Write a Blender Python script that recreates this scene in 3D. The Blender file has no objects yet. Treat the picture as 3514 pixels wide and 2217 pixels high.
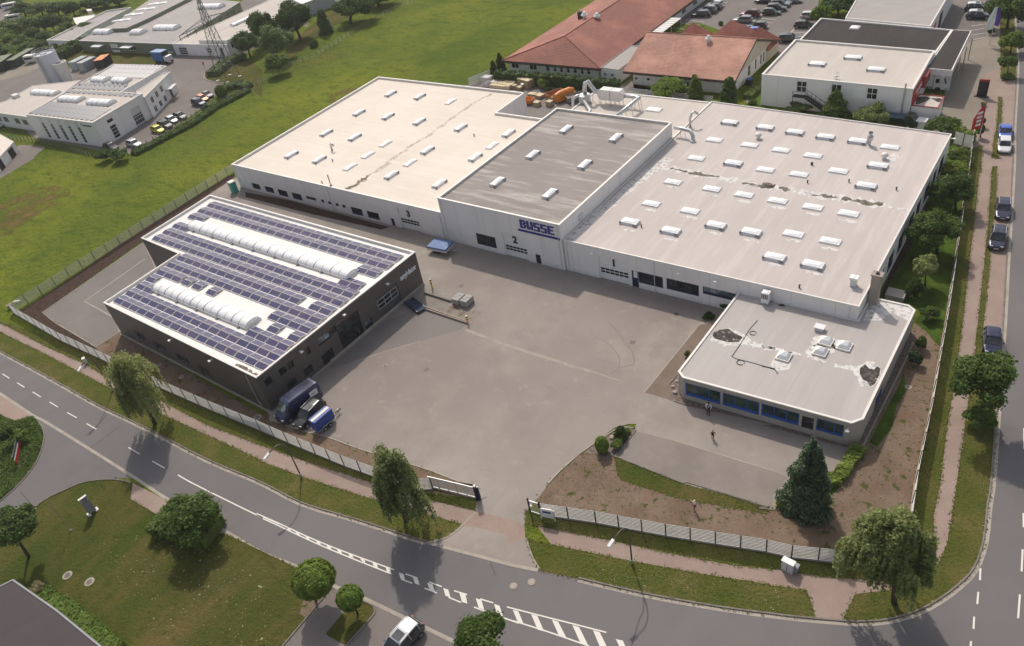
import bpy, bmesh, math, random
import numpy as np
from mathutils import Vector, Matrix
rnd = random.Random(7)
sc = bpy.context.scene
# ---------------------------------------------------------------- camera (drone, 60 m above the ground)
PITCH, ROLL, YAW, FPX, CH = math.radians(37.31369), math.radians(-11.138), math.radians(-42.1771), 2623.16, 60.0
_F = Vector((0, math.cos(PITCH), -math.sin(PITCH))); _R = Vector((1, 0, 0)); _U = Vector((0, math.sin(PITCH), math.cos(PITCH)))
_R, _U = math.cos(ROLL)*_R + math.sin(ROLL)*_U, -math.sin(ROLL)*_R + math.cos(ROLL)*_U
_M = Matrix.Rotation(-YAW, 3, 'Z')
_F, _R, _U = _M @ _F, _M @ _R, _M @ _U
cd = bpy.data.cameras.new('camera'); cam = bpy.data.objects.new('camera', cd); sc.collection.objects.link(cam)
cd.sensor_width = 36; cd.lens = FPX/3514*36; cd.clip_end = 4000; cd.clip_start = 1
m4 = Matrix((_R, _U, -_F)).transposed().to_4x4(); m4.translation = (0, 0, CH)
cam.matrix_world = m4; sc.camera = cam
# ---------------------------------------------------------------- daylight
SUN_EL, SUN_AZ = math.radians(47), math.radians(135)      # direction towards the sun, angle from +x
w = bpy.data.worlds.new('World'); sc.world = w; w.use_nodes = True
nt = w.node_tree; bg = nt.nodes['Background']
sky = nt.nodes.new('ShaderNodeTexSky'); sky.sky_type = 'NISHITA'; sky.sun_disc = False
sky.sun_elevation = SUN_EL; sky.sun_rotation = math.pi/2 - SUN_AZ; sky.dust_density = 3.0; sky.air_density = 1.0; sky.ozone_density = 0.6
bg.inputs['Strength'].default_value = 0.15
hs = nt.nodes.new('ShaderNodeHueSaturation'); hs.inputs['Saturation'].default_value = .55; nt.links.new(sky.outputs[0], hs.inputs['Color'])
nt.links.new(hs.outputs[0], bg.inputs['Color'])
sl = bpy.data.lights.new('sun', 'SUN'); sl.energy = 3.1; sl.angle = math.radians(1.2); sl.color = (1, 0.92, 0.81)
so = bpy.data.objects.new('sun', sl); sc.collection.objects.link(so)
so.rotation_euler = Vector((math.cos(SUN_AZ)*math.cos(SUN_EL), math.sin(SUN_AZ)*math.cos(SUN_EL), math.sin(SUN_EL))).to_track_quat('Z', 'Y').to_euler()
so.location = (-60, 60, 90)
sc.view_settings.view_transform = 'Standard'; sc.view_settings.look = 'None'; sc.view_settings.exposure = -0.13; sc.view_settings.gamma = 1
# ---------------------------------------------------------------- survey: photo reference points -> places on the ground
TILE = {0: (0, 0, 1.4593, 1.4593), 1: (0, 0), 2: (880, 0), 3: (1660, 0), 4: (2560, 0, .39618, .39618), 5: (0, 540), 6: (880, 540), 7: (1760, 540), 8: (2614, 540),
        9: (0, 1100), 10: (880, 1100), 11: (1760, 1100), 12: (2614, 1100), 13: (0, 1657), 14: (880, 1657), 15: (1760, 1657), 16: (2614, 1657),
        17: (2240, 0, .25748, .25748), 18: (3080, 200, .23703, .23703), 19: (1340, 930, .13289, .13289), 20: (1660, 240, .30731, .30731), 21: (560, 0, .24502, .24502), 22: (3314, 0, .13166, .13166), 23: (0, 0, .18688, .18688), 24: (930, 1290, .13827, .13827)}
def px(n, u, v):
    t = TILE[n]; a, b = (t[2], t[3]) if len(t) > 2 else (.37375, .37383)
    return t[0]+u*a, t[1]+v*b
def ray(n, u, v):
    x, y = px(n, u, v); return _R*(x-1757) - _U*(y-1108.5) + _F*FPX
def q(n, u, v, z=0.0):
    d = ray(n, u, v); t = (z-CH)/d.z; return Vector((d.x*t, d.y*t))
def pl(n, pts, z=0.0): return [q(n, u, v, z) for u, v in pts]
def proj(p):
    d = Vector(p) - Vector((0, 0, CH)); k = FPX/d.dot(_F); return 1757+d.dot(_R)*k, 1108.5-d.dot(_U)*k, d.dot(_F)
def zat(p, n, u, v):                      # height above ground point p that the reference row v shows
    y = px(n, u, v)[1]; lo, hi = 0.0, 50.0
    for _ in range(40):
        m = (lo+hi)/2
        if proj((p[0], p[1], m))[1] > y: lo = m
        else: hi = m
    return lo
# ---------------------------------------------------------------- objects
COL = sc.collection; ORG = {}
def tag(o, label=None, cat=None, group=None, kind=None):
    for k, v in (('label', label), ('category', cat), ('group', group), ('kind', kind)):
        if v: o[k] = v
    return o
def empty(name, loc, label=None, cat=None, group=None, rz=0.0):
    o = bpy.data.objects.new(name, None); COL.objects.link(o); o.empty_display_size = .3
    o.location = (loc[0], loc[1], loc[2] if len(loc) > 2 else 0); o.rotation_euler.z = rz
    ORG[o.name] = Vector(o.location); return tag(o, label, cat, group)
class MB:
    def __init__(s): s.v = []; s.f = []; s.mi = []; s.cur = 0
    def add(s, vs, fs):
        b = len(s.v); s.v += [tuple(x) for x in vs]; s.f += [tuple(i+b for i in f) for f in fs]; s.mi += [s.cur]*len(fs); return s
    def box(s, x0, x1, y0, y1, z0, z1):
        return s.add([(x0,y0,z0),(x1,y0,z0),(x1,y1,z0),(x0,y1,z0),(x0,y0,z1),(x1,y0,z1),(x1,y1,z1),(x0,y1,z1)],
                     [(3,2,1,0),(4,5,6,7),(0,1,5,4),(1,2,6,5),(2,3,7,6),(3,0,4,7)])
    def frame(s, o, ax, ay, az, x0, x1, y0, y1, z0, z1):      # box in a local frame
        P = lambda x, y, z: o + ax*x + ay*y + az*z
        return s.add([P(x0,y0,z0),P(x1,y0,z0),P(x1,y1,z0),P(x0,y1,z0),P(x0,y0,z1),P(x1,y0,z1),P(x1,y1,z1),P(x0,y1,z1)],
                     [(3,2,1,0),(4,5,6,7),(0,1,5,4),(1,2,6,5),(2,3,7,6),(3,0,4,7)])
    def prism(s, poly, z0, z1, cap=True):
        n = len(poly); vs = [(p[0], p[1], z0) for p in poly] + [(p[0], p[1], z1) for p in poly]
        fs = [(i, (i+1) % n, n+(i+1) % n, n+i) for i in range(n)]
        if cap: fs += [tuple(range(n, 2*n)), tuple(range(n-1, -1, -1))]
        return s.add(vs, fs)
    def sheet(s, poly, z): return s.add([(p[0], p[1], z) for p in poly], [tuple(range(len(poly)))])
    def bar(s, a, b, w, h=None, z=None):                        # rectangular bar between two 3-D points
        a, b = Vector(a), Vector(b); h = h or w; d = (b-a); L = d.length; d.normalize()
        up = Vector((0, 0, 1)) if abs(d.z) < .95 else Vector((1, 0, 0)); sx = d.cross(up).normalized(); sz = sx.cross(d)
        return s.frame(a, d, sx, sz, 0, L, -w/2, w/2, -h/2, h/2)
    def tube(s, pts, r, n=8, caps=True):
        pts = [Vector(p) for p in pts]; rs = r if isinstance(r, (list, tuple)) else [r]*len(pts); b = len(s.v); pv = None
        for i, p in enumerate(pts):
            d = (pts[min(i+1, len(pts)-1)] - pts[max(i-1, 0)]).normalized()
            if pv is None: pv = Vector((0, 0, 1)) if abs(d.z) < .9 else Vector((1, 0, 0))
            sx = d.cross(pv).normalized(); sy = sx.cross(d).normalized(); pv = sy
            for k in range(n):
                a = 2*math.pi*k/n; s.v.append(tuple(p + (sx*math.cos(a) + sy*math.sin(a))*rs[i]))
        fs = []
        for i in range(len(pts)-1):
            for k in range(n): fs.append((b+i*n+k, b+(i+1)*n+k, b+(i+1)*n+(k+1) % n, b+i*n+(k+1) % n))
        if caps: fs += [tuple(b+k for k in range(n)), tuple(b+(len(pts)-1)*n+k for k in range(n-1, -1, -1))]
        s.f += fs; s.mi += [s.cur]*len(fs); return s
    def lathe(s, c, prof, n=12):
        b = len(s.v)
        for r, z in prof:
            for k in range(n):
                a = 2*math.pi*k/n; s.v.append((c[0]+r*math.cos(a), c[1]+r*math.sin(a), c[2]+z))
        fs = [(b+i*n+k, b+i*n+(k+1) % n, b+(i+1)*n+(k+1) % n, b+(i+1)*n+k) for i in range(len(prof)-1) for k in range(n)]
        fs += [tuple(b+k for k in range(n-1, -1, -1)), tuple(b+(len(prof)-1)*n+k for k in range(n))]
        s.f += fs; s.mi += [s.cur]*len(fs); return s
    def build(s, name, mats, parent=None, smooth=False, bevel=0):
        me = bpy.data.meshes.new(name); o = bpy.data.objects.new(name, me); COL.objects.link(o)
        org = Vector((0, 0, 0))
        if parent is not None:
            o.parent = parent; org = ORG.get(parent.name, Vector((0, 0, 0)))
        elif s.v:
            v = np.array(s.v); org = Vector(((v[:,0].min()+v[:,0].max())/2, (v[:,1].min()+v[:,1].max())/2, v[:,2].min())); o.location = org
        ORG[o.name] = org
        me.from_pydata([(x-org.x, y-org.y, z-org.z) for x, y, z in s.v], [], s.f)
        for m in (mats if isinstance(mats, (list, tuple)) else [mats]): me.materials.append(m)
        if any(s.mi): me.polygons.foreach_set('material_index', s.mi)
        if smooth: me.polygons.foreach_set('use_smooth', [True]*len(me.polygons))
        me.update()
        if bevel:
            bm = bmesh.new(); bm.from_mesh(me); bmesh.ops.remove_doubles(bm, verts=bm.verts, dist=1e-4)
            bmesh.ops.bevel(bm, geom=[e for e in bm.edges if len(e.link_faces) == 2 and e.calc_face_angle(0) > .5], offset=bevel, segments=2, affect='EDGES', profile=.5)
            bm.to_mesh(me); bm.free()
        return o
def build_split(mb, name, mat, parent):                          # every separate patch becomes a part of its own
    par = list(range(len(mb.v)))
    def find(i):
        while par[i] != i: par[i] = par[par[i]]; i = par[i]
        return i
    for f in mb.f:
        for j in f[1:]: par[find(f[0])] = find(j)
    gr = {}
    for f in mb.f: gr.setdefault(find(f[0]), []).append(f)
    for fs in gr.values():
        m = MB(); ids = sorted({i for f in fs for i in f}); mp = {k: i for i, k in enumerate(ids)}; m.add([mb.v[i] for i in ids], [tuple(mp[i] for i in f) for f in fs]); m.build(name, mat, parent)
def local(o):                                                   # parts built in the thing's own coordinates
    ORG[o.name] = Vector((0, 0, 0)); return o
def dup(o, parent=None):
    c = o.copy(); COL.objects.link(c); c.parent = parent
    for ch in o.children: dup(ch, c)
    return c
# ---------------------------------------------------------------- materials
def hexc(h): return tuple(((int(h[i:i+2], 16)/255+.055)/1.055)**2.4 if int(h[i:i+2], 16) > 10 else int(h[i:i+2], 16)/255/12.92 for i in (0, 2, 4))
MC = {}
def nodes(name, rough=.8, metal=0, spec=.5):
    m = bpy.data.materials.new(name); m.use_nodes = True; t = m.node_tree; b = t.nodes['Principled BSDF']
    b.inputs['Roughness'].default_value = rough; b.inputs['Metallic'].default_value = metal; b.inputs['Specular IOR Level'].default_value = spec
    return m, t, b
def noise(t, scale, detail=4, rough=.6, vec=None, dist=0):
    n = t.nodes.new('ShaderNodeTexNoise'); n.inputs['Scale'].default_value = scale; n.inputs['Detail'].default_value = detail
    n.inputs['Roughness'].default_value = rough; n.inputs['Distortion'].default_value = dist
    if vec: t.links.new(vec, n.inputs['Vector'])
    return n.outputs['Fac']
def mapr(t, src, a, b, c=0, d=1):
    n = t.nodes.new('ShaderNodeMapRange'); n.clamp = True
    for i, v in zip((1, 2, 3, 4), (a, b, c, d)): n.inputs[i].default_value = v
    t.links.new(src, n.inputs[0]); return n.outputs[0]
def mix(t, fac, a, b, mode='MIX'):
    n = t.nodes.new('ShaderNodeMix'); n.data_type = 'RGBA'; n.blend_type = mode
    for sock, v in ((n.inputs['Factor'], fac), (n.inputs[6], a), (n.inputs[7], b)):
        if isinstance(v, (int, float)): sock.default_value = v
        elif isinstance(v, tuple): sock.default_value = (*v[:3], 1)
        else: t.links.new(v, sock)
    return n.outputs[2]
def math_(t, op, a, b=None):
    n = t.nodes.new('ShaderNodeMath'); n.operation = op
    for i, v in enumerate((a, b)):
        if v is None: continue
        if isinstance(v, (int, float)): n.inputs[i].default_value = v
        else: t.links.new(v, n.inputs[i])
    return n.outputs[0]
def pos(t, scale=(1, 1, 1), rot=0):                             # world-fixed coordinates
    g = t.nodes.new('ShaderNodeNewGeometry'); m = t.nodes.new('ShaderNodeMapping'); m.inputs['Scale'].default_value = scale; m.inputs['Rotation'].default_value = (0, 0, rot)
    t.links.new(g.outputs['Position'], m.inputs['Vector']); return m.outputs[0]
def bump(t, b, h, strength=.3, dist=.05):
    n = t.nodes.new('ShaderNodeBump'); n.inputs['Strength'].default_value = strength; n.inputs['Distance'].default_value = dist
    t.links.new(h, n.inputs['Height']); t.links.new(n.outputs[0], b.inputs['Normal'])
def plain(name, c, rough=.6, metal=0, var=.12, scale=1.5, spec=.5):
    if name in MC: return MC[name]
    m, t, b = nodes(name, rough, metal, spec); v = pos(t)
    f = noise(t, scale, 5, .65, v)
    col = mix(t, mapr(t, f, .3, .7), tuple(x*(1-var) for x in c), tuple(min(1, x*(1+var)) for x in c))
    t.links.new(col, b.inputs['Base Color']); MC[name] = m; return m
def surf(name, layers, rough=.85, bmp=None, alpha=None):
    """layers: base colour, then (colour, scale, lo, hi, amount, stretch, rot) painted over by noise"""
    m, t, b = nodes(name, rough, 0, .04 if 'grass' in name or 'soil' in name else .25); col = layers[0]
    for L in layers[1:]:
        c, s, lo, hi, amt = L[:5]; st = L[5] if len(L) > 5 else (1, 1, 1); r = L[6] if len(L) > 6 else 0
        f = mapr(t, noise(t, s, 6, .62, pos(t, st, r)), lo, hi, 0, amt); col = mix(t, f, col, c)
    t.links.new(col, b.inputs['Base Color'])
    if bmp: bump(t, b, noise(t, bmp[0], 5, .7, pos(t)), bmp[1], bmp[2])
    if alpha:                                                    # worn thin in places: the roof shows through
        t.links.new(mapr(t, noise(t, alpha[0], 5, .65, pos(t)), alpha[1], alpha[2], 0, alpha[3]), b.inputs['Alpha'])
    MC[name] = m; return m
A_MEADOW = surf('meadow_grass', [(.165,.205,.026), ((.1,.148,.022), .05, .44, .62, .8), ((.235,.262,.03), .03, .47, .64, .9), ((.17,.14,.05), .026, .60, .72, .7),
    ((.085,.13,.022), .22, .5, .66, .7, (1, 2, 1), .9), ((.08,.12,.02), .8, .52, .68, .6, (1, 1.6, 1), .7), ((.22,.24,.08), 1.3, .58, .72, .5), ((.06,.085,.018), 2.6, .55, .68, .6)], .95, (.9, 1, 1.2))
A_LAWN = surf('lawn_grass', [(.1,.1,.026), ((.065,.09,.018), .12, .42, .6, .9), ((.17,.125,.05), .22, .45, .66, .8, (1, .16, 1), .55), ((.05,.068,.014), .9, .5, .7, .6), ((.26,.23,.14), .75, .68, .74, .5), ((.045,.055,.012), 5, .52, .7, .5)], .95, (3, 1, .3))
A_VERGE = surf('verge_grass', [(.105,.115,.026), ((.2,.155,.06), .3, .47, .66, .85), ((.06,.095,.017), .6, .5, .68, .8), ((.32,.31,.19), 3.2, .64, .72, .4), ((.04,.055,.012), 4, .5, .7, .6)], .95, (3, 1, .3))
A_DGRASS = surf('dark_green_grass', [(.075,.125,.018), ((.04,.065,.014), .5, .45, .6, .8), ((.1,.12,.03), 2, .55, .7, .5)], .9, (4, .8, .2))  # deep green turf of beds and side garden, the grass's own colour
A_SOIL = surf('bare_soil', [(.215,.155,.115), ((.165,.11,.078), .25, .42, .62, .8), ((.26,.19,.14), .6, .55, .7, .6), ((.065,.08,.02), .85, .58, .63, .95), ((.07,.085,.02), 2.2, .6, .66, .8), ((.1,.07,.05), 6, .5, .7, .4)], .95, (5, .8, .1))
A_MULCH = surf('bark_soil', [(.085,.055,.045), ((.05,.032,.026), 1.5, .4, .6, .8), ((.13,.095,.075), 3, .55, .7, .6)], .95, (6, .9, .15))
A_YARD = surf('yard_asphalt', [(.298,.258,.23), ((.245,.208,.185), .035, .42, .58, .9), ((.37,.32,.275), .055, .5, .66, .8), ((.225,.195,.178), .13, .56, .68, .55), ((.26,.225,.2), .35, .5, .66, .6, (1, .35, 1), 1.0),
    ((.38,.335,.29), .6, .58, .72, .5), ((.19,.165,.15), 2.2, .62, .72, .4), ((.17,.15,.14), 12, .6, .8, .4)], .9, (20, .25, .02))
A_YARD2 = surf('new_asphalt', [(.215,.19,.175), ((.18,.158,.148), .1, .4, .6, .8), ((.22,.2,.18), .3, .55, .75, .5), ((.12,.11,.1), 14, .6, .8, .4)], .9, (20, .25, .02))
A_ROAD = surf('road_asphalt', [(.165,.152,.15), ((.14,.128,.127), .05, .42, .62, .8), ((.195,.18,.172), .3, .52, .75, .5, (1, .15, 1), .5), ((.12,.11,.11), .12, .62, .72, .4), ((.11,.1,.1), 16, .6, .8, .4), ((.24,.22,.21), 24, .68, .8, .3)], .85, (20, .25, .02))
A_LOT = surf('lot_paving', [(.2,.172,.158), ((.165,.142,.132), .1, .42, .6, .8), ((.24,.2,.18), .5, .55, .75, .5), ((.15,.12,.11), 8, .6, .8, .4)], .9)
A_FORE = surf('forecourt_paving', [(.27,.235,.19), ((.225,.19,.155), .1, .42, .6, .8), ((.31,.27,.22), .5, .55, .75, .5), ((.2,.17,.14), 6, .6, .8, .4)], .9)
A_SLABS = surf('concrete_slabs', [(.24,.215,.185), ((.19,.165,.14), .5, .42, .62, .7), ((.29,.26,.22), 2.5, .55, .75, .4)], .9)
A_GRAVEL = surf('gravel', [(.21,.165,.14), ((.12,.085,.07), 3, .45, .6, .8), ((.33,.28,.24), 7, .6, .7, .8)], .95, (10, 1, .08))
def brickpave(name, c1, c2, mort, rot, sc_=1.0):
    m, t, b = nodes(name, .9); bt = t.nodes.new('ShaderNodeTexBrick'); t.links.new(pos(t, (sc_, sc_, 1), rot), bt.inputs['Vector'])
    bt.inputs['Scale'].default_value = 2.2; bt.inputs['Mortar Size'].default_value = .03
    for k, v in (('Color1', c1), ('Color2', c2), ('Mortar', mort)): bt.inputs[k].default_value = (*v, 1)
    f = mapr(t, noise(t, .35, 6, .65, pos(t)), .4, .65); col = mix(t, f, bt.outputs['Color'], tuple(x*.74 for x in c1), 'MIX')
    g = mapr(t, noise(t, 3.5, 4, .65, pos(t)), .6, .75, 0, .6); col = mix(t, g, col, tuple(x*1.3 for x in c2))
    t.links.new(col, b.inputs['Base Color']); return m
A_PINK = brickpave('pink_paving', (.37,.27,.225), (.33,.24,.2), (.25,.19,.155), .5)
A_WALL = surf('white_render', [(.70,.67,.66), ((.58,.57,.56), .15, .42, .62, .6), ((.5,.48,.455), .7, .62, .75, .35, (1, 1, .12)), ((.72,.71,.7), 1.5, .5, .7, .4)], .8)
A_WALL0 = A_WALL
A_WALLB = surf('beige_concrete', [(.40,.365,.33), ((.35,.315,.28), .5, .42, .62, .6), ((.45,.42,.38), 3, .5, .7, .4)], .85)
A_CREAM = surf('cream_render', [(.60,.535,.43), ((.53,.47,.37), .3, .42, .62, .6)], .85)
A_CAP = plain('white_capping', (.72,.68,.635), .5, 0, .06)
A_METAL = plain('galvanised_metal', (.5,.5,.5), .35, .7, .1)
A_LGREY = plain('light_grey_metal', (.62,.62,.63), .45, .2, .06)
A_DARKM = plain('dark_metal', (.03,.03,.035), .5, .3, .1)
A_BLACK = plain('black_rubber', (.018,.018,.018), .8, 0, .1)
A_BLUE = plain('blue_paint', (.02,.09,.36), .45, 0, .06)
A_NAVY = plain('navy_paint', (.012,.015,.07), .35, 0, .06)
A_LOGO = plain('logo_blue', (.035,.03,.24), .5, 0, .04)
A_WHITE = plain('white_paint', (.8,.79,.77), .5, 0, .05)
A_MARK = surf('road_marking', [(.72,.68,.62), ((.55,.51,.46), 3, .56, .75, .4), ((.35,.33,.3), 8, .68, .78, .5)], .8)
A_LETTER = plain('white_lettering', (.8,.8,.8), .6, 0, .02)
A_RED = plain('red_paint', (.5,.02,.03), .5, 0, .06)
A_ORANGE = plain('orange_paint', (.62,.2,.02), .5, 0, .12)
A_YELLOW = plain('yellow_paint', (.68,.5,.02), .5, 0, .06)
A_TEAL = plain('teal_plastic', (.08,.36,.31), .5, 0, .06)
A_GREENW = surf('green_cladding', [(.2,.225,.15), ((.17,.19,.12), .5, .42, .62, .5)], .7)
A_WOOD = plain('pale_wood', (.68,.56,.36), .8, 0, .2, 4)
A_WOODD = plain('weathered_wood', (.25,.17,.1), .85, 0, .2, 4)
A_BRICK = brickpave('chimney_brick', (.42,.36,.3), (.38,.32,.27), (.4,.37,.34), 0, 2)
A_STONE = surf('boulder', [(.4,.33,.28), ((.3,.24,.2), 2, .4, .6, .7)], .9)
A_KERB = surf('kerb_stone', [(.22,.19,.17), ((.12,.1,.09), .8, .45, .65, .8), ((.3,.27,.24), 3, .55, .7, .5)], .9)
A_GUTTER = surf('gutter_stone', [(.4,.355,.3), ((.3,.26,.22), .6, .42, .62, .7)], .9)
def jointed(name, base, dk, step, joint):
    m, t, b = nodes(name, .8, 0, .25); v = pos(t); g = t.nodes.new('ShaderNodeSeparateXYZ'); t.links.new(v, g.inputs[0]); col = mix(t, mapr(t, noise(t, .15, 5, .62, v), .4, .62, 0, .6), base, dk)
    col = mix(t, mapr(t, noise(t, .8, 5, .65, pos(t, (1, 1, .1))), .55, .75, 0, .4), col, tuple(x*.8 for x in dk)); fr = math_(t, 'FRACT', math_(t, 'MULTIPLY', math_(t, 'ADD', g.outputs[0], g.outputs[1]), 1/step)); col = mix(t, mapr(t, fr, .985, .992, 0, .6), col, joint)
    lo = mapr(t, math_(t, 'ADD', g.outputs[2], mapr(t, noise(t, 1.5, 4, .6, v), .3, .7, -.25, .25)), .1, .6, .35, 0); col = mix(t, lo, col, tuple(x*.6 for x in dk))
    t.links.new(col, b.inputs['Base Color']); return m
def cladding():
    m, t, b = nodes('charcoal_cladding', .45, .2, .4); v = pos(t)
    g = t.nodes.new('ShaderNodeSeparateXYZ'); t.links.new(v, g.inputs[0])
    s = math_(t, 'ADD', g.outputs[0], g.outputs[1]); sn = math_(t, 'SINE', math_(t, 'MULTIPLY', s, 2*math.pi/.28))
    ff = mapr(t, noise(t, .3, 4, .6, v), .3, .7)
    col = mix(t, ff, (.11,.096,.09), (.14,.125,.118)); col = mix(t, mapr(t, sn, .6, 1, 0, .35), col, (.05,.045,.043))
    t.links.new(col, b.inputs['Base Color']); bump(t, b, sn, .25, .03); return m
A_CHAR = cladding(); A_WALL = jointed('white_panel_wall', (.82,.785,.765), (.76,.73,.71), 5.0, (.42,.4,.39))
def glass(name, c, rough=.08, blotch=None):
    m, t, b = nodes(name, rough, 0, .6); f = mapr(t, noise(t, .9, 4, .6, pos(t)), .42, .6)
    t.links.new(mix(t, f, c, blotch or tuple(x*2.6+.01 for x in c)), b.inputs['Base Color']); return m
A_GLASS = glass('window_glass', (.012,.015,.018)); A_GLASSB = glass('curtained_glass', (.07,.1,.12), .2, (.3,.34,.37)); A_GLASSG = glass('office_glass', (.012,.03,.028), .08, (.05,.09,.07))
A_CARG = glass('car_glass', (.02,.022,.025), .05, (.05,.055,.06))
def domem():
    m, t, b = nodes('acrylic_dome', .4, 0, .4); f = mapr(t, noise(t, 1.2, 4, .6, pos(t)), .3, .7)
    t.links.new(mix(t, f, (.84,.83,.82), (.93,.92,.91)), b.inputs['Base Color']); return m
A_DOME = domem()
def roofm(name, base, dk, lt, rot, lanes=.9, streak=.5, spots=.3, stain=None):
    """bitumen roll roofing: lanes of sheets, rain streaks and blotches"""
    m, t, b = nodes(name, .85, 0, .3); v = pos(t, (1, 1, 1), rot); g = t.nodes.new('ShaderNodeSeparateXYZ'); t.links.new(v, g.inputs[0])
    col = mix(t, mapr(t, noise(t, .06, 5, .6, v), .35, .65), dk, base)
    wn = t.nodes.new('ShaderNodeTexWhiteNoise'); wn.noise_dimensions = '1D'; t.links.new(math_(t, 'FLOOR', math_(t, 'MULTIPLY', g.outputs[0], 1/lanes)), wn.inputs['W'])
    col = mix(t, mapr(t, wn.outputs['Value'], 0, 1, 0, .22), col, tuple(x*.86 for x in dk))
    fr = math_(t, 'FRACT', math_(t, 'MULTIPLY', g.outputs[0], 1/lanes)); col = mix(t, mapr(t, fr, .93, .99, 0, .3), col, tuple(x*.7 for x in dk))
    col = mix(t, mapr(t, noise(t, .9, 5, .65, pos(t, (.12, 1, 1) if rot else (1, .12, 1), rot)), .5, .75, 0, streak), col, lt)
    col = mix(t, mapr(t, noise(t, 1.1, 6, .7, v), .6, .75, 0, spots), col, tuple(x*.75 for x in dk))
    t.links.new(col, b.inputs['Base Color']); return m
R_CREAM = roofm('cream_roofing', (.78,.69,.595), (.7,.615,.525), (.84,.765,.68), math.pi/2, 1.6, .4, .15)
R_GREYB = roofm('pale_grey_roofing', (.57,.505,.47), (.5,.445,.415), (.68,.63,.6), 0, 1.05, .5, .3)
R_MID = roofm('back_hall_roofing', (.58,.52,.465), (.52,.465,.415), (.66,.6,.55), 0, 1.05, .3, .15)
R_DARK = roofm('weathered_grey_roofing', (.335,.295,.27), (.265,.232,.212), (.54,.5,.46), math.pi/2, .95, .95, .5)
R_OFF = roofm('office_roofing', (.47,.43,.405), (.42,.38,.355), (.55,.51,.48), 0, 1.0, .4, .2)
R_WHITE = roofm('white_membrane', (.86,.83,.79), (.8,.77,.73), (.8,.78,.75), 0, 1.6, .3, .1)
R_BLACK = roofm('black_roofing', (.045,.037,.034), (.03,.025,.024), (.09,.08,.075), 0, 1.0, .3, .3)
R_FAR = roofm('grey_far_roofing', (.40,.365,.345), (.35,.32,.305), (.46,.43,.41), .5, 1.2, .4, .2)
R_BOT = roofm('dark_brown_roofing', (.085,.07,.072), (.07,.058,.06), (.1,.085,.085), .4, 4.0, .2, .1)
def tilem(name, a, bb, rot, s=1.0):
    m, t, b = nodes(name, .75, 0, .4); bt = t.nodes.new('ShaderNodeTexBrick'); g = t.nodes.new('ShaderNodeNewGeometry')
    mp = t.nodes.new('ShaderNodeMapping'); mp.inputs['Rotation'].default_value = (0, 0, rot); t.links.new(g.outputs['Position'], mp.inputs['Vector'])
    t.links.new(mp.outputs[0], bt.inputs['Vector']); bt.inputs['Scale'].default_value = s; bt.inputs['Brick Width'].default_value = .32; bt.inputs['Row Height'].default_value = .36
    bt.inputs['Mortar Size'].default_value = .045; bt.inputs['Mortar Smooth'].default_value = .6; bt.offset = 0
    for k, v in (('Color1', a), ('Color2', bb), ('Mortar', tuple(x*.42 for x in a))): bt.inputs[k].default_value = (*v, 1)
    f = mapr(t, noise(t, .12, 5, .65, pos(t)), .45, .65, 0, .6); col = mix(t, f, bt.outputs['Color'], tuple(x*1.35 for x in bb))
    t.links.new(col, b.inputs['Base Color']); bump(t, b, bt.outputs['Fac'], .5, -.06); return m
A_TILE1 = tilem('red_clay_tiles', (.29,.098,.068), (.36,.13,.09), 0); A_TILE2 = tilem('pinkish_clay_tiles', (.44,.2,.14), (.54,.28,.205), 0)
def pvm():
    m, t, b = nodes('solar_cells', .2, 0, .45); v = pos(t); g = t.nodes.new('ShaderNodeSeparateXYZ'); t.links.new(v, g.inputs[0])
    wn = t.nodes.new('ShaderNodeTexWhiteNoise'); wn.noise_dimensions = '2D'; cb = t.nodes.new('ShaderNodeCombineXYZ')
    t.links.new(math_(t, 'FLOOR', math_(t, 'MULTIPLY', g.outputs[0], .5)), cb.inputs[0]); t.links.new(math_(t, 'FLOOR', g.outputs[1]), cb.inputs[1]); t.links.new(cb.outputs[0], wn.inputs['Vector'])
    col = mix(t, wn.outputs['Value'], (.045,.042,.125), (.075,.062,.125)); f = math_(t, 'FRACT', math_(t, 'MULTIPLY', g.outputs[0], 6)); col = mix(t, mapr(t, f, .88, .95, 0, .5), col, (.16,.16,.2))
    t.links.new(col, b.inputs['Base Color']); return m
A_PV = pvm()
def leafm(name, c, var=.35, tr=.25):
    m, t, b = nodes(name, .65, 0, .3); oi = t.nodes.new('ShaderNodeObjectInfo')
    f = mapr(t, noise(t, .9, 3, .6, pos(t)), .35, .65); col = mix(t, f, tuple(x*(1-var) for x in c), tuple(x*(1+var) for x in c))
    wn = t.nodes.new('ShaderNodeTexWhiteNoise'); wn.noise_dimensions = '3D'; g = t.nodes.new('ShaderNodeNewGeometry')
    f2 = noise(t, 4.5, 2, .5, pos(t)); col = mix(t, mapr(t, f2, .35, .65, 0, .6), col, (c[0]*1.6, c[1]*1.35, c[2]*1.1))
    hv = t.nodes.new('ShaderNodeHueSaturation'); t.links.new(mapr(t, oi.outputs['Random'], 0, 1, .82, 1.2), hv.inputs['Value']); t.links.new(mapr(t, oi.outputs['Random'], 0, 1, .515, .485), hv.inputs['Hue']); t.links.new(col, hv.inputs['Color']); col = hv.outputs[0]
    t.links.new(col, b.inputs['Base Color'])
    ts = t.nodes.new('ShaderNodeBsdfTranslucent'); t.links.new(col, ts.inputs['Color']); ms = t.nodes.new('ShaderNodeMixShader'); ms.inputs[0].default_value = tr
    t.links.new(b.outputs[0], ms.inputs[1]); t.links.new(ts.outputs[0], ms.inputs[2]); t.links.new(ms.outputs[0], t.nodes['Material Output'].inputs[0]); return m
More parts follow.
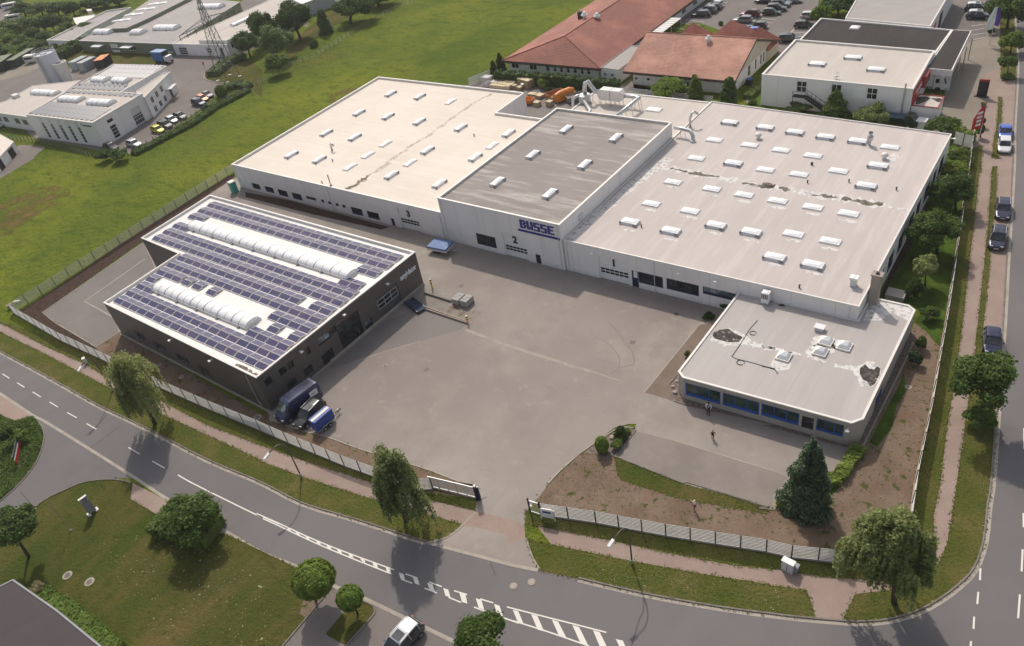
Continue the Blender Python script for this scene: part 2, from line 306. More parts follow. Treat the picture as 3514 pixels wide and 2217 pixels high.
L_DARK = leafm('dark_foliage', (.075,.13,.035), .3, .35); L_MID = leafm('mid_green_foliage', (.13,.195,.05), .3, .4); L_LIGHT = leafm('bright_foliage', (.17,.25,.05), .3, .4); L_BIRCH = leafm('birch_foliage', (.26,.31,.13), .3, .5)
L_BLUE = leafm('blue_green_needles', (.07,.11,.06), .3, .2); L_PALE = leafm('pale_foliage', (.2,.26,.1), .3, .4); L_FAR = leafm('hazy_foliage', (.13,.195,.075), .3, .35); L_BEIGE = leafm('dry_foliage', (.36,.33,.19)); L_CON = leafm('conifer_needles', (.055,.085,.022), .3, .1)
A_BARK = surf('bark', [(.11,.085,.065), ((.06,.045,.035), 3, .4, .6, .8)], .95)
# ================================================================ the ground
_ZN = [0]
def sheet(name, poly, z, mat, kind='structure'):
    _ZN[0] += 1; z += (_ZN[0] % 14)*.00025 if z > .001 else 0
    o = MB().sheet(poly, z).build(name, mat); 
    if o.data.polygons[0].normal.z < 0: o.data.flip_normals()
    return tag(o, kind=kind)
def band(pts, wd, off=0.0):                                     # strip polygon of width wd along a polyline
    n = len(pts); L = []; Rr = []
    for i, p in enumerate(pts):
        d = (pts[min(i+1, n-1)] - pts[max(i-1, 0)]).normalized(); nn = Vector((-d.y, d.x)); L.append(p+nn*(off+wd)); Rr.append(p+nn*off)
    return L, Rr
def strip(mb, pts, wd, z, off=0.0):
    L, Rr = band(pts, wd, off)
    for i in range(len(pts)-1): mb.add([(*Rr[i], z), (*Rr[i+1], z), (*L[i+1], z), (*L[i], z)], [(0, 1, 2, 3)])
def smooth(pts, k=3):
    out = []
    for i in range(len(pts)-1):
        p0, p1, p2, p3 = pts[max(i-1, 0)], pts[i], pts[i+1], pts[min(i+2, len(pts)-1)]
        for j in range(k):
            t = j/k; out.append(.5*((2*p1)+(-p0+p2)*t+(2*p0-5*p1+4*p2-p3)*t*t+(-p0+3*p1-3*p2+p3)*t**3))
    return out+[pts[-1]]
def kerb(pts, w_=.14, h_=.1, mat=None):
    mb = MB(); L, Rr = band(pts, w_)
    for i in range(len(pts)-1): mb.prism([Rr[i], Rr[i+1], L[i+1], L[i]], -.02, h_)
    return tag(mb.build('kerb', mat or A_KERB), kind='structure')
sheet('meadow', [(-1590, -390), (590, -390), (590, 1790), (-1590, 1790)], 0, A_MEADOW)
# main road: upper edge from left to right, round the corner and up the right-hand road
up = pl(9, [(-300,120),(0,285),(420,510),(900,780),(1100,875),(1400,1020),(1900,1280),(2400,1490)]) + pl(14, [(420,190),(900,335),(1380,490),(1560,545)])
mouth = pl(14, [(2000,660)]) + pl(15, [(0,755),(230,800)])
up2 = pl(15, [(600,880),(1200,1020),(1900,1145),(2400,1212)]) + pl(16, [(330,1238),(700,1270),(900,1280),(1150,1262),(1400,1195),(1600,1095),(1800,950),(1950,790),(2040,540),(2080,200)]) + \
    pl(12, [(2110,1498),(2150,1000),(2222,0)]) + pl(8, [(2250,1000),(2290,400),(2312,0)]) + pl(4, [(2320,1100),(2348,620),(2338,330),(2318,140),(2295,20),(2250,-200)])
up, up2 = smooth(up), smooth(up2)
lo = pl(9, [(-400,440),(0,680),(300,880),(400,930),(820,1190),(1230,1450)]) + pl(13, [(1550,170),(2090,470),(2400,650)]) + pl(14, [(370,780),(690,950),(980,1070),(1280,1215),(1750,1440),(2400,1760)])
lo = smooth(lo)
road = up + mouth + up2 + [q(4, 2700, -200), q(12, 2900, 0), q(16, 3000, 1000), q(16, 2400, 2100), q(16, 0, 2400)] + lo[::-1]
sheet('road', road, .006, A_ROAD)
# side road at the left
sheet('side_road', pl(9, [(410,935),(1235,1452),(1190,1450),(1050,1448),(800,1490)]) + pl(13, [(600,60),(420,150),(330,215),(250,290),(100,420),(-300,800),(-600,700),(-250,350),(0,165),(130,60)]) + pl(9, [(210,1470),(330,1300),(395,1120),(400,1040),(370,960),(330,900)]), .010, A_ROAD)
sheet('side_paving', pl(9, [(-200,560),(0,682),(300,882),(140,922),(0,862),(-200,800)]), .014, A_PINK)
sheet('planted_island', pl(9, [(-200,790),(0,862),(75,900),(140,922),(310,885),(370,960),(400,1040),(395,1120),(330,1300),(180,1495)]) + pl(13, [(0,165),(-300,400)]), .020, A_DGRASS)
kerb(smooth(pl(9, [(300,885),(370,960),(402,1040),(396,1120),(332,1300),(182,1495)]) + pl(13, [(0,168)])))
sheet('lawn', pl(13, [(1215,0),(1050,-35),(800,-15),(600,60),(420,150),(330,215),(250,290),(100,420),(-300,800),(-600,2600),(200,2100)]) + pl(14, [(-250,2000),(235,1498),(450,1245),(690,970),(370,780)]) + pl(13, [(2090,475),(1500,390),(1440,290),(1200,150)]), .020, A_LAWN)
kerb(smooth(pl(13, [(1215,0),(1050,-35),(800,-15),(600,60),(420,150),(330,215),(250,290),(100,420)])))
sheet('side_paving', pl(13, [(1215,0),(1550,170),(2090,475),(1500,390),(1440,290),(1200,150)]), .014, A_PINK)
# parking area below the road
sheet('parking_area', pl(14, [(690,950),(980,1070),(1280,1215),(1750,1440),(2400,1760),(1500,2400),(-400,2400),(235,1498),(450,1245)]), .011, A_LOT)
sheet('lawn_island', pl(14, [(960,1090),(1060,1130),(1080,1180),(1060,1220),(960,1340),(830,1480),(790,1480),(650,1400),(640,1380),(790,1200)]), .022, A_LAWN)
kerb(smooth(pl(14, [(960,1090),(1060,1130),(1082,1180),(1060,1222),(960,1340),(830,1482)])))
kerb(smooth(pl(14, [(690,950),(450,1245),(235,1498)])))
sheet('soil_bed', pl(14, [(690,955),(600,1060),(450,1240),(400,1200),(430,1080),(560,1080)]), .024, A_SOIL)
# footways along both roads (paved everywhere, green strips laid into them)
fl = pl(9, [(-150,-60)]) + pl(9, [(0,20),(570,185),(920,345),(1480,620),(1960,830),(2400,1010)]) + pl(10, [(295,1125),(815,1340),(1440,1570)]) + pl(14, [(2020,160)])
sheet('pavement', fl + pl(14, [(2030,260),(1900,385)]) + pl(14, [(1700,520),(1560,545)]) + up[::-1], .012, A_PINK)
fr_ = pl(15, [(110,255),(560,332),(1405,492),(2325,637)]) + pl(16, [(515,707),(1150,800),(1275,815)])
FC = q(16, 1290, 812)                                            # corner of the fence behind the birch
fE = [FC] + pl(12, [(1405,1498),(1545,830),(1600,500),(1690,0)]) + pl(8, [(1845,455),(1905,0)]) + pl(4, [(1930,1500),(1950,1190)])
sheet('pavement', fr_ + [Vector(p) for p in fE] + pl(4, [(1780,1000),(1900,100),(2050,-200),(2250,-200)]) + up2[::-1], .012, A_PINK)
sheet('driveway', pl(14, [(2030,150),(2020,250),(1890,380),(1800,460),(1700,515),(1560,545),(2000,660)]) + pl(15, [(0,755),(245,805),(170,680),(115,515),(105,380),(150,255)]), .016, A_YARD)
sheet('paved_crossing', pl(14, [(2030,265),(1895,390),(2100,430),(2300,480)]) + pl(15, [(-40,560),(115,515),(105,385),(-50,330)]), .020, A_PINK)
sheet('verge', pl(9, [(-150,20),(0,105),(420,310),(930,580),(1490,860),(1900,1050),(2400,1280)]) + pl(14, [(30,-200),(560,-10),(1020,135),(1500,270),(1885,378),(1800,450),(1700,505),(1560,540)]) + [p.copy() for p in up[::-1]], .020, A_VERGE)
sheet('verge', pl(9, [(-150,-60),(0,20),(400,230),(780,400),(940,500),(1480,740),(1900,960),(2400,1150)]) + pl(10, [(500,1310),(1000,1470)]) + pl(14, [(1500,140),(2010,252),(2020,170)]) + fl[::-1], .020, A_VERGE)
sheet('verge', fr_ + pl(16, [(1290,812),(1250,890),(700,878),(380,840),(130,790)]) + pl(15, [(2408,800),(2000,755),(1400,640),(600,470),(120,380)]), .020, A_VERGE)
cut = [p for p in up2 if (p-up2[0]).length < (q(16,420,1250)-up2[0]).length]
sheet('verge', pl(15, [(125,515),(400,575),(1000,700),(1700,830),(2408,940)]) + pl(16, [(100,940),(415,985),(480,1180),(490,1245)]) + cut[::-1] + pl(15, [(245,805),(175,680)]), .020, A_VERGE)
rv = [p for p in up2 if q(16, 760, 1270).x < p.x and p.y < q(12, 2185, 400).y]
sheet('verge', pl(16, [(740,1262),(860,1020),(1190,985),(1420,850),(1620,740),(1640,700),(1700,560),(1745,300),(1790,0)]) + pl(12, [(1860,1000),(1900,700),(1960,300),(1985,60),(2030,60),(2030,200),(2150,230)]) + rv[::-1], .020, A_VERGE)
sheet('verge', [FC] + pl(12, [(1415,1498),(1550,830),(1600,500),(1690,0)]) + pl(8, [(1848,455),(1910,0)]) + pl(4, [(1955,1290),(2050,1260),(2030,1500)]) + pl(8, [(2010,50),(1950,600),(1890,1100),(1850,1498)]) + pl(12, [(1780,500),(1700,1000),(1640,1498)]) + pl(16, [(1580,300),(1590,600),(1570,760),(1400,870)]), .020, A_VERGE)
sheet('verge', pl(8, [(1985,1498),(2040,1000),(2080,600),(2112,130),(2135,90),(2160,100),(2150,400),(2115,650),(2085,1100),(2040,1498)]), .020, A_VERGE)
sheet('verge', pl(12, [(1955,240),(1985,0),(2040,0),(2030,200)]), .022, A_VERGE)
sheet('verge', pl(4, [(2190,840),(2222,842),(2210,1080),(2190,1380),(2130,1370),(2150,1180),(2170,1100)]), .020, A_VERGE)
sheet('verge', pl(4, [(2120,1514),(2135,1440),(2180,1440),(2165,1514)]), .020, A_VERGE)
sheet('verge', pl(4, [(2210,670),(2340,690),(2335,470),(2320,140),(2200,120),(2205,400)]), .020, A_VERGE)
gut = MB(); strip(gut, up, .32, .012, -.34); strip(gut, pl(14, [(1560,545),(2000,660)]) + pl(15, [(0,755),(230,800)]), .34, .022, -.2); strip(gut, up2, .32, .012, -.34); strip(gut, lo, .34, .018, -.05)
tag(gut.build('road_gutter', A_GUTTER), kind='structure')
kerb(up); kerb(up2)
for pts in (pl(14, [(1895,385),(1800,465),(1700,518),(1575,548)]), pl(15, [(118,515),(172,680),(245,805)])): kerb(smooth(pts), .14, .06, A_GUTTER)
# works yard
yard = pl(5, [(2150,190),(1870,372),(1320,790),(385,1425)]) + pl(9, [(500,20),(885,250),(1090,112)]) + [Vector((-104, 34)), Vector((-71, 33))] + \
    pl(10, [(20,770),(118,862),(118,915),(430,1020),(620,1065),(1010,1205),(1500,1350),(1860,1485)]) + pl(14, [(2035,60),(2030,160)]) + pl(15, [(130,255),(230,140)]) + \
    pl(11, [(330,1498),(440,1380),(620,1225),(930,985),(1060,950),(1130,950),(1120,1015),(930,1250),(1560,1498)]) + pl(15, [(2350,230),(2408,255)]) + pl(16, [(110,255),(180,150)]) + \
    pl(12, [(720,1490),(845,1210),(840,1180)]) + [Vector((-12, 60)), Vector((-18, 80)), Vector((-60, 90)), Vector((-100, 90)), Vector((-122, 80))]
sheet('yard', yard, .008, A_YARD)
sheet('rear_parking', pl(5, [(1315,780),(385,1425),(500,1520)]) + pl(9, [(885,250),(1090,112),(1060,0)]) + pl(5, [(980,1320),(1420,1010)]), .013, A_YARD2)
sheet('dark_asphalt_bay', pl(10, [(1920,40),(1880,80),(1500,190),(1050,325),(900,380),(640,450),(1170,10),(1500,-120),(1800,-10)]), .013, A_YARD2)
sheet('office_parking', pl(11, [(1120,1015),(1480,1105),(2408,1390)]) + pl(12, [(240,1440)]) + pl(16, [(100,120),(110,255)]) + pl(15, [(2350,230),(1590,0)]) + pl(11, [(1560,1498),(930,1250)]), .013, surf('office_bay_paving', [(.25,.215,.19), ((.205,.175,.155), .18, .42, .62, .8), ((.28,.24,.21), .5, .52, .7, .6), ((.17,.15,.135), 5, .58, .75, .5)], .9))
def edging(pts, w_=.12, h_=.05, mat=None): return kerb(pts, w_, h_, mat or A_GUTTER)
edging(pl(5, [(1315,785),(385,1425)]) + pl(9, [(500,20),(885,250),(1090,112)]))
edging(pl(5, [(1330,930),(770,1325)]) + pl(5, [(1050,1480)]), .25, .03)
edging(pl(11, [(1480,1105),(2408,1390)]), .12, .02); edging(pl(11, [(330,1498),(440,1380),(620,1222)]), .16, .06)
edging(pl(11, [(930,1250),(1560,1498)]) + pl(15, [(1600,0),(2350,230)]) + pl(16, [(-50,235),(110,255)]), .12, .08, A_KERB)
edging(smooth(pl(10, [(118,915),(430,1020),(620,1065),(1010,1205),(1500,1350),(1860,1485)])), .12, .06)
edging(pl(12, [(940,1150),(1340,340),(1400,200)]), .14, .03)
# soil and greenery inside the fence
sheet('soil_strip', pl(5, [(130,1425),(240,1385),(1170,750),(2093,172),(2155,150),(2150,190),(1870,370),(385,1425)]) + pl(9, [(500,20),(885,250),(920,345),(570,185)]), .010, A_MULCH)
sheet('shaded_lawn', pl(9, [(920,345),(885,250),(1090,112),(2408,870)]) + pl(10, [(118,862),(118,915),(0,1010)]) + pl(9, [(1960,830),(1480,620)]), .010, A_SOIL)
sheet('soil_strip', pl(10, [(118,915),(430,1020),(620,1065),(1010,1205),(1500,1350),(1860,1485)]) + pl(14, [(2020,20),(2020,150)]) + pl(10, [(1440,1560),(815,1340),(295,1125),(0,1010)]), .010, A_SOIL)
sheet('front_plot', pl(11, [(330,1498),(620,1222),(930,1250),(1560,1498)]) + pl(15, [(2350,230)]) + pl(16, [(110,255),(180,150)]) + pl(12, [(720,1490),(850,1200),(940,1150),(1340,340),(1405,200),(1380,90),(1395,20)]) + pl(8, [(1480,1400)]) +
    pl(8, [(1680,1490)]) + pl(12, [(1545,830),(1405,1498)]) + [FC] + pl(16, [(1150,800),(515,707)]) + pl(15, [(2325,637),(1405,492),(560,332),(230,270),(230,140)]), .010, A_SOIL)
sheet('front_grass', pl(11, [(930,1250),(1020,1290),(1560,1498)]) + pl(15, [(1950,110),(2360,240),(2330,290),(2050,240),(1780,190),(1600,170),(1250,60),(1000,-20),(960,-70)]), .015, A_LAWN)
sheet('front_grass', pl(12, [(1150,800),(1260,600),(1300,480),(1330,640),(1230,800),(1200,980),(1060,1160),(985,1120)]), .015, A_DGRASS)
sheet('front_grass', pl(12, [(850,1190),(960,1180),(720,1498),(690,1560),(600,1640),(560,1600),(720,1490)]), .016, A_DGRASS)
sheet('side_garden', pl(8, [(1100,1300),(1430,640),(1700,20)]) + pl(4, [(1790,1180),(1950,1190),(1925,1500)]) + pl(8, [(1845,455),(1680,1498)]) + pl(12, [(1640,240),(1590,200),(1500,90),(1400,20)]) + pl(8, [(1480,1400)]), .0125, A_DGRASS)
sheet('gravel_bed', pl(11, [(1500,500),(1420,590),(1480,745),(1600,785),(2408,960)]) + pl(12, [(0,960),(300,1040),(820,1180),(960,1150),(1340,340),(1400,170),(1390,60),(940,900),(825,1100)]) + pl(11, [(1590,715)]), .0165, A_GRAVEL)
sheet('gravel_bed', pl(11, [(630,1218),(860,1060),(980,990),(1100,990),(1120,1015),(930,1250)]), .014, A_GRAVEL)
sheet('brown_paving', pl(11, [(1200,660),(1700,45),(1840,20),(1870,100),(1500,500),(1420,590),(1480,745)]), .013, A_GRAVEL if False else surf('brown_paving', [(.2,.15,.12), ((.16,.12,.095), .4, .42, .62, .7)], .9))
edging(pl(11, [(1840,-60),(1700,45),(1200,660),(1430,735)]), .12, .02)
kerb(pl(11, [(1505,495),(1420,590),(1480,745),(1600,785)]), .14, .1, A_KERB); kerb(pl(11, [(1125,1005),(930,1252)]), .14, .1, A_KERB); kerb(smooth(pl(11, [(620,1222),(860,1060),(980,990),(1100,990)])), .12, .08, A_GUTTER)
sheet('gravel_bed', pl(6, [(-100,320),(300,395),(1220,640),(1150,665),(500,520),(-100,365)]), .013, A_MULCH)
sheet('front_grass', pl(8, [(1110,1290),(1380,800),(1560,400),(1500,430),(1200,1000),(1090,1290)]), .016, A_MULCH)
# rear courtyard, neighbouring plots
sheet('courtyard', [Vector((-128, 100)), Vector((-70, 100)), Vector((-48, 122)), q(3, 1250, 835), q(3, 110, 720), q(3, -200, 790)], .008, A_YARD2)
sheet('neighbour_plot', pl(3, [(1250,790),(1330,760),(1400,900),(2400,1000)]) + pl(4, [(0,800),(130,700),(145,900),(300,1000),(1400,1100),(1780,1180),(1100,1250)]) + [Vector((-30, 118)), Vector((-50, 122))], .0045, A_DGRASS)
sheet('house_path', pl(3, [(1255,790),(1350,720),(1420,900),(1700,1010),(1250,930)]), .010, A_SLABS)
sheet('house_path', pl(4, [(0,850),(140,690),(140,720),(60,850),(0,900)]), .010, A_FORE)
sheet('car_park', pl(3, [(1700,215),(2070,0),(2400,-300)]) + pl(4, [(900,-260),(630,0),(600,300),(300,520),(250,480),(0,340),(-400,200)]), .006, A_LOT)
sheet('neighbour_yard', pl(4, [(1180,1000),(1780,1180),(1900,1150),(1780,1000),(1600,900),(1300,950)]), .010, A_YARD2)
fore = pl(4, [(1690,1080),(1790,1130),(1980,1150),(2040,900),(2060,640),(2200,600),(2230,690),(2200,400),(2150,100),(2090,0),(2050,-200),(1650,-200),(1600,250),(1750,600)])
sheet('forecourt', fore, .016, A_FORE)
sheet('car_park', pl(4, [(1930,370),(2080,330),(2060,0),(2040,-200),(1700,-200),(1640,200)]), .020, A_LOT)
# top-left industrial plots
sheet('works_yard', pl(1, [(-400,700),(0,760),(-50,900),(300,1260),(950,1390),(1190,1410),(1500,1230),(1760,1060),(1960,900),(2060,760),(1900,735),(1880,690),(1930,630),(2220,505),(2700,250),(3000,0),(2500,-200),(1600,480),(740,480),(640,640),(200,600)]), .006, A_LOT)
sheet('works_lawn', pl(1, [(550,545),(640,500),(780,460),(1600,500),(1440,590),(1000,590),(860,560),(690,610),(600,620)]), .010, A_LAWN)
sheet('pylon_grass', pl(1, [(1900,735),(1880,690),(1930,630),(2220,505),(2290,560),(2408,640),(2408,900),(2290,800),(2150,760),(2060,765)]), .010, A_LAWN)
kerb(smooth(pl(1, [(2060,765),(1900,735),(1880,690),(1930,630),(2220,505)])), .2, .15, A_GUTTER)
sheet('gravel_yard', pl(1, [(-400,800),(0,740),(220,690),(400,600),(330,540),(200,560),(-300,660)]), .011, A_FORE)
sheet('field_track', pl(5, [(-300,60),(0,0),(330,0),(0,190),(-300,400)]) + [], .006, A_LOT)
sheet('field_track', pl(1, [(0,1440),(180,1330),(330,1340),(420,1350),(240,1498),(0,1640)]), .010, A_LOT)
sheet('path', pl(2, [(480,160),(700,60),(1000,-120),(900,-160),(500,100),(430,240),(470,250)]), .008, A_LOT)
sheet('dry_grass', pl(2, [(330,380),(480,250),(700,90),(1000,-60),(1200,-100),(1000,60),(700,250),(500,400),(300,540),(200,560)]), .012, A_LAWN)
sheet('far_lot', pl(1, [(-300,-100),(150,-150),(170,100),(180,230),(-300,420)]), .008, A_LOT)
# ---- road markings
mk = MB()
_MZ = [0.0]
def seg(n, a, b, wd=.13): _MZ[0] = (_MZ[0]+.0006) % .003; strip(mk, [q(n, *a), q(n, *b)], wd, .0275+_MZ[0], -wd/2)
for a, b in (((22,490),(88,532)),((157,572),(226,614)),((300,656),(376,704)),((455,748),(534,796)),((617,845),(705,894)),((795,947),(886,999)),((1180,1166),(1285,1228)),((1398,1291),(1512,1356))): seg(9, a, b)
cl = pl(9, [(1634,1418),(1760,1490)]) + pl(13, [(2100,170),(2408,320)]) + pl(14, [(0,287),(210,378)])
strip(mk, smooth(cl), .14, .0245, -.07)
hi = smooth(pl(14, [(0,283),(210,375),(450,487),(700,592),(960,690),(1265,800)])); lw = smooth(pl(14, [(60,330),(210,398),(450,512),(700,622),(960,728),(1240,838)]))
strip(mk, hi, .13, .0252, -.06); strip(mk, lw, .13, .0259, -.06)
for quad in (((280,414),(300,420),(318,440),(290,434)),((358,452),(385,460),(402,482),(375,474)),((447,490),(478,500),(492,522),(462,514)),((545,530),(580,542),(592,566),(560,556)),((642,570),(680,584),(690,608),(655,598)),((740,608),(775,624),(788,650),(750,640)),((845,652),(882,664),(893,690),(855,680)),
    ((952,694),(995,710),(1000,740),(962,712)),((1067,732),(1108,748),(1117,788),(1078,775)),((1188,778),(1230,795),(1240,838),(1200,826)),((1308,824),(1355,842),(1362,892),(1322,878)),((1438,868),(1482,882),(1500,942),(1455,925)),((1568,918),(1616,934),(1640,1000),(1592,986)),((1716,965),(1762,982),(1782,1052),(1736,1038)),((1864,1010),(1920,1028),(1938,1110),(1888,1096)),((2014,1060),(2066,1078),(2092,1166),(2042,1150)),((2182,1112),(2232,1130),(2266,1230),(2214,1215))):
    mk.add([(*q(14, *p), .0285) for p in quad], [(0, 1, 2, 3)])
for quad in (((0,1168),(50,1180),(100,1300),(48,1285)),((168,1208),(225,1222),(288,1365),(228,1350)),((358,1258),(415,1275),(494,1428),(428,1412)),((546,1306),(608,1325),(690,1490),(622,1475)),((736,1355),(798,1372),(870,1520),(800,1510)),((945,1435),(1010,1450),(1050,1540),(990,1530))):
    mk.add([(*q(15, *p), .0285) for p in quad], [(0, 1, 2, 3)])
strip(mk, smooth(pl(15, [(0,1155),(330,1240),(600,1308),(858,1375)])), .13, .0248, -.06); strip(mk, smooth(pl(15, [(0,1268),(250,1345),(500,1430),(700,1500)])), .13, .0256, -.06)
for a, b in (((1370,838),(1480,876)),((1330,885),(1432,924)),((1585,912),(1702,954)),((1545,968),(1655,1012)),((1815,992),(1935,1028)),((1765,1052),(1880,1100)),((2055,1068),(2175,1104)),((1998,1142),(2115,1186)),((2300,1140),(2408,1170)),((2235,1228),(2408,1290))): seg(14, a, b)
for a, b in (((2402,280),(2404,410)),((2395,612),(2385,815)),((2370,1025),(2353,1245)),((2008,785),(2003,895)),((1988,1003),(1978,1115)),((1950,1230),(1944,1342)),((1922,1455),(1912,1540))): seg(16, a, b, .14)
seg(12, (2408,990), (2408,1180)); seg(12, (2420,200), (2420,420))
tag(mk.build('road_marking', A_MARK), kind='structure')
mk = MB()
for a, b in (((490,225),(740,248)),((430,265),(685,292)),((370,312),(630,338)),((280,372),(420,392)),((590,185),(790,205)),((700,150),(845,162)),((780,112),(892,122)),((830,70),(945,80)),((780,15),(992,38)),((1380,150),(1510,160)),((1500,135),(1230,380)),((1440,195),(1690,220)),((1395,240),(1645,265)),((1300,280),(1600,308)),((1490,335),(1550,352)),((1600,175),(1735,180)),((1700,60),(1850,66)),((1365,25),(1580,45)),((1300,230),(1440,240)),((1130,320),(1290,335)),((1890,382),(2080,392)),((1845,430),(2035,440)),((1910,480),(1990,488)),((1705,566),(1830,578)),((2015,255),(2110,262)),((1890,383),(1845,430))): seg(17, a, b, .14)
for a, b in (((40,65),(370,15)),((75,155),(420,110)),((110,352),(170,350)),((165,570),(400,535)),((135,685),(520,625)),((140,795),(500,740)),((150,912),(520,862)),((130,1045),(500,980))): seg(22, a, b, .12)
tag(mk.build('parking_marking', A_MARK), kind='structure')
mk = MB(); strip(mk, pl(18, [(1735,-600),(1735,200),(1700,700),(1660,1519)]), .16, .03)
# manhole covers
for i, (n, u, v, r, lb) in enumerate(((14,2360,950,.36,'round manhole cover in the road, the left of the pair by the driveway'),(15,172,912,.36,'round manhole cover in the road, the right of the pair by the driveway'),
    (13,620,850,.5,'brown concrete ring in the lawn beside the low dark roof'),(13,822,910,.5,'pinkish concrete ring in the lawn, right of the brown one'),(12,1345,612,.34,'pale round cover in the soil east of the office pavilion'),(9,1665,518,.34,'pale round cover in the grass below the charcoal hall'),(9,1460,410,.3,'small pale cover in the grass behind the big birch'),(10,10,890,.5,'pale round concrete cover at the corner of the charcoal hall'),(10,1180,418,.3,'oval pale cover set in the yard asphalt'))):
    p = q(n, u, v); t = empty('manhole_cover', (p.x, p.y, .022), lb, 'manhole cover', 'manhole covers')
    MB().lathe((p.x, p.y, .02), [(r, 0), (r, .02), (r*.9, .03)], 20).build('ring', A_GUTTER if i > 1 else A_STONE, t)
    MB().lathe((p.x, p.y, .02), [(r*.62, .02), (r*.62, .045)], 16).build('lid', A_KERB if i > 1 else A_GUTTER, t)

A_TYRE = surf('tyre_marks', [(.2,.175,.162), ((.26,.228,.205), 1.2, .42, .6, .9)], .9)
A_SEAM = surf('asphalt_seam', [(.36,.315,.265), ((.29,.253,.228), 1.0, .45, .62, .9)], .9)
for i, (n, pts, wd) in enumerate(((11,[(880,20),(960,100),(1020,190),(1080,260),(1108,330),(1110,400),(1040,420),(980,435),(900,490)],.12),(11,[(760,150),(850,195),(930,270),(978,350),(975,420),(960,445)],.1),(11,[(745,348),(900,390)],.1),(14,[(2110,130),(2060,160),(2040,200)],.2),(14,[(2270,600),(2300,700)],.12),(14,[(2150,740),(2200,855)],.12),(9,[(780,1060),(900,960),(980,860)],.12),(9,[(830,1170),(980,1060),(1110,960)],.12),(15,[(1200,1060),(1195,1180),(1160,1260),(1090,1498)],.12))):
    m_ = MB(); strip(m_, smooth([q(n, *p) for p in pts], 5), wd, .0135+i*.0006, -wd/2); tag(m_.build('tyre_mark', A_TYRE if i < 4 else plain('road_crack', (.1,.09,.09), .9)), kind='structure')
for i, (n, pts, wd) in enumerate(((10,[(1920,85),(2100,150),(2240,205),(2408,260)],.5),(11,[(0,240),(200,310),(400,370),(560,425),(720,465)],.45),(11,[(720,465),(850,510),(1010,560)],.18),(10,[(1500,190),(1050,325),(900,380)],.15))):
    m_ = MB(); strip(m_, smooth([q(n, *p) for p in pts], 4), wd, .0125+i*.0005, -wd/2); tag(m_.build('asphalt_seam', A_SEAM), kind='structure')

A_DRY = surf('dry_grass_patch', [(.19,.13,.05), ((.13,.15,.04), .4, .5, .65, .8)], .95, None, (.25, .42, .62, .8))
sheet('dry_patch', smooth(pl(5, [(-120,640),(-60,500),(100,380),(300,290),(480,260),(640,300),(600,400),(420,480),(250,600),(60,720),(-60,720),(-120,640)]), 3)[:-1], .006, A_DRY)
sheet('dry_patch', smooth(pl(2, [(700,850),(850,810),(1000,840),(950,900),(760,960),(650,930),(700,850)]), 3)[:-1], .006, A_DRY)
for i_, (n_, u, v) in enumerate(((10,1560,450),(11,1100,200),(7,1500,1440),(6,1880,1180))):
    c_ = q(n_, u, v); t = empty('drain_grate', (c_.x, c_.y, .02), 'small square drain grate flush in the yard asphalt', 'drain', 'yard drain grates'); MB().box(c_.x-.3, c_.x+.3, c_.y-.3, c_.y+.3, .0, .03).build('frame', A_KERB, t); mb_ = MB(); [mb_.box(c_.x-.25+k*.1, c_.x-.2+k*.1, c_.y-.25, c_.y+.25, .03, .036) for k in range(5)]; mb_.build('bars', A_DARKM, t)

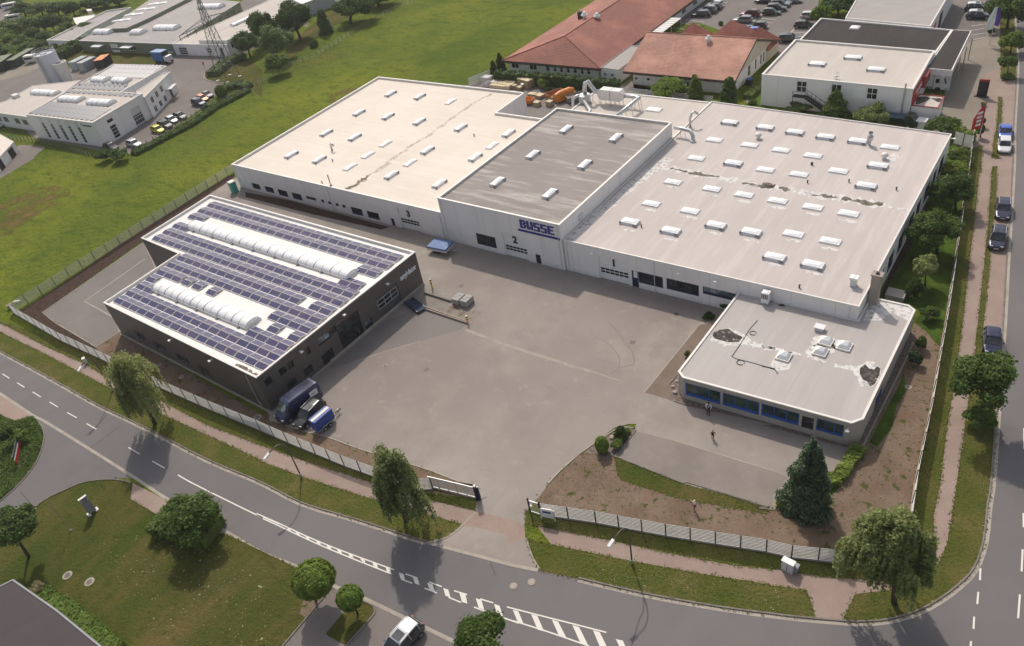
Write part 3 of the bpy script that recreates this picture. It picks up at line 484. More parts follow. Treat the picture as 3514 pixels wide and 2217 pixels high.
# ================================================================ buildings
def inset(poly, d):
    n = len(poly); out = []
    for i in range(n):
        a, b, c = poly[i-1], poly[i], poly[(i+1) % n]; e1 = (b-a).normalized(); e2 = (c-b).normalized()
        n1 = Vector((-e1.y, e1.x)); n2 = Vector((-e2.y, e2.x)); m = n1+n2; out.append(b + m*(d/max(.3, m.dot(n1))))
    return out
class Bld:
    def __init__(s, name, label, cat, poly, h, wall, roof, par=(.3, .35), cap=None, group=None, roof_obj=True):
        poly = [Vector((p[0], p[1])) for p in poly]
        ar = sum(a.x*b.y-b.x*a.y for a, b in zip(poly, poly[1:]+poly[:1]))
        s.rev = ar < 0
        if s.rev: poly = poly[::-1]
        s.poly, s.h, s.wm, s.rm, s.par, s.cap = poly, h, wall, roof, par, cap or A_CAP
        c = sum(poly, Vector((0, 0)))/len(poly); s.root = empty(name, (c.x, c.y, 0), label, cat, group); s.ops = {i: [] for i in range(len(poly))}
    def edge(s, a, b):                                          # index of the wall running closest to a->b
        m = (Vector(a)+Vector(b))/2; best = min(range(len(s.poly)), key=lambda i: ((s.poly[i]+s.poly[(i+1) % len(s.poly)])/2-m).length); return best
    def fr(s, e):
        a, b = s.poly[e], s.poly[(e+1) % len(s.poly)]; t = (b-a).normalized(); return a, t, Vector((t.y, -t.x)), (b-a).length
    def hit(s, e, n, u, v):
        a, t, nn, L = s.fr(e); d = ray(n, u, v); k = (a.dot(nn))/(d.x*nn.x+d.y*nn.y); p = Vector((d.x*k, d.y*k)); return (p-a).dot(t), CH+d.z*k
    def rect(s, e, n, A, B, n2=None):
        (s0, z0), (s1, z1) = s.hit(e, n, *A), s.hit(e, n2 or n, *B); L = s.fr(e)[3]
        s0, s1 = sorted((s0, s1)); z0, z1 = sorted((z0, z1)); return max(.1, s0), min(L-.1, s1), max(.0, z0), min(s.h-.15, z1)
    def local(s, e):
        a, t, nn, L = s.fr(e); return Vector((a.x, a.y, 0)), Vector((t.x, t.y, 0)), Vector((nn.x, nn.y, 0)), Vector((0, 0, 1))
    def bx(s, mb, e, s0, s1, d0, d1, z0, z1): o, t, nn, z = s.local(e); mb.frame(o, t, nn, z, s0, s1, d0, d1, z0, z1)
    def window(s, e, r, fm, gm, nx=2, ny=1, bar=.07, deep=.14, sill=None, foot=0, name='window', label=None):
        s0, s1, z0, z1 = r; s.ops[e].append(r); mb = MB(); f = bar; d0, d1 = -deep, -deep+.07
        s.bx(mb, e, s0, s0+f, d0, d1, z0, z1); s.bx(mb, e, s1-f, s1, d0, d1, z0, z1); s.bx(mb, e, s0+f, s1-f, d0, d1, z1-f, z1); s.bx(mb, e, s0+f, s1-f, d0, d1, z0, z0+max(f, foot))
        for i in range(1, nx): c = s0+(s1-s0)*i/nx; s.bx(mb, e, c-f*.4, c+f*.4, d0, d1-.01, z0+f, z1-f)
        for i in range(1, ny): c = z0+(z1-z0)*i/ny; s.bx(mb, e, s0+f, s1-f, d0, d1-.02, c-f*.4, c+f*.4)
        w_ = mb.build(name, fm, s.root); ORG[w_.name] = ORG[s.root.name]
        if label: w_['label'] = label
        g = MB(); s.bx(g, e, s0+f*.5, s1-f*.5, -deep-.03, -deep+.02, z0+f*.5, z1-f*.5); g.build('pane', gm, w_)
        if sill: sb = MB(); s.bx(sb, e, s0-.05, s1+.05, -deep+.07, .06, z0-.05, z0+.01); sb.build('sill', sill, w_)
        return w_
    def door(s, e, r, m, hm=None, glass_=None, name='door'):
        s0, s1, z0, z1 = r; z0 = 0 if z0 < .5 else z0; s.ops[e].append((s0, s1, z0, z1)); mb = MB(); s.bx(mb, e, s0, s1, -.2, -.13, z0, z1)
        for a in (s0, s1-.07): s.bx(mb, e, a, a+.07, -.13, -.08, z0, z1)
        s.bx(mb, e, s0+.07, s1-.07, -.13, -.08, z1-.07, z1); o = mb.build(name, m, s.root); ORG[o.name] = ORG[s.root.name]
        k = MB(); s.bx(k, e, s1-.22, s1-.12, -.13, -.07, z0+1.0, z0+1.06); k.build('handle', hm or A_LGREY, o)
        if glass_: g = MB(); s.bx(g, e, s0+.2, s1-.2, -.13, -.12, z0+(z1-z0)*.55, z1-.15); g.build('pane', glass_, o)
        return o
    def gate(s, e, r, m, rows, cols=6, seams=5, glass_=None, num=None, deep=.22, zg=None):
        s0, s1, z0, z1 = r; z0 = 0 if z0 < .7 else z0; s.ops[e].append((s0, s1, z0, z1)); mb = MB(); H = (z1-z0)/seams
        for i in range(seams): s.bx(mb, e, s0, s1, -deep-.06, -deep, z0+i*H+.015, z0+(i+1)*H)
        s.bx(mb, e, s0, s1, -deep-.05, -deep-.02, z0, z1); s.bx(mb, e, s0, s0+.1, -deep, -deep+.06, z0, z1); s.bx(mb, e, s1-.1, s1, -deep, -deep+.06, z0, z1)
        o = mb.build('roller_gate', m, s.root); ORG[o.name] = ORG[s.root.name]; g = MB()
        for a, b in rows:
            za, zb = z0+(z1-z0)*a, z0+(z1-z0)*b; W = (s1-s0-.3)/cols
            for i in range(cols): s.bx(g, e, s0+.15+i*W+.05, s0+.15+(i+1)*W-.05, -deep, -deep+.03, za, zb)
        if rows: g.build('window_strip', glass_ or A_GLASS, o)
        if num: s.text(e, num, (s0+s1)/2, z0+(z1-z0)*.76, (z1-z0)*.40, A_DARKM, o, -deep+.02, 'number', .07)
        return o
    def text(s, e, txt, sc_, zc, size, m, parent, d=.03, name='lettering', bold=.0, width=None):
        cu = bpy.data.curves.new(name, 'FONT'); cu.body = txt; cu.size = size; cu.extrude = .03; cu.offset = bold; cu.align_x = 'CENTER'; cu.align_y = 'CENTER'; cu.resolution_u = 3
        tmp = bpy.data.objects.new('tmp', cu); COL.objects.link(tmp); bpy.context.view_layer.update(); me = bpy.data.meshes.new_from_object(tmp)
        bpy.data.objects.remove(tmp); o = bpy.data.objects.new(name, me); COL.objects.link(o); me.materials.clear(); me.materials.append(m); me.name = name
        P, t, nn, z = s.local(e); org = ORG[s.root.name]; kx = 1
        if width: xs = [v.co.x for v in me.vertices]; kx = width/(max(xs)-min(xs))
        for v in me.vertices:
            x, y, zz = v.co; w_ = P + t*(sc_+x*kx) + z*(zc+y) + nn*(d+zz) - org; v.co = w_
        o.parent = parent; return o
    def done(s, drop=None, holes=True):
        mb = MB(); H = s.h
        for e in range(len(s.poly)):
            a, t, nn, L = s.fr(e); R_ = [(max(0.02, r[0]), min(L-.02, r[1]), max(.0, r[2]), min(H-.05, r[3])) for r in s.ops[e]]
            ss = sorted({0.0, L} | {x for r in R_ for x in r[:2]}); zs = sorted({0.0, H} | {x for r in R_ for x in r[2:]}); P = lambda x, z, d=0: (a.x+t.x*x+nn.x*d, a.y+t.y*x+nn.y*d, z)
            for i in range(len(ss)-1):
                for j in range(len(zs)-1):
                    cs, cz = (ss[i]+ss[i+1])/2, (zs[j]+zs[j+1])/2
                    if any(r[0] < cs < r[1] and r[2] < cz < r[3] for r in R_): continue
                    mb.add([P(ss[i], zs[j]), P(ss[i+1], zs[j]), P(ss[i+1], zs[j+1]), P(ss[i], zs[j+1])], [(0, 1, 2, 3)])
            for x0, x1, z0, z1 in R_:
                D = -.3
                for A, B in (((x0, z0), (x0, z1)), ((x0, z1), (x1, z1)), ((x1, z1), (x1, z0)), ((x1, z0), (x0, z0))):
                    mb.add([P(*A), P(*B), P(*B, D), P(*A, D)], [(0, 1, 2, 3)])
                mb.add([P(x0, z0, D), P(x1, z0, D), P(x1, z1, D), P(x0, z1, D)], [(0, 1, 2, 3)])
        mb.build('wall', s.wm, s.root)
        pw, ph = s.par; inn = inset(s.poly, pw)
        s.zr = H-ph
        MB().sheet(inn, H-ph).build('roof', s.rm, s.root)
        out = inset(s.poly, -.04); mb = MB(); n = len(out)
        for i in range(n):
            j = (i+1) % n; a, b, c, d = out[i], out[j], inn[j], inn[i]
            mb.add([(*a, H), (*b, H), (*c, H), (*d, H), (*c, H-ph), (*d, H-ph), (*a, H-.14), (*b, H-.14)], [(0, 1, 2, 3), (3, 2, 4, 5), (6, 7, 1, 0)])
        mb.build('parapet', s.cap, s.root)
        return s
def skylight(b, c, L=2.4, W=1.1, rot=0, raised=False, zr=None):
    """acrylic dome on a kerb; the raised ones are smoke vents with dark actuator boxes"""
    zr = b.zr if zr is None else zr; o = Vector((c[0], c[1], zr)); ax = Vector((math.cos(rot), math.sin(rot), 0)); ay = Vector((-math.sin(rot), math.cos(rot), 0)); az = Vector((0, 0, 1))
    hk = .34 if raised else .16; mb = MB()
    k = .12; V = []
    for (sx, sy) in ((-1, -1), (1, -1), (1, 1), (-1, 1)): V.append(o+ax*sx*(L/2+k)+ay*sy*(W/2+k)-az*.01)
    for (sx, sy) in ((-1, -1), (1, -1), (1, 1), (-1, 1)): V.append(o+ax*sx*L/2+ay*sy*W/2+az*hk)
    mb.add(V, [(0,1,5,4),(1,2,6,5),(2,3,7,6),(3,0,4,7),(4,5,6,7)]); f = mb.build('skylight', A_LGREY if raised else A_CAP, b.root); ORG[f.name] = ORG[b.root.name]
    d = MB(); N = 6; M = 4; b0 = []
    for i in range(N+1):
        for j in range(M+1):
            x, y = -1+2*i/N, -1+2*j/M; zz = .2*(1-abs(x)**4)*(1-abs(y)**2.4); b0.append(o+ax*x*(L/2-.02)+ay*y*(W/2-.02)+az*(hk+.03+zz))
    d.add(b0, [(i*(M+1)+j, (i+1)*(M+1)+j, (i+1)*(M+1)+j+1, i*(M+1)+j+1) for i in range(N) for j in range(M)])
    d.frame(o, ax, ay, az, -L/2, L/2, -W/2, W/2, hk-.02, hk+.035); d.build('dome', A_DOME, f, smooth=False)
    if raised:
        MB().frame(o, ax, ay, az, -L/2-.18, -L/2+.12, -W/2-.1, -W/2+.25, .12, hk+.04).build('actuator', plain('grey_plastic', (.2,.2,.2), .6), f); MB().frame(o, ax, ay, az, L/2-.45, L/2+.1, -W/2-.14, -W/2+.06, .1, hk+.02).build('actuator', plain('grey_plastic', (.2,.2,.2), .6), f)
    return f
def vault(b, p0, p1, wd, bays, zr):
    """long barrel skylight with ribs"""
    p0, p1 = Vector((*p0, zr)), Vector((*p1, zr)); ax = (p1-p0).normalized(); ay = Vector((-ax.y, ax.x, 0)); az = Vector((0, 0, 1)); L = (p1-p0).length; N = 10
    k = MB(); k.frame(p0, ax, ay, az, -.1, L+.1, -wd/2-.1, wd/2+.1, -.01, .32); f = k.build('barrel_skylight', A_CAP, b.root); ORG[f.name] = ORG[b.root.name]
    def arc(x, r, z0=.32): return [p0+ax*x+ay*(-math.cos(math.pi*i/N)*r)+az*(z0+math.sin(math.pi*i/N)*r*.5) for i in range(N+1)]
    g = MB(); A = arc(0, wd/2); B = arc(L, wd/2); g.add(A+B, [(i, i+1, N+1+i+1, N+1+i) for i in range(N)] + [tuple(range(N+1)), tuple(range(2*N+1, N, -1))]); g.build('glazing', A_DOME, f, smooth=False)
    r = MB()
    for i in range(bays+1):
        x = L*i/bays; w2 = .07 if i % 2 == 0 else .03; A = arc(max(0, x-w2), wd/2+.03); B = arc(min(L, x+w2), wd/2+.03); r.add(A+B, [(i_, i_+1, N+2+i_, N+1+i_) for i_ in range(N)])
        if i % 3 == 1: r.frame(p0, ax, ay, az, x-.25, x+.25, -wd/2-.3, -wd/2-.1, .0, .22)
    r.build('rib', plain('grey_plastic', (.2,.2,.2), .6), f); return f
def lamp_on_wall(b, e, n, u, v, m=None):
    s_, z = b.hit(e, n, u, v); mb = MB(); b.bx(mb, e, s_-.05, s_+.05, 0, .35, z-.03, z+.03); b.bx(mb, e, s_-.18, s_+.18, .3, .6, z-.1, z+.06); mb.build('wall_lamp', m or A_WHITE, b.root)
# ---- left hall
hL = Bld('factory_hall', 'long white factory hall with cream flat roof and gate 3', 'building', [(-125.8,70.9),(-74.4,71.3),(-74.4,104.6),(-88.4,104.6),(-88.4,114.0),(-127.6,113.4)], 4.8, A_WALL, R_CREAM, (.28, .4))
e = hL.edge((-125.8,70.9), (-74.4,71.3)); W = hL.window
W(e, hL.rect(e, 5, (2305,232), (2400,302)), A_NAVY, A_GLASS, 3)
for A, B, nx in (((70,262),(170,334),2),((190,290),(297,368),3),((318,320),(428,401),2),((450,352),(552,402),1),((590,385),(627,418),1),((652,401),(692,436),1),((720,418),(760,452),1),((783,433),(823,468),1),((862,452),(985,543),3),((1008,488),(1137,580),3)):
    W(e, hL.rect(e, 6, A, B), A_NAVY, A_GLASS, nx, foot=.3 if nx > 1 else .08)
hL.door(e, hL.rect(e, 6, (1230,557), (1285,645)), A_NAVY)
hL.gate(e, hL.rect(e, 6, (1285,460), (1522,712)), A_WHITE, [(.28,.36),(.40,.48)], 6, 5, None, '3')
hL.done()
for u, v, r in ((1230,858,1),(1497,885,1),(1782,928,0),(940,1033,1),(1206,1066,1),(1493,1114,1),(638,1218,1),(900,1258,1),(1184,1314,0),(318,1418,1),(575,1462,1),(1022,1418,0),(1873,1170,1),(2313,1222,1),(1568,1378,1),(2163,1331,0),(2007,1442,1),(1410,1488,0)): skylight(hL, q(2, u, v, 4.6), 2.5, 1.05, math.pi/2, r)
for u, v, r in ((857,83,0),(1237,160,1),(1678,240,1)): skylight(hL, q(6, u, v, 4.6), 2.5, 1.05, math.pi/2, r)
# ---- grey-roofed high hall
hG = Bld('factory_hall', 'higher white factory hall with weathered grey roof, gate 2 and blue company name', 'building', [(-74.35,71.15),(-52.75,71.2),(-52.5,104.2),(-74.35,104.2)], 7.43, A_WALL, R_DARK, (.26, .35))
e = hG.edge((-74.35,71.15), (-52.75,71.2)); W = hG.window
W(e, hG.rect(e, 6, (2010,692), (2210,840)), A_DARKM, A_GLASS, 4)
hG.gate(e, (lambda a, b: (a[0], b[1], 0, a[3]))(hG.rect(e, 6, (2250,690), (2300,905)), hG.rect(e, 7, (0,705), (150,968))), A_WHITE, [(.26,.34),(.38,.46)], 6, 5, None, '2')
hG.door(e, hG.rect(e, 7, (205,887), (267,990)), A_DARKM)
s0, zt = hG.hit(e, 7, 60, 568); s1, zb = hG.hit(e, 7, 390, 697)
zt2 = zt; zb2 = hG.hit(e, 7, 65, 640)[1]; lw_ = s1-s0; P5 = {'B': ('111111','100001','110011' if 0 else '101101','100001','101101','100001','111111')}
GL = {'B': ["##### ","##  ##","##  ##","##### ","##  ##","##  ##","##### "], 'U': ["##  ##","##  ##","##  ##","##  ##","##  ##","#### #","### ##"], 'S': ["######","##    ","##    ","######","    ##","    ##","######"], 'E': ["######","##    ","##    ","##### ","##    ","##    ","######"]}
sg = MB(); lh = (zt-zb2)/7; cw = lw_/(5*7.0)
for k, ch in enumerate('BUSSE'):
    for r_, row in enumerate(GL[ch]):
        i = 0
        while i < 6:
            if row[i] == '#':
                j = i
                while j < 6 and row[j] == '#': j += 1
                x = s0+(k*7.0)*cw; hG.bx(sg, e, x+i*cw, x+j*cw, .01, .12, zt-(r_+1)*lh, zt-r_*lh); i = j
            else: i += 1
sa, za = hG.hit(e, 7, 45, 640); sb_, zb_ = hG.hit(e, 7, 430, 730)
sb_ = min(sb_, hG.fr(e)[3]-.05); hG.bx(sg, e, s0-.5, sb_, .01, .1, zb2-.62, zb2-.30)
sg.build('company_name', A_LOGO, hG.root)['label'] = 'dark blue block lettering BUSSE with a bar below'
hG.done()
for u, v in ((1331,306),(1448,326),(1253,366),(1375,389),(1170,430),(1293,458)): skylight(hG, q(0, u, v, 7.1), 2.5, 1.05, math.pi/2, True)
e2 = hG.edge((-52.7,80), (-52.6,90)); vb = MB(); s_, z_ = hG.hit(e2, 7, 620, 535); hG.bx(vb, e2, s_-.5, s_+.5, .0, .15, 5.3, 6.3); vb.build('wall_vent', A_LGREY, hG.root)
# ---- right hall
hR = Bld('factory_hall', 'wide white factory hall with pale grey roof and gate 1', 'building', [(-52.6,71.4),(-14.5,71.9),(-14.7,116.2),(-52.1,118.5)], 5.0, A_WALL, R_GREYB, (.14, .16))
e = hR.edge((-52.6,71.4), (-14.5,71.9)); W = hR.window
hR.gate(e, hR.rect(e, 7, (778,897), (1072,1190)), A_WHITE, [(.27,.35),(.39,.47)], 6, 5, None, '1')
hR.door(e, hR.rect(e, 7, (1088,1035), (1160,1210)), A_NAVY, None, A_WHITE)
W(e, hR.rect(e, 7, (1148,1047), (1380,1205)), A_NAVY, A_GLASS, 4, 1); W(e, hR.rect(e, 7, (1408,1107), (1708,1280)), A_NAVY, A_GLASS, 5, 1)
W(e, hR.rect(e, 7, (1743,1182), (2050,1325)), A_NAVY, A_GLASSB, 5, 1, foot=.35)
for u, v in ((740,870),(1530,1050),(1872,1122)): lamp_on_wall(hR, e, 7, u, v)
e = hR.edge((-14.5,71.9), (-14.7,116.2)); L = hR.fr(e)[3]
for A, B in (((1072,1288),(1110,1128)),((1125,1188),(1203,952)),((1218,1003),(1293,780)),((1308,842),(1380,632)),((1395,608),(1452,474)),((1468,486),(1530,330)),((1540,352),(1590,216)),((1608,200),(1655,90))):
    r = hR.rect(e, 8, A, B); W(e, (r[0], r[1], max(.6, min(r[2], 1.4)), 3.3), A_NAVY, A_GLASS, 3, 1)
lamp_on_wall(hR, e, 4, 1775, 1198)
hR.done()
for x, y, r in ((1717,289,1),(1800,301,1),(1870,312,1),(1942,323,1),(2017,333,1),(2093,346,0),(1680,329,0),(1763,341,0),(1837,353,0),(1912,366,0),(1725,385,1),(1638,372,0),(1800,399,0),(1879,410,0),(1972,402,0),(2065,391,1),(2037,438,1),(1583,428,0),(1674,444,0),(1750,458,0),(1829,472,0),(1912,487,0),(1996,502,0),(1532,479,0),(1623,496,0),(1482,523,1),(1578,544,1),(1684,531,1),(1767,547,1),(1866,550,0),(1953,567,0),(1822,606,1),(1912,624,1)):
    skylight(hR, q(0, x, y, 4.95), 2.35, 1.25, 0, bool(r))
# ---- back hall with the extraction plant
hM = Bld('factory_hall', 'low white back hall with pale roof and silver extraction ducts', 'building', [(-75,104.35),(-52.25,104.35),(-52.2,118.5),(-75,118.5)], 4.8, A_WALL, R_MID, (.25, .15))
hM.done(); skylight(hM, q(0, 1538, 257, 4.8), 2.6, 1.4, 0, False)
# patched seams and stains lying on the roofs (real repairs, thin sheets of sealant)
def blobs(mb, n, pts, wd, z, seed=1, jag=.5):
    r = random.Random(seed); P = smooth([q(n, u, v, z) for u, v in pts], 6)
    L, Rr = [], []
    for i, p in enumerate(P):
        d = (P[min(i+1, len(P)-1)]-P[max(i-1, 0)]).normalized(); nn = Vector((-d.y, d.x)); L.append(p+nn*wd*(.5+jag*(r.random()-.3))); Rr.append(p-nn*wd*(.5+jag*(r.random()-.3)))
    n_ = len(P); mb.add([(*p, z) for p in Rr]+[(*p, z) for p in L], [(i, i+1, n_+i+1, n_+i) for i in range(n_-1)])
A_MOSS = surf('roof_moss', [(.2,.165,.13), ((.1,.08,.06), 1.5, .42, .6, .8)], .95, None, (2.2, .34, .5, 1))
A_SEAL = surf('white_sealant', [(.7,.67,.64), ((.5,.46,.43), 2, .5, .7, .7)], .7, None, (1.6, .30, .5, .95))
A_DIRT = surf('roof_dirt', [(.6,.53,.45), ((.45,.38,.31), .8, .4, .62, .8), ((.6,.54,.48), 2, .5, .65, .8)], .9, None, (1.3, .36, .6, .6))
A_PUD = surf('dried_puddle', [(.06,.05,.045), ((.16,.13,.12), 1.2, .5, .62, .8), ((.03,.03,.03), 3, .5, .6, .7)], .9, None, (1.8, .30, .42, 1.0))
zR = hR.zr
m = MB(); blobs(m, 7, [(1370,95),(1480,110),(1640,140),(1800,175),(1970,205),(2060,212)], .75, zR+.006, 3, 1.3); blobs(m, 7, [(2095,228),(2250,255),(2400,275)], .8, zR+.006, 4, 1.2); blobs(m, 8, [(0,250),(140,280),(280,300),(420,325)], .7, zR+.006, 5, 1.3)
blobs(m, 8, [(440,335),(620,360),(780,385),(950,410),(1130,445)], 1.0, zR+.006, 6, 1.2); blobs(m, 8, [(1150,455),(1260,468),(1350,485)], .35, zR+.006, 7, 1.4); build_split(m, 'moss_seam', A_SEAL, hR.root)
m = MB(); blobs(m, 7, [(1450,98),(1560,125),(1720,155),(1890,180)], .3, zR+.012, 13, 2.0); blobs(m, 7, [(2110,232),(2290,262),(2400,272)], .3, zR+.012, 14, 1.6); blobs(m, 8, [(0,248),(110,268)], .45, zR+.012, 15, 2); blobs(m, 8, [(150,285),(260,300)], .35, zR+.012, 15, 2)
blobs(m, 8, [(450,345),(560,350),(690,370)], .32, zR+.012, 16, 1.8); blobs(m, 8, [(735,378),(900,405),(1110,438)], .5, zR+.012, 17, 1.5); build_split(m, 'moss_strip', A_MOSS, hR.root)
m = MB(); blobs(m, 7, [(520,740),(900,420),(1200,170),(1440,10)], 1.6, zR+.005, 8, .4); blobs(m, 8, [(1120,60),(1190,20),(1240,-30)], 1.0, zR+.005, 9, .5)
rr = random.Random(5)
for x, y in ((1674,460),(1750,474),(1829,488),(1912,503),(1996,520),(1532,495),(1623,512),(1482,542),(1578,563),(1684,549),(1767,566),(1866,566),(1953,586),(1822,622),(1912,642),(1583,440)):
    c = q(0, x, y, zR); pts = [(c.x+math.cos(a)*1.1*(.7+.5*rr.random()), c.y+math.sin(a)*.32*(.6+.7*rr.random())) for a in [i*math.pi/7 for i in range(14)]]; m.sheet(pts, zR+.006)
build_split(m, 'white_patch', A_SEAL, hR.root)
zL = hL.zr; m = MB(); blobs(m, 2, [(1210,1490),(1400,1355),(1600,1230),(1760,1110),(1980,960),(2180,850)], .45, zL+.006, 10, 1.5); blobs(m, 6, [(820,292),(930,240),(1060,150),(1220,50)], .7, zL+.006, 11, 1.2); build_split(m, 'patched_seam', A_DIRT, hL.root)
m = MB(); blobs(m, 6, [(820,292),(880,265),(960,215),(1030,170)], .5, zL+.012, 12, 1.6); build_split(m, 'moss_strip', A_MOSS, hL.root)
for bld, pts in ((hR, ((8,455,70),(8,420,235),(8,800,228),(8,1235,300),(7,1180,640),(8,345,1198),(7,700,300),(4,575,1430))), (hL, ((6,605,240),(2,700,1480),(2,1500,760),(2,2000,1250)))):
    for n_, u, v in pts: c = q(n_, u, v, bld.zr); MB().lathe((c.x, c.y, bld.zr), [(.09, 0), (.09, .35), (.14, .36), (.14, .42)], 8).build('vent_stub', A_DARKM, bld.root)
for bld, a_, b_, ss in ((hR, (-52.6,71.4), (-14.5,71.9), (.5, 13.5, 37.2)), (hL, (-125.8,70.9), (-74.4,71.3), (.6, 26, 51)), (hG, (-74.35,71.15), (-52.75,71.2), (.5, 21.2))):
    ed = bld.edge(a_, b_); o_, t_, n_, u_ = bld.local(ed)
    for s_ in ss: MB().tube([o_+t_*s_+n_*.1+u_*(bld.h-.3), o_+t_*s_+n_*.1+u_*.05], .05, 6).build('downpipe', A_LGREY, bld.root)
# ---- office pavilion
Op = [q(11,1518,465,3.15), q(11,1560,520,3.15), q(12,825,940,3.15), q(12,935,900,3.15), q(8,1410,1400,3.15), q(8,1350,1355,3.15), Vector((-13.2,76.6)), Vector((-14.4,76.6)), Vector((-14.4,71.85)), Vector((-28.0,71.75))]
hO = Bld('office_pavilion', 'low beige office pavilion with blue framed windows and cut corners', 'building', Op, 3.15, A_WALLB, R_OFF, (.2, .12), A_CAP)
e = hO.edge(Op[1], Op[2]); W = hO.window
for A, B, n2 in (((1583,568),(1905,775),11),((1928,660),(2258,872),11),((2285,760),(335,968),12)): W(e, hO.rect(e, 11, A, B, n2), A_BLUE, A_GLASSG, 3, 1, .12, foot=.38)
W(e, hO.rect(e, 12, (508,895), (742,1075)), A_BLUE, A_GLASSG, 3, 1, .12, foot=.3)
hO.door(e, hO.rect(e, 12, (373,873), (468,1010)), A_DARKM, None, A_GLASS); hO.window(e, hO.rect(e, 11, (1575,548), (1600,562)), A_WHITE, A_WHITE, 1, name='house_number')
lamp_on_wall(hO, e, 12, 795, 985)
e = hO.edge(Op[3], Op[4])
W(e, hO.rect(e, 12, (1018,885), (1118,575)), A_BLUE, A_GLASSG, 2, 1, .12, foot=.3)
for A, B in (((1172,480),(1213,402)),((1220,388),(1257,305)),((1268,280),(1305,205)),((1315,170),(1350,100)),((1355,90),(1392,20))): W(e, hO.rect(e, 12, A, B), A_BLUE, A_GLASSG, 2, 1, .1, foot=.12)
hO.done(); zO = hO.zr
for u, v in ((203,330),(540,285),(590,190),(760,235)):
    c = q(12, u, v-8, zO+.25); mb = MB(); s2 = .72
    mb.lathe((c.x, c.y, zO-.005), [(s2*1.41, 0), (s2*1.41, .2), (s2*1.25, .22)], 4); f = mb.build('dome_skylight', A_CAP, hO.root); ORG[f.name] = ORG[hO.root.name]
    MB().lathe((c.x, c.y, zO), [(s2*1.1, .2), (s2*1.1, .3), (s2*.75, .55), (s2*.06, .8)], 4).build('dome', A_DOME, f)
    for o_ in (f, f.children[0]):
        cc = Vector((c.x, c.y, 0))-ORG[hO.root.name]
        for v_ in o_.data.vertices: x, y = v_.co.x-cc.x, v_.co.y-cc.y; v_.co.x = cc.x+(x-y)*.7071; v_.co.y = cc.y+(x+y)*.7071
c = q(12, 530, 85, zO); MB().box(c.x-.45, c.x+.45, c.y-.35, c.y+.35, zO-.01, zO+.45).box(c.x-.55, c.x+.55, c.y-.45, c.y+.45, zO+.45, zO+.52).build('roof_vent', A_LGREY, hO.root)
m = MB(); blobs(m, 11, [(1830,160),(1900,200),(2000,222),(2110,180),(2180,215),(2300,240),(2408,262)], .45, zO+.006, 21, 1.2); blobs(m, 12, [(0,240),(140,265),(220,290)], .3, zO+.006, 22, 1.2); blobs(m, 12, [(280,300),(400,320),(480,350),(600,380)], .25, zO+.006, 23, 1.4); blobs(m, 12, [(670,405),(800,430),(900,440)], .3, zO+.006, 24, 1.4)
def patch(mb, n, pts, z): mb.sheet([q(n, u, v, z) for u, v in pts], z)
patch(m, 12, [(790,425),(850,430),(930,395),(960,375),(1030,378),(1080,430),(1095,470),(1070,560),(1010,610),(940,600),(910,612),(880,540),(840,480)], zO+.009)
patch(m, 8, [(990,1345),(1080,1310),(1330,1360),(1380,1400),(1340,1498),(1200,1430),(1090,1498),(930,1498)], zO+.006)
patch(m, 11, [(1925,95),(1985,68),(2120,125),(2180,170),(2150,235),(2050,215),(1900,215),(1820,190),(1840,130)], zO+.009)
for u, v in ((540,180),(500,275),(720,215),(175,385),(590,235)): c = q(12, u, v+12, zO); m.sheet([(c.x+math.cos(a)*1.15*(.8+.3*rr.random()), c.y+math.sin(a)*1.1*(.8+.3*rr.random())) for a in [i*math.pi/6 for i in range(12)]], zO+.004)
build_split(m, 'white_patch', A_SEAL, hO.root)
m = MB(); patch(m, 12, [(900,440),(950,400),(985,440),(1030,450),(1060,420),(1090,440),(1080,500),(1040,580),(1000,605),(960,555),(930,545),(900,490)], zO+.014); patch(m, 11, [(1840,110),(1900,85),(1980,75),(2040,120),(2110,150),(2080,195),(1990,200),(1940,190),(1850,165),(1835,140)], zO+.014)
patch(m, 8, [(150,1350),(200,1345),(215,1370),(160,1365)], zO+.014); patch(m, 12, [(215,285),(280,290),(270,302),(220,298)], zO+.014)
build_split(m, 'puddle_stain', A_PUD, hO.root)
cab = MB(); z_ = zO+.03
cab.tube([(*q(11,u,v,z_),z_) for u, v in ((2245,0),(2180,70),(2080,230),(2010,330),(2050,350),(2190,385),(2330,425),(2408,442))], .035, 5); cab.tube([(*q(12,u,v,z_),z_) for u, v in ((0,418),(60,432),(120,450),(148,490))], .035, 5)
for u, v, r in ((2205,115,.35),(2090,385,.4)): c = q(11, u, v, z_); cab.tube([(c.x+r*math.cos(a), c.y+r*math.sin(a), z_+.02) for a in [i*math.pi/6 for i in range(12)]], .035, 5)
cab.build('roof_cable', A_DARKM, hO.root)
# things standing on these roofs
c = q(8, 1025, 1335, zO); h_ = 6.9; t = empty('chimney', (c.x, c.y, zO), 'square brick chimney rising beside the low office roof', 'chimney')
MB().box(c.x-.55, c.x+.45, c.y-.4, c.y+.4, zO, h_).build('stack', A_BRICK, t); MB().box(c.x-.65, c.x+.55, c.y-.5, c.y+.5, h_, h_+.15).build('cap', A_STONE, t); MB().box(c.x-.2, c.x+.12, c.y-.15, c.y+.15, h_+.15, h_+.35).build('flue', A_DARKM, t)
c = q(8, 840, 1175, zR); t = empty('roof_ventilator', (c.x, c.y, zR), 'white box ventilator near the brick chimney on the pale grey roof', 'ventilator')
MB().box(c.x-.32, c.x+.32, c.y-.32, c.y+.32, zR, zR+.9).build('housing', A_LGREY, t); MB().box(c.x-.45, c.x+.45, c.y-.4, c.y+.4, zR+.95, zR+1.2).box(c.x-.03, c.x+.03, c.y-.42, c.y+.42, zR+1.2, zR+1.25).build('hood', A_WHITE, t)
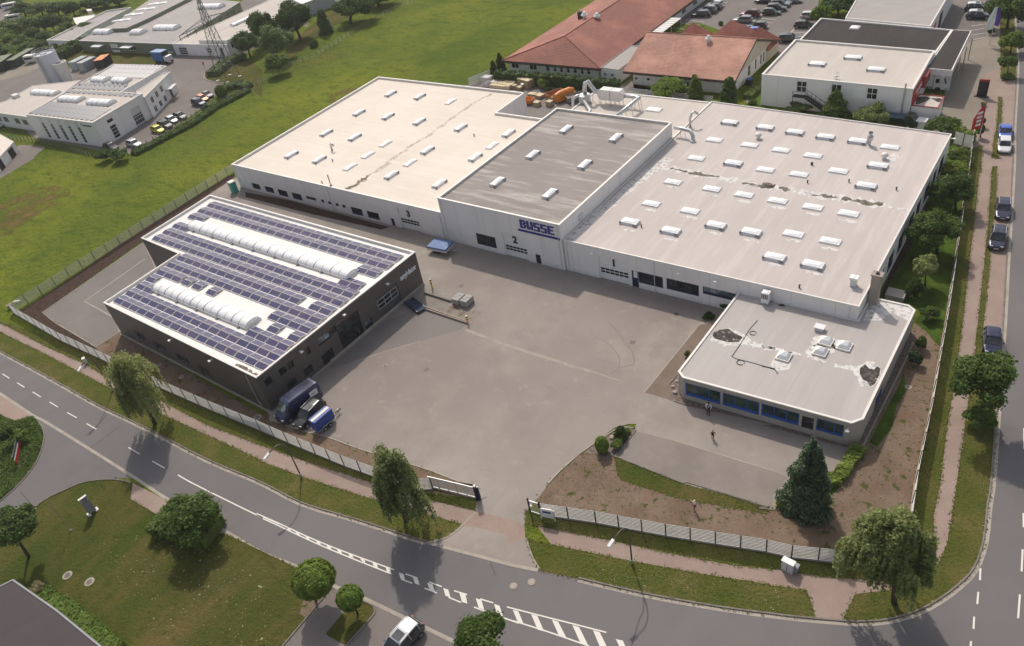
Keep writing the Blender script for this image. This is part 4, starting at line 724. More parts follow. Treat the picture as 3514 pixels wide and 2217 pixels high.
c = q(7, 2320, 1335, zO); t = empty('air_conditioner', (c.x, c.y, zO), 'tall white air conditioning unit where the office roof meets the hall', 'air conditioner')
MB().box(c.x-.45, c.x+.45, c.y-.4, c.y+.4, zO+.2, zO+1.6).build('housing', A_WHITE, t, bevel=.03); MB().lathe((c.x, c.y, zO+1.6), [(.3, 0), (.3, .04), (.22, .05)], 16).build('fan_grille', A_LGREY, t)
mb = MB(); [mb.box(c.x-.38+i*.2, c.x-.26+i*.2, c.y-.42, c.y-.4, zO+.8, zO+1.45) for i in range(4)]; mb.build('louvre', A_DARKM, t); [MB().box(c.x-.6, c.x+.7, c.y+s_, c.y+s_+.1, zO+.02, zO+.2).build('foot', A_METAL, t) for s_ in (-.5, .4)]
for x, y, lb in ((1783,326,'mushroom ventilator near the upper edge of the pale grey roof, left one'), (2079,374,'mushroom ventilator on the right part of the pale grey roof')):
    c = q(0, x, y, zR); t = empty('roof_ventilator', (c.x, c.y, zR), lb, 'ventilator'); MB().lathe((c.x, c.y, zR), [(.3, 0), (.3, .5)], 12).build('shaft', A_LGREY, t); MB().lathe((c.x, c.y, zR+.5), [(.5, 0), (.52, .12), (.4, .35), (.12, .45)], 16).build('hood', A_CAP, t, smooth=True)
c = q(0, 2044, 341, zR); t = empty('flue_pipe', (c.x, c.y, zR), 'short dark flue beside the smoke vents of the pale grey roof', 'flue'); MB().lathe((c.x, c.y, zR), [(.2, 0), (.2, .5), (.42, .8), (.45, 1.3), (.25, 1.6), (.25, 1.9)], 12).build('pipe', A_METAL, t); MB().lathe((c.x, c.y, zR+1.9), [(.3, 0), (.3, .12)], 12).build('rim', A_DARKM, t)
c = q(6, 686, 262, zL); t = empty('flue_pipe', (c.x, c.y, zL), 'thin metal flue at the front edge of the cream roof', 'flue'); MB().lathe((c.x, c.y, zL), [(.12, 0), (.12, 2.2)], 8).build('pipe', A_METAL, t); MB().lathe((c.x, c.y, zL), [(.2, 0), (.15, .25)], 8).build('collar', A_DARKM, t)
c = q(2, 695, 1380, zL); t = empty('vent_pipe', (c.x, c.y, zL), 'curved grey vent pipe standing on the cream roof', 'pipe'); MB().tube([(c.x, c.y, zL), (c.x, c.y, zL+1.0), (c.x+.25, c.y, zL+1.35), (c.x+.6, c.y, zL+1.3), (c.x+.8, c.y, zL+.9)], .18, 8).build('pipe', A_METAL, t, smooth=True)
# ---- charcoal hall with solar panels
Kp = [(-117.4,60.2),(-69.85,60.3),(-69.95,31.8),(-105,32.3),(-105.6,45.5),(-116.6,45.9)]
hK = Bld('charcoal_hall', 'charcoal clad hall with rows of solar panels and two barrel skylights', 'building', Kp, 5.65, A_CHAR, R_WHITE, (.22, .38), A_CAP)
e = hK.edge((-69.85,60.3), (-69.95,31.8)); W = hK.window; WB = A_DARKM
for A, B in (((95,612),(128,508)),((225,515),(258,412)),((300,455),(328,355)),((468,322),(480,235)),((575,240),(668,88)),((690,130),(722,42)),((300,637),(352,520)),((455,518),(503,397)),((630,418),(692,247))):
    r = hK.rect(e, 10, A, B); wd = r[1]-r[0]; W(e, r, WB, A_GLASS if wd < 2.2 else A_GLASSB, 2 if wd > 1.3 else 1, 1, .09, .2)
r = hK.rect(e, 10, (805,272), (925,-100)); W(e, (r[0], r[1], .1, min(r[3], 5.0)), WB, A_GLASS, 3, 2, .1, .2)
hK.door(e, hK.rect(e, 10, (1018,118), (1050,-35)), A_DARKM, None, A_GLASSB)
r = hK.rect(e, 6, (1160,1495), (1285,1140)); r = (r[0], r[1], 0.15, r[3]); hK.gate(e, r, plain('anthracite_panels', (.09,.085,.085), .5), [(.42,.56),(.62,.76)], 3, 6)
mb = MB(); s_, t_, u_, v_ = r; H_ = v_-u_
for a in (.40,.59,.78): hK.bx(mb, e, s_+.1, t_-.1, -.2, -.15, u_+H_*a-.03, u_+H_*a+.03)
for i in range(4): x = s_+.15+(t_-s_-.3)*i/3; hK.bx(mb, e, x-.03, x+.03, -.2, -.15, u_+H_*.4, u_+H_*.78)
mb.build('gate_glazing_bars', A_LGREY, hK.root)
s0, z0 = hK.hit(e, 6, 1318, 1112); s1, z1 = hK.hit(e, 6, 1462, 1000); hK.text(e, 'acryl·decor', (s0+s1)/2, (z0+z1)/2-.02, 1.05, A_LETTER, hK.root, .03, 'lettering', .045, abs(s1-s0))
for n_, u, v in ((6,1185,1155),(6,785,1438),(10,392,278)): lamp_on_wall(hK, e, n_, u, v)
mb = MB(); L_ = hK.fr(e)[3]; hK.bx(mb, e, 9.8, L_, .0, .14, .02, .42); hK.bx(mb, e, 0, 9.8, .0, .05, .0, .25); mb.build('plinth', A_GUTTER, hK.root)
e = hK.edge((-105,32.3), (-69.95,31.8)); W = hK.window
for A, B in (((1232,90),(1360,212)),((1408,187),(1545,308)),((1604,292),(1755,424)),((1818,407),(1960,548))): r = hK.rect(e, 9, A, B); W(e, r, plain('window_frame_grey', (.16,.16,.17), .5), A_GLASS, 3, 1, .09, .2)
for u, v in ((1580,165),(1950,352)): lamp_on_wall(hK, e, 9, u, v)
mb = MB(); s_, z_ = hK.hit(e, 9, 2250, 470); o_, t_, n_, u_ = hK.local(e)
mb.tube([o_+t_*s_+n_*.12+u_*(5.3), o_+t_*s_+n_*.12+u_*1.2, o_+t_*(s_+.3)+n_*.12+u_*.6, o_+t_*(s_+.3)+n_*.12+u_*.05], .07, 8); mb.build('downpipe', A_METAL, hK.root); mb = MB(); hK.bx(mb, e, 0, hK.fr(e)[3], .02, .3, 0, .02); mb.build('plinth', A_GUTTER, hK.root)
hK.done(); zK = hK.zr
vault(hK, (-111.4,52.3), (-74.6,52.6), 2.15, 22, zK); vault(hK, (-100.6,38.7), (-79.3,38.9), 2.3, 14, zK)
# solar panels: two per tent, 2.0 m x 0.95 m, ridge along the hall
cells = []
full = [58.3, 56.35]
for y in full: cells += [(x, y) for x in np.arange(-114.9, -71.6, 2.0)]
cells += [(x, 54.4) for x in (-114.9, -112.9)] + [(x, 54.3) for x in (-75.1, -73.1)] + [(x, 51.3) for x in (-114.9, -112.9, )] + [(x, 51.1) for x in (-75.3, -73.3)]
for y in (49.35, 47.4): cells += [(x, y) for x in np.arange(-114.8, -71.6, 2.0)]
cells += [(x, 45.3) for x in np.arange(-104.9, -71.6, 2.0) if not -77.5 < x < -76.2]
cells += [(x, 43.4) for x in np.arange(-104.8, -71.6, 2.0)]
cells += [(x, 41.45) for x in (-104.6, -102.6, -100.6)] + [(x, 41.45) for x in (-98.2, -95.6, -92.2)] + [(x, 41.45) for x in np.arange(-78.6, -71.6, 2.0)]
cells += [(x, 39.6) for x in (-104.5, ) ] + [(x, 39.6) for x in np.arange(-76.6, -71.6, 2.0) if x != -74.6] + [(x, 37.75) for x in (-104.3, -102.3)] + [(x, 37.75) for x in np.arange(-78.6, -71.6, 2.0)]
for y in (35.95, 34.1): cells += [(x, y) for x in np.arange(-104.2, -71.6, 2.0)]
panels = []
for x, y in cells:
    if y < 46 and x < -104.95+0: x = -104.8
    panels += [(x, y, -1), (x, y, 1)]
panels.sort(key=lambda p: (Vector((p[0], p[1], 54))).length)
def panel(mb, mf, x, y, sd):
    y0, y1 = (y-.93, y-.03) if sd < 0 else (y+.03, y+.93); za, zb = (zK+.12, zK+.34) if sd < 0 else (zK+.34, zK+.12)
    for M_, d, ins in ((mf, 0, 0), (mb, .012, .05)):
        V = [(x+ins, y0+ins, za+d), (x+1.92-ins, y0+ins, za+d), (x+1.92-ins, y1-ins, zb+d), (x+ins, y1-ins, zb+d)]; M_.add(V + [(a, b, c-.04) for a, b, c in V], [(0, 1, 2, 3), (7, 6, 5, 4), (0, 4, 5, 1), (1, 5, 6, 2), (2, 6, 7, 3), (3, 7, 4, 0)])
bot = MB()
for i, (x, y, sd) in enumerate(panels):
    if i < 100:
        a, b = MB(), MB(); panel(a, b, x, y, sd); mb = MB(); mb.cur = 0; mb.add(a.v, a.f); mb.cur = 1; mb.add(b.v, b.f); mb.build('solar_panel', [A_PV, A_CAP], hK.root)
    else:
        a, b = MB(), MB(); panel(a, b, x, y, sd); bot.cur = 0; bot.add(a.v, a.f); bot.cur = 1; bot.add(b.v, b.f)
tag(bot.build('solar_panels', [A_PV, A_CAP], hK.root), kind='stuff')
m = MB(); blobs(m, 9, [(2160,405),(2250,450),(2330,495),(2370,500)], .5, zK+.006, 41, .6); build_split(m, 'rust_stain', A_MOSS, hK.root)
# ================================================================ neighbouring buildings
hN = Bld('white_workshop', 'white two storey workshop with outside steel stair behind the factory', 'building', [(-47.8,129.9),(-23.0,129.1),(-23.6,145.9),(-48.1,147.4)], 5.7, A_WALL, R_MID, (.3, .35))
e = hN.edge((-47.8,129.9), (-23.0,129.1)); W = hN.window
for A, B, nx, ny in (((440,700),(522,805),2,2),((742,728),(820,830),2,1),((1050,760),(1130,868),2,2)): W(e, hN.rect(e, 4, A, B), A_WHITE, A_GLASS, nx, ny, .1, .15)
r = hN.rect(e, 4, (932,762), (1025,862)); mb = MB(); hN.bx(mb, e, r[0], r[1], .0, .1, r[2], r[3]); mb.build('blank_panel', A_WHITE, hN.root)
mb = MB(); s_, z_ = hN.hit(e, 4, 1385, 760); o_, t_, n_, u_ = hN.local(e); mb.tube([o_+t_*s_+n_*.3+u_*1.7, o_+t_*s_+n_*.3+u_*6.6], .13, 8); mb.build('flue_pipe', A_METAL, hN.root)
s_, z_ = hN.hit(e, 4, 430, 815); z_ = max(2.2, z_); st = MB(); hN.bx(st, e, s_-.2, s_+2.0, .0, 1.1, z_-.12, z_)
nst = 12; run = 4.6
for i in range(nst): x = s_+2.0+run*i/nst; z1 = z_*(1-(i+1)/nst); hN.bx(st, e, x, x+run/nst+.05, .05, 1.05, z1-.03, z1+.03)
for d in (.02, 1.08):
    P = lambda x, z: o_+t_*x+n_*d+u_*z
    st.bar(P(s_+2, z_-.08), P(s_+2+run, .05), .06, .25); st.bar(P(s_+2, z_+.95), P(s_+2+run, 1.0), .05)
    if d > 1: st.bar(P(s_-.2, z_+.95), P(s_+2, z_+.95), .05)
    for k in range(7): x = s_+2+run*k/6; zz = z_*(1-k/6); st.bar(P(x, zz), P(x, zz+.95), .04)
st.bar(o_+t_*(s_-.1)+n_*1.05+u_*0, o_+t_*(s_-.1)+n_*1.05+u_*(z_+.95), .08); st.build('outside_stair', A_DARKM, hN.root)
e = hN.edge((-23.0,129.1), (-23.6,145.9)); mb = MB(); L_ = hN.fr(e)[3]
hN.bx(mb, e, .6, L_*.72, .02, .14, 2.8, 5.0); bn = mb.build('red_banner', A_RED, hN.root); hN.text(e, 'Getränke', L_*.2+1.6, 3.9, 1.3, A_WHITE, hN.root, .16, 'banner_lettering', .02, 4.6)
mb = MB(); hN.bx(mb, e, L_*.42, L_*.66, .14, .7, 3.0, 4.9); mb.build('red_awning', plain('dark_red', (.3,.04,.03), .6), hN.root)
hN.done()
for u, v in ((930,495),(620,550),(1130,598)): skylight(hN, q(4, u, v, 5.6), 2.6, 1.4, 0, True)
c = q(4, 785, 680, 5.4); t = empty('roof_antenna', (c.x, c.y, hN.zr), 'small aerial at the front edge of the white workshop roof', 'antenna'); MB().tube([(c.x, c.y, hN.zr), (c.x, c.y, hN.zr+1.3)], .04, 6).build('mast', A_METAL, t); MB().bar((c.x-.5, c.y, hN.zr+1.1), (c.x+.4, c.y+.2, hN.zr+1.1), .05).bar((c.x-.4, c.y, hN.zr+.3), (c.x+.3, c.y, hN.zr+.5), .22).build('dish', A_LGREY, t)
hA = Bld('side_annex', 'small white annex with stained flat roof beside the workshop', 'building', [(-22.9,129.6),(-19.0,129.5),(-19.1,134.1),(-22.9,134.3)], 2.8, A_WALL, R_MID, (.15, .12), plain('dark_red', (.3,.04,.03), .6)).done()
m = MB(); patch(m, 4, [(1470,905),(1480,840),(1560,835),(1600,850),(1580,870),(1500,900)], hA.zr+.008); patch(m, 4, [(1600,850),(1690,850),(1700,880),(1660,885)], hA.zr+.008); m.build('puddle_stain', A_PUD, hA.root)
hS = Bld('flat_roofed_shop', 'black flat roofed shop building with a wide canopy', 'building', [(-47.8,147.6),(-23.6,146.1),(-23.4,158.4),(-47.9,161.6)], 5.0, A_WALL, R_BLACK, (.25, .3)).done()
skylight(hS, q(4, 945, 228, 5), 1.6, 1.6, 0, False)
can = MB(); cp = [Vector((-23.4,139.6)), Vector((-19.5,139.4)), Vector((-20.3,158.2)), Vector((-23.38,158.4))]
can.prism(cp, 4.0, 5.0, True); cb = can.build('canopy', A_WALL, hS.root); MB().sheet(inset(cp, .15), 5.006).build('canopy_roof', R_BLACK, hS.root)
MB().box(-23.3, -19.9, 143.2, 143.4, 0, 4.0).build('canopy_wall', A_WALL, hS.root); cw_ = MB(); [cw_.tube([(-19.8, y, 0), (-19.8, y, 4)], .1, 6) for y in (148, 153, 157.6)]; cw_.build('canopy_posts', A_METAL, hS.root)
fenc = MB(); P0 = q(4, 1818, 742); P1 = q(4, 1862, 640)
h3 = Bld('grey_roofed_store', 'long grey roofed store with posters along its right wall', 'building', [q(4,860,155,5), q(4,1598,225,5), q(4,1730,0,5), q(4,1830,-180,5), q(4,1100,-260,5)], 5.0, A_WALL, R_FAR, (.2, .15))
e = h3.edge(h3.poly[0], h3.poly[1]); ee = h3.edge(q(4,1598,225,5), q(4,1730,0,5)); mb = MB()
for i, (a, b, m_) in enumerate(((.08,.25,A_DARKM),(.3,.42,A_RED),(.48,.6,A_WHITE),(.7,.9,A_NAVY))): L_ = h3.fr(ee)[3]; mb = MB(); h3.bx(mb, ee, L_*a, L_*b, .01, .08, .6, 3.6); mb.build('poster_panel', m_, h3.root)
h3.done()
# clay tiled buildings
def slope(mb, pts): mb.add([tuple(p) for p in pts], [tuple(range(len(pts)))])
def tiled(name, label, wallpoly, hw, wm, faces, tm, fascia, rth=.18):
    b = Bld(name, label, 'building', wallpoly, hw, wm, tm, (.1, .02)); b.faces = faces; return b
t1 = Bld('tiled_hall', 'long low hall with red hipped tile roof beside the meadow', 'building', [(-106.6,133.2),(-83.6,133.6),(-83.2,210),(-107.4,210)], 2.7, A_WALL, R_FAR, (.1, .05))
e = t1.edge((-106.6,133.2), (-83.6,133.6)); W = t1.window
for A, B, nx in (((255,605),(328,652),2),((420,620),(492,662),2),((570,635),(610,668),1),((640,638),(672,678),1),((698,642),(732,682),1),((760,645),(795,686),1),((820,648),(858,690),1),((885,655),(920,694),1),((945,660),(982,698),1)):
    s_, z_ = t1.hit(e, 3, *A); s2, _ = t1.hit(e, 3, *B); W(e, (s_, s2, .9, 2.35), A_WHITE, A_GLASS, nx, 1 if nx > 1 else 2, .08)
e = t1.edge((-83.6,133.6), (-83.2,210)); L_ = t1.fr(e)[3]
for k in range(9): s_ = 14+k*6.2; W(e, (s_, s_+2.2, .6, 2.5), A_WHITE, A_GLASS, 3, 2, .1)
t1.done()
RZ = 6.4; rx = -95.2; mb = MB(); E = 2.85
a, b_, c_, d_ = (-107.6,132.3,E), (-82.7,132.7,E), (-82.2,210.5,E), (-108.4,210.5,E); r1, r2 = (rx,139.6,RZ), (rx,210.5,RZ)
slope(mb, [a, b_, r1]); slope(mb, [b_, c_, r2, r1]); slope(mb, [d_, a, r1, r2]); mb.build('tile_roof', A_TILE1, t1.root)
mb = MB(); D = .55
for p, q_ in ((a, b_), (b_, c_), (d_, a)): mb.add([p, q_, (q_[0], q_[1], q_[2]-D), (p[0], p[1], p[2]-D)], [(0, 1, 2, 3)])
mb.add([(p[0], p[1], E-D) for p in (a, b_, c_, d_)], [(0, 1, 2, 3)]); mb.build('fascia', plain('brown_fascia', (.085,.055,.045), .7), t1.root)
mb = MB(); mb.tube([r1, r2], .14, 6); mb.tube([a, r1], .12, 6); mb.tube([b_, r1], .12, 6); mb.build('ridge_tiles', A_TILE1, t1.root)
for u, v, nm, lb in ((1040,165,'hood','large white ventilator on the ridge of the hipped red roof'),(925,155,'hood','white ventilator left of the ridge on the red roof'),):
    c = q(3, u, v, 6.2); t = empty('roof_ventilator', (c.x, c.y, 5.8), lb, 'ventilator'); MB().lathe((c.x, c.y, 5.5), [(.35, 0), (.35, 1.1)], 10).build('shaft', A_LGREY, t); MB().lathe((c.x, c.y, 6.4), [(.75, .1), (.8, .3), (.5, .6), (.3, .9)], 12).build('hood', A_WHITE, t)
c = q(3, 885, 130, 6); t = empty('chimney', (c.x, c.y, 5), 'small dark chimney on the hipped red roof', 'chimney'); MB().box(c.x-.5, c.x+.5, c.y-.4, c.y+.4, 4.6, 6.6).build('stack', A_DARKM, t); MB().lathe((c.x, c.y, 6.6), [(.15, 0), (.15, .5)], 8).build('flue', A_METAL, t)
lp = [q(3,1080,610,3.0), q(3,1240,635,3.0), q(3,1470,350,3.0), q(3,1420,350,3.0)]
t3 = Bld('link_building', 'flat grey roofed link between the two tiled halls', 'building', [(-82.9,133.2),(-78.4,132.8),(-78.3,146),(-82.9,146)], 2.9, A_WALL, R_FAR, (.2, .12), A_WALLB)
e = t3.edge((-82.9,133.2), (-78.4,132.8))
for A, B in (((1095,668),(1130,702)),((1162,675),(1198,708))): t3.window(e, t3.rect(e, 3, A, B), A_WHITE, A_GLASS, 1, 2, .08)
t3.done()
t2 = Bld('tiled_house', 'square hall with pinkish gabled tile roof and cream gable', 'building', [(-75.4,133.2),(-54.4,133.0),(-54.3,153.0),(-75.4,153.0)], 2.9, A_WALL, R_FAR, (.1, .05))
e = t2.edge((-75.4,133.2), (-54.4,133.0)); W = t2.window
for A, B in (((1383,707),(1413,738)),((1492,714),(1526,745)),((1860,750),(1885,850))): W(e, t2.rect(e, 3, A, B), A_WHITE, A_GLASS, 1, 1, .08)
e = t2.edge((-54.4,133.0), (-54.3,153.0))
for A, B in (((15,700),(40,610)),((75,655),(90,565)),((120,605),(135,520)),((145,580),(160,490))): r = t2.rect(e, 4, A, B); W(e, (r[0], max(r[1], r[0]+.9), .5, 2.6), A_WHITE, A_GLASS, 1, 2, .08)
t2.done()
y0, y1, xa, xb, RZ = 132.0, 154.0, -77.0, -53.6, 7.0; E = 3.0; rd0, rd1 = (xa,143,RZ), (xb-.3,143,RZ)
mb = MB(); slope(mb, [(xa,y0,E), (xb,y0,E), rd1, rd0]); slope(mb, [(xb,y1,E), (xa,y1,E), rd0, rd1]); mb.build('tile_roof', A_TILE2, t2.root)
mb = MB(); mb.add([(-54.35,y0+1,2.9), (-54.35,y1-1,2.9), (-54.35,143,RZ-.35)], [(0, 1, 2)]); mb.build('gable', A_CREAM, t2.root)
mb = MB(); mb.add([(-54.32,133.0,0), (-54.32,153.0,0), (-54.32,153.0,2.95), (-54.32,133.0,2.95)], [(0,1,2,3)]) if False else None
mb = MB()
for p, q_ in (((xa,y0,E), (xb,y0,E)), ((xb,y0,E), rd1), (rd1, (xb,y1,E)), ((xa,y0,E), rd0)): mb.add([p, q_, (q_[0], q_[1], q_[2]-.5), (p[0], p[1], p[2]-.5)], [(0, 1, 2, 3)])
mb.add([(xa,y0,E-.5), (xb,y0,E-.5), (xb,133.2,E-.5), (xa,133.2,E-.5)], [(0,1,2,3)]); mb.build('fascia', plain('brown_fascia', (.085,.055,.045), .7), t2.root)
mb = MB(); mb.tube([rd0, rd1], .15, 6); mb.build('ridge_tiles', A_TILE2, t2.root)
c = q(3, 2063, 375, 6.6); t = empty('roof_ventilator', (c.x, c.y, 6.2), 'white ventilator near the ridge of the pinkish tile roof', 'ventilator'); MB().lathe((c.x, c.y, 6.0), [(.35, 0), (.35, 1.1)], 10).build('shaft', A_LGREY, t); MB().lathe((c.x, c.y, 6.9), [(.6, .1), (.65, .25), (.4, .5), (.2, .8)], 12).build('hood', A_WHITE, t)
# small hipped tile roofs behind
def pyr(name, label, cx, cy, sx, sy, ze, zr):
    t = empty(name, (cx, cy, 0), label, 'building', 'small hipped roofs behind the tiled hall'); mb = MB(); E_ = [(cx-sx,cy-sy,ze),(cx+sx,cy-sy,ze),(cx+sx,cy+sy,ze),(cx-sx,cy+sy,ze)]
    for i in range(4): mb.add([E_[i], E_[(i+1) % 4], (cx,cy,zr)], [(0,1,2)])
    mb.build('tile_roof', A_TILE1, t); MB().box(cx-sx+.4, cx+sx-.4, cy-sy+.4, cy+sy-.4, 0, ze+.02).build('wall', A_CREAM, t)
for (u, v), s_, lb in (((1050,262),4.1,'small red pyramid roof behind the pinkish tile roof, middle and largest one'), ((528,298),3.4,'small red pyramid roof behind the pinkish tile roof, left one'), ((1420,352),3.4,'small red pyramid roof behind the pinkish tile roof, right one')):
    c = q(17, u, v, 5.9); pyr('tiled_porch', lb, c.x, c.y, s_, s_, 2.4, 5.9)
c = q(17, 240, 340, 2.6); t = empty('glass_canopy', (c.x, c.y, 0), 'white canopy along the wall of the long tiled hall', 'canopy'); mb = MB(); mb.box(-83.0, -79.9, c.y-5, c.y+5, 2.5, 2.6); mb.build('roof', A_CAP, t); mb = MB()
for k in range(9): mb.box(-83.0, -79.8, c.y-5+k*1.24, c.y-4.95+k*1.24, 2.6, 2.68)
mb.build('ribs', A_LGREY, t); mb = MB(); [mb.box(-80.0, -79.9, y, y+.1, 0, 2.5) for y in (c.y-4.9, c.y, c.y+4.8)]; mb.build('posts', A_LGREY, t)
# ---- top-left: white cubic workshop with solar roof
Tp = [q(1,235,1050,6), q(1,850,1125,6), q(1,1305,858,6), q(1,1108,842,6), q(1,1530,605,6), q(1,1042,588,6)]
hT = Bld('white_cube_workshop', 'white cubic workshop with slit windows and solar roof at the left', 'building', Tp, 6.0, A_WALL, R_MID, (.25, .25))
e = hT.edge(Tp[0], Tp[1]); W = hT.window
for k, u in enumerate((385, 465, 545, 627, 712)):
    s0, z1 = hT.hit(e, 1, u, 1075+8*k); s1, z0 = hT.hit(e, 1, u+70, 1275+14*k)
    a, _ = hT.hit(e, 1, u-10, 1130+9*k); b__ = a+1.3
    mb = MB(); hT.bx(mb, e, a, b__, -.02, .02, 4.4, 5.7); mb.build('grey_panel', A_LGREY, hT.root); W(e, (a, b__, .4, 4.35), A_WHITE, A_GLASS, 1, 5, .1, .12)
s0, z1 = hT.hit(e, 1, 735, 1128); s1, z0 = hT.hit(e, 1, 848, 1172); mb = MB(); hT.bx(mb, e, s0, s1, .01, .07, (z0+z1)/2-.42, (z0+z1)/2+.42); mb.build('sign_panel', A_WHITE, hT.root)
mb = MB(); hT.bx(mb, e, s0+.1, s0+.45, .08, .1, (z0+z1)/2-.1, (z0+z1)/2+.38); hT.bx(mb, e, s0+.6, s1-.1, .08, .1, (z0+z1)/2-.28, (z0+z1)/2+.06); mb.build('sign_lettering', A_DARKM, hT.root)
e = hT.edge(Tp[1], Tp[2])
a, _ = hT.hit(e, 1, 965, 1085); W(e, (a, a+1.9, .3, 3.4), A_WHITE, A_GLASS, 1, 4, .1, .12); W(e, (a, a+1.9, 4.0, 4.9), A_WHITE, A_GLASS, 1, 1, .1, .12)
r = hT.rect(e, 1, (1245,1170), (1290,975)); s0, _ = hT.hit(e, 1, 1195, 1020); s1, _ = hT.hit(e, 1, 1345, 1110); hT.gate(e, (s0, s1, 0, 4.2), A_LGREY, [(.1,.28),(.32,.48),(.52,.6)], 4, 5)
hT.done(); zT = hT.zr
def pvrows(b, n, quad, rows, cols, zt, gap=.62):
    """rows of slanted panels filling a roof quad given by its corners"""
    A, B, C_, D_ = [q(n, *p, zt) for p in quad]; mb = MB()
    for i in range(rows):
        for j in range(cols):
            f0, f1 = i/rows, (i+gap)/rows; g0, g1 = j/cols, (j+.97)/cols
            P = lambda f, g, z: (*((A*(1-g)+B*g)*(1-f) + (D_*(1-g)+C_*g)*f), z)
            V = [P(f0, g0, zt+.08), P(f0, g1, zt+.08), P(f1, g1, zt+.36), P(f1, g0, zt+.36)]; mb.add(V+[(x, y, z-.05) for x, y, z in V], [(0,1,2,3),(0,4,5,1),(1,5,6,2),(2,6,7,3),(3,7,4,0)])
    return mb
A_PV2 = plain('old_solar_glass', (.11,.115,.13), .2, 0, .15, 3, .6)
# rows run away from the viewer on this roof
for quad, rows, cols in ((((860,1108),(260,1040),(470,935),(1020,990)),9,1), (((600,860),(640,820),(1290,870),(1230,900)),1,13), (((660,812),(690,790),(1170,800),(1140,835)),1,11), (((720,782),(750,760),(1200,775),(1180,800)),1,11), (((880,700),(1050,595),(1500,605),(1370,700)),1,1)):
    pass
mb = pvrows(hT, 1, ((850,1110),(1020,1000),(470,938),(262,1042)), 14, 3, zT)
for quad, rr_ in ((((1290,870),(1270,895),(600,850),(620,832)),14), (((1150,800),(1110,838),(640,815),(690,792)),10), (((1180,770),(1165,798),(710,782),(740,762)),10), (((1500,608),(1330,725),(890,705),(1060,596)),13)): m2 = pvrows(hT, 1, quad, rr_, 3 if rr_ == 13 else 1, zT); mb.cur = 0; mb.add(m2.v, m2.f)
tag(mb.build('solar_panels', A_PV2, hT.root), kind='stuff')
for A, B in (((570,915),(750,925)),((835,945),(1035,955)),((870,738),(985,745)),((1055,745),(1175,755))): vault(hT, q(1,*A,zT), q(1,*B,zT), 2.6, 4, zT)
To = [q(1,1325,890,5.2), q(1,1408,1090,0), q(1,1640,840,0), q(1,1560,660,5.2)]
hU = Bld('slanted_office_wing', 'white slanted office wing with six windows joined to the cubic workshop', 'building', [q(1,1250,838,5.2), q(1,1325,893,5.2), q(1,1562,658,5.2), q(1,1500,668,5.2)], 5.2, A_WALL, R_MID, (.2, .15)); e = hU.edge(q(1,1325,893,5.2), q(1,1562,658,5.2))
for u, v in ((1400,915),(1442,865),(1485,818),(1434,998),(1478,950),(1520,903)): s_, z_ = hU.hit(e, 1, u, v); hU.window(e, (s_-.75, s_+.75, z_-.75, z_+.75), A_WHITE, A_GLASS, 2, 1, .08)
s_, z_ = hU.hit(e, 1, 1578, 862); hU.door(e, (s_-.6, s_+.6, 0, 2.4), A_DARKM); mb = MB(); hU.bx(mb, e, s_-2.2, s_+1.6, .0, 1.6, 2.6, 2.8); mb.build('porch_roof', A_LGREY, hU.root); hU.done()
hV = Bld('low_white_wing', 'low white wing with pale shed roof left of the cubic workshop', 'building', [q(1,-200,1010,3.8), q(1,270,1075,3.8), q(1,740,735,3.8), q(1,300,785,3.8), q(1,60,920,3.8)], 3.8, A_WALL, R_MID, (.15, .1)); e = hV.edge(q(1,-200,1010,3.8), q(1,270,1075,3.8))
for u in (0, 62, 165, 235): s_, z_ = hV.hit(e, 1, u, 1105+u*.12); hV.window(e, (s_-1.2, s_+1.2, 1.3, 2.9), A_WHITE, A_GLASS, 3, 1, .1)
hV.done(); vault(hV, q(1,315,850,3.8), q(1,525,862,3.8), 2.4, 5, hV.zr); c = q(1, 148, 890, 3.8); MB().box(c.x-1, c.x+1, c.y-.7, c.y+.7, 3.6, 4.5).build('roof_box', A_CAP, hV.root)
# silos
c = q(1, 535, 735); t = empty('silo', (c.x, c.y, 0), 'tall white cylindrical silo with railing on top', 'silo'); R_ = 3.0; hs = zat(c, 1, 430, 470)-.5
MB().lathe((c.x, c.y, 0), [(R_, 0), (R_, hs), (R_-.25, hs), (R_-.25, hs-.35)], 40).build('shell', plain('silo_grey', (.6,.61,.66), .6, 0, .05), t, smooth=False)
mb = MB(); [mb.tube([(c.x+R_*.97*math.cos(a), c.y+R_*.97*math.sin(a), hs+z) for a in [k*math.pi/16 for k in range(33)]], .05, 4) for z in (.5, 1.0)]
for k in range(16): a = k*math.pi/8; mb.tube([(c.x+R_*.97*math.cos(a), c.y+R_*.97*math.sin(a), hs), (c.x+R_*.97*math.cos(a), c.y+R_*.97*math.sin(a), hs+1)], .04, 4)
mb.build('railing', A_METAL, t); MB().tube([(c.x+1.2, c.y-R_-.1, 0), (c.x+1.2, c.y-R_-.1, hs)], .1, 6).tube([(c.x+1.9, c.y-R_+.1, 0), (c.x+1.9, c.y-R_+.1, hs)], .1, 6).build('ladder', A_METAL, t); MB().lathe((c.x-.5, c.y, hs-.34), [(1.0, 0), (1.0, .25)], 16).build('hatch', A_LGREY, t)
c = q(1, 625, 740); t = empty('silo', (c.x, c.y, 0), 'shorter white hopper beside the tall silo', 'silo'); MB().lathe((c.x, c.y, 0), [(1.3, 0), (2.0, 5.4), (1.7, 5.4), (1.7, 5.1)], 20).build('shell', A_CAP, t); MB().box(c.x-.8, c.x+.6, c.y-.5, c.y+.5, 5.1, 5.3).build('hatch', A_DARKM, t)
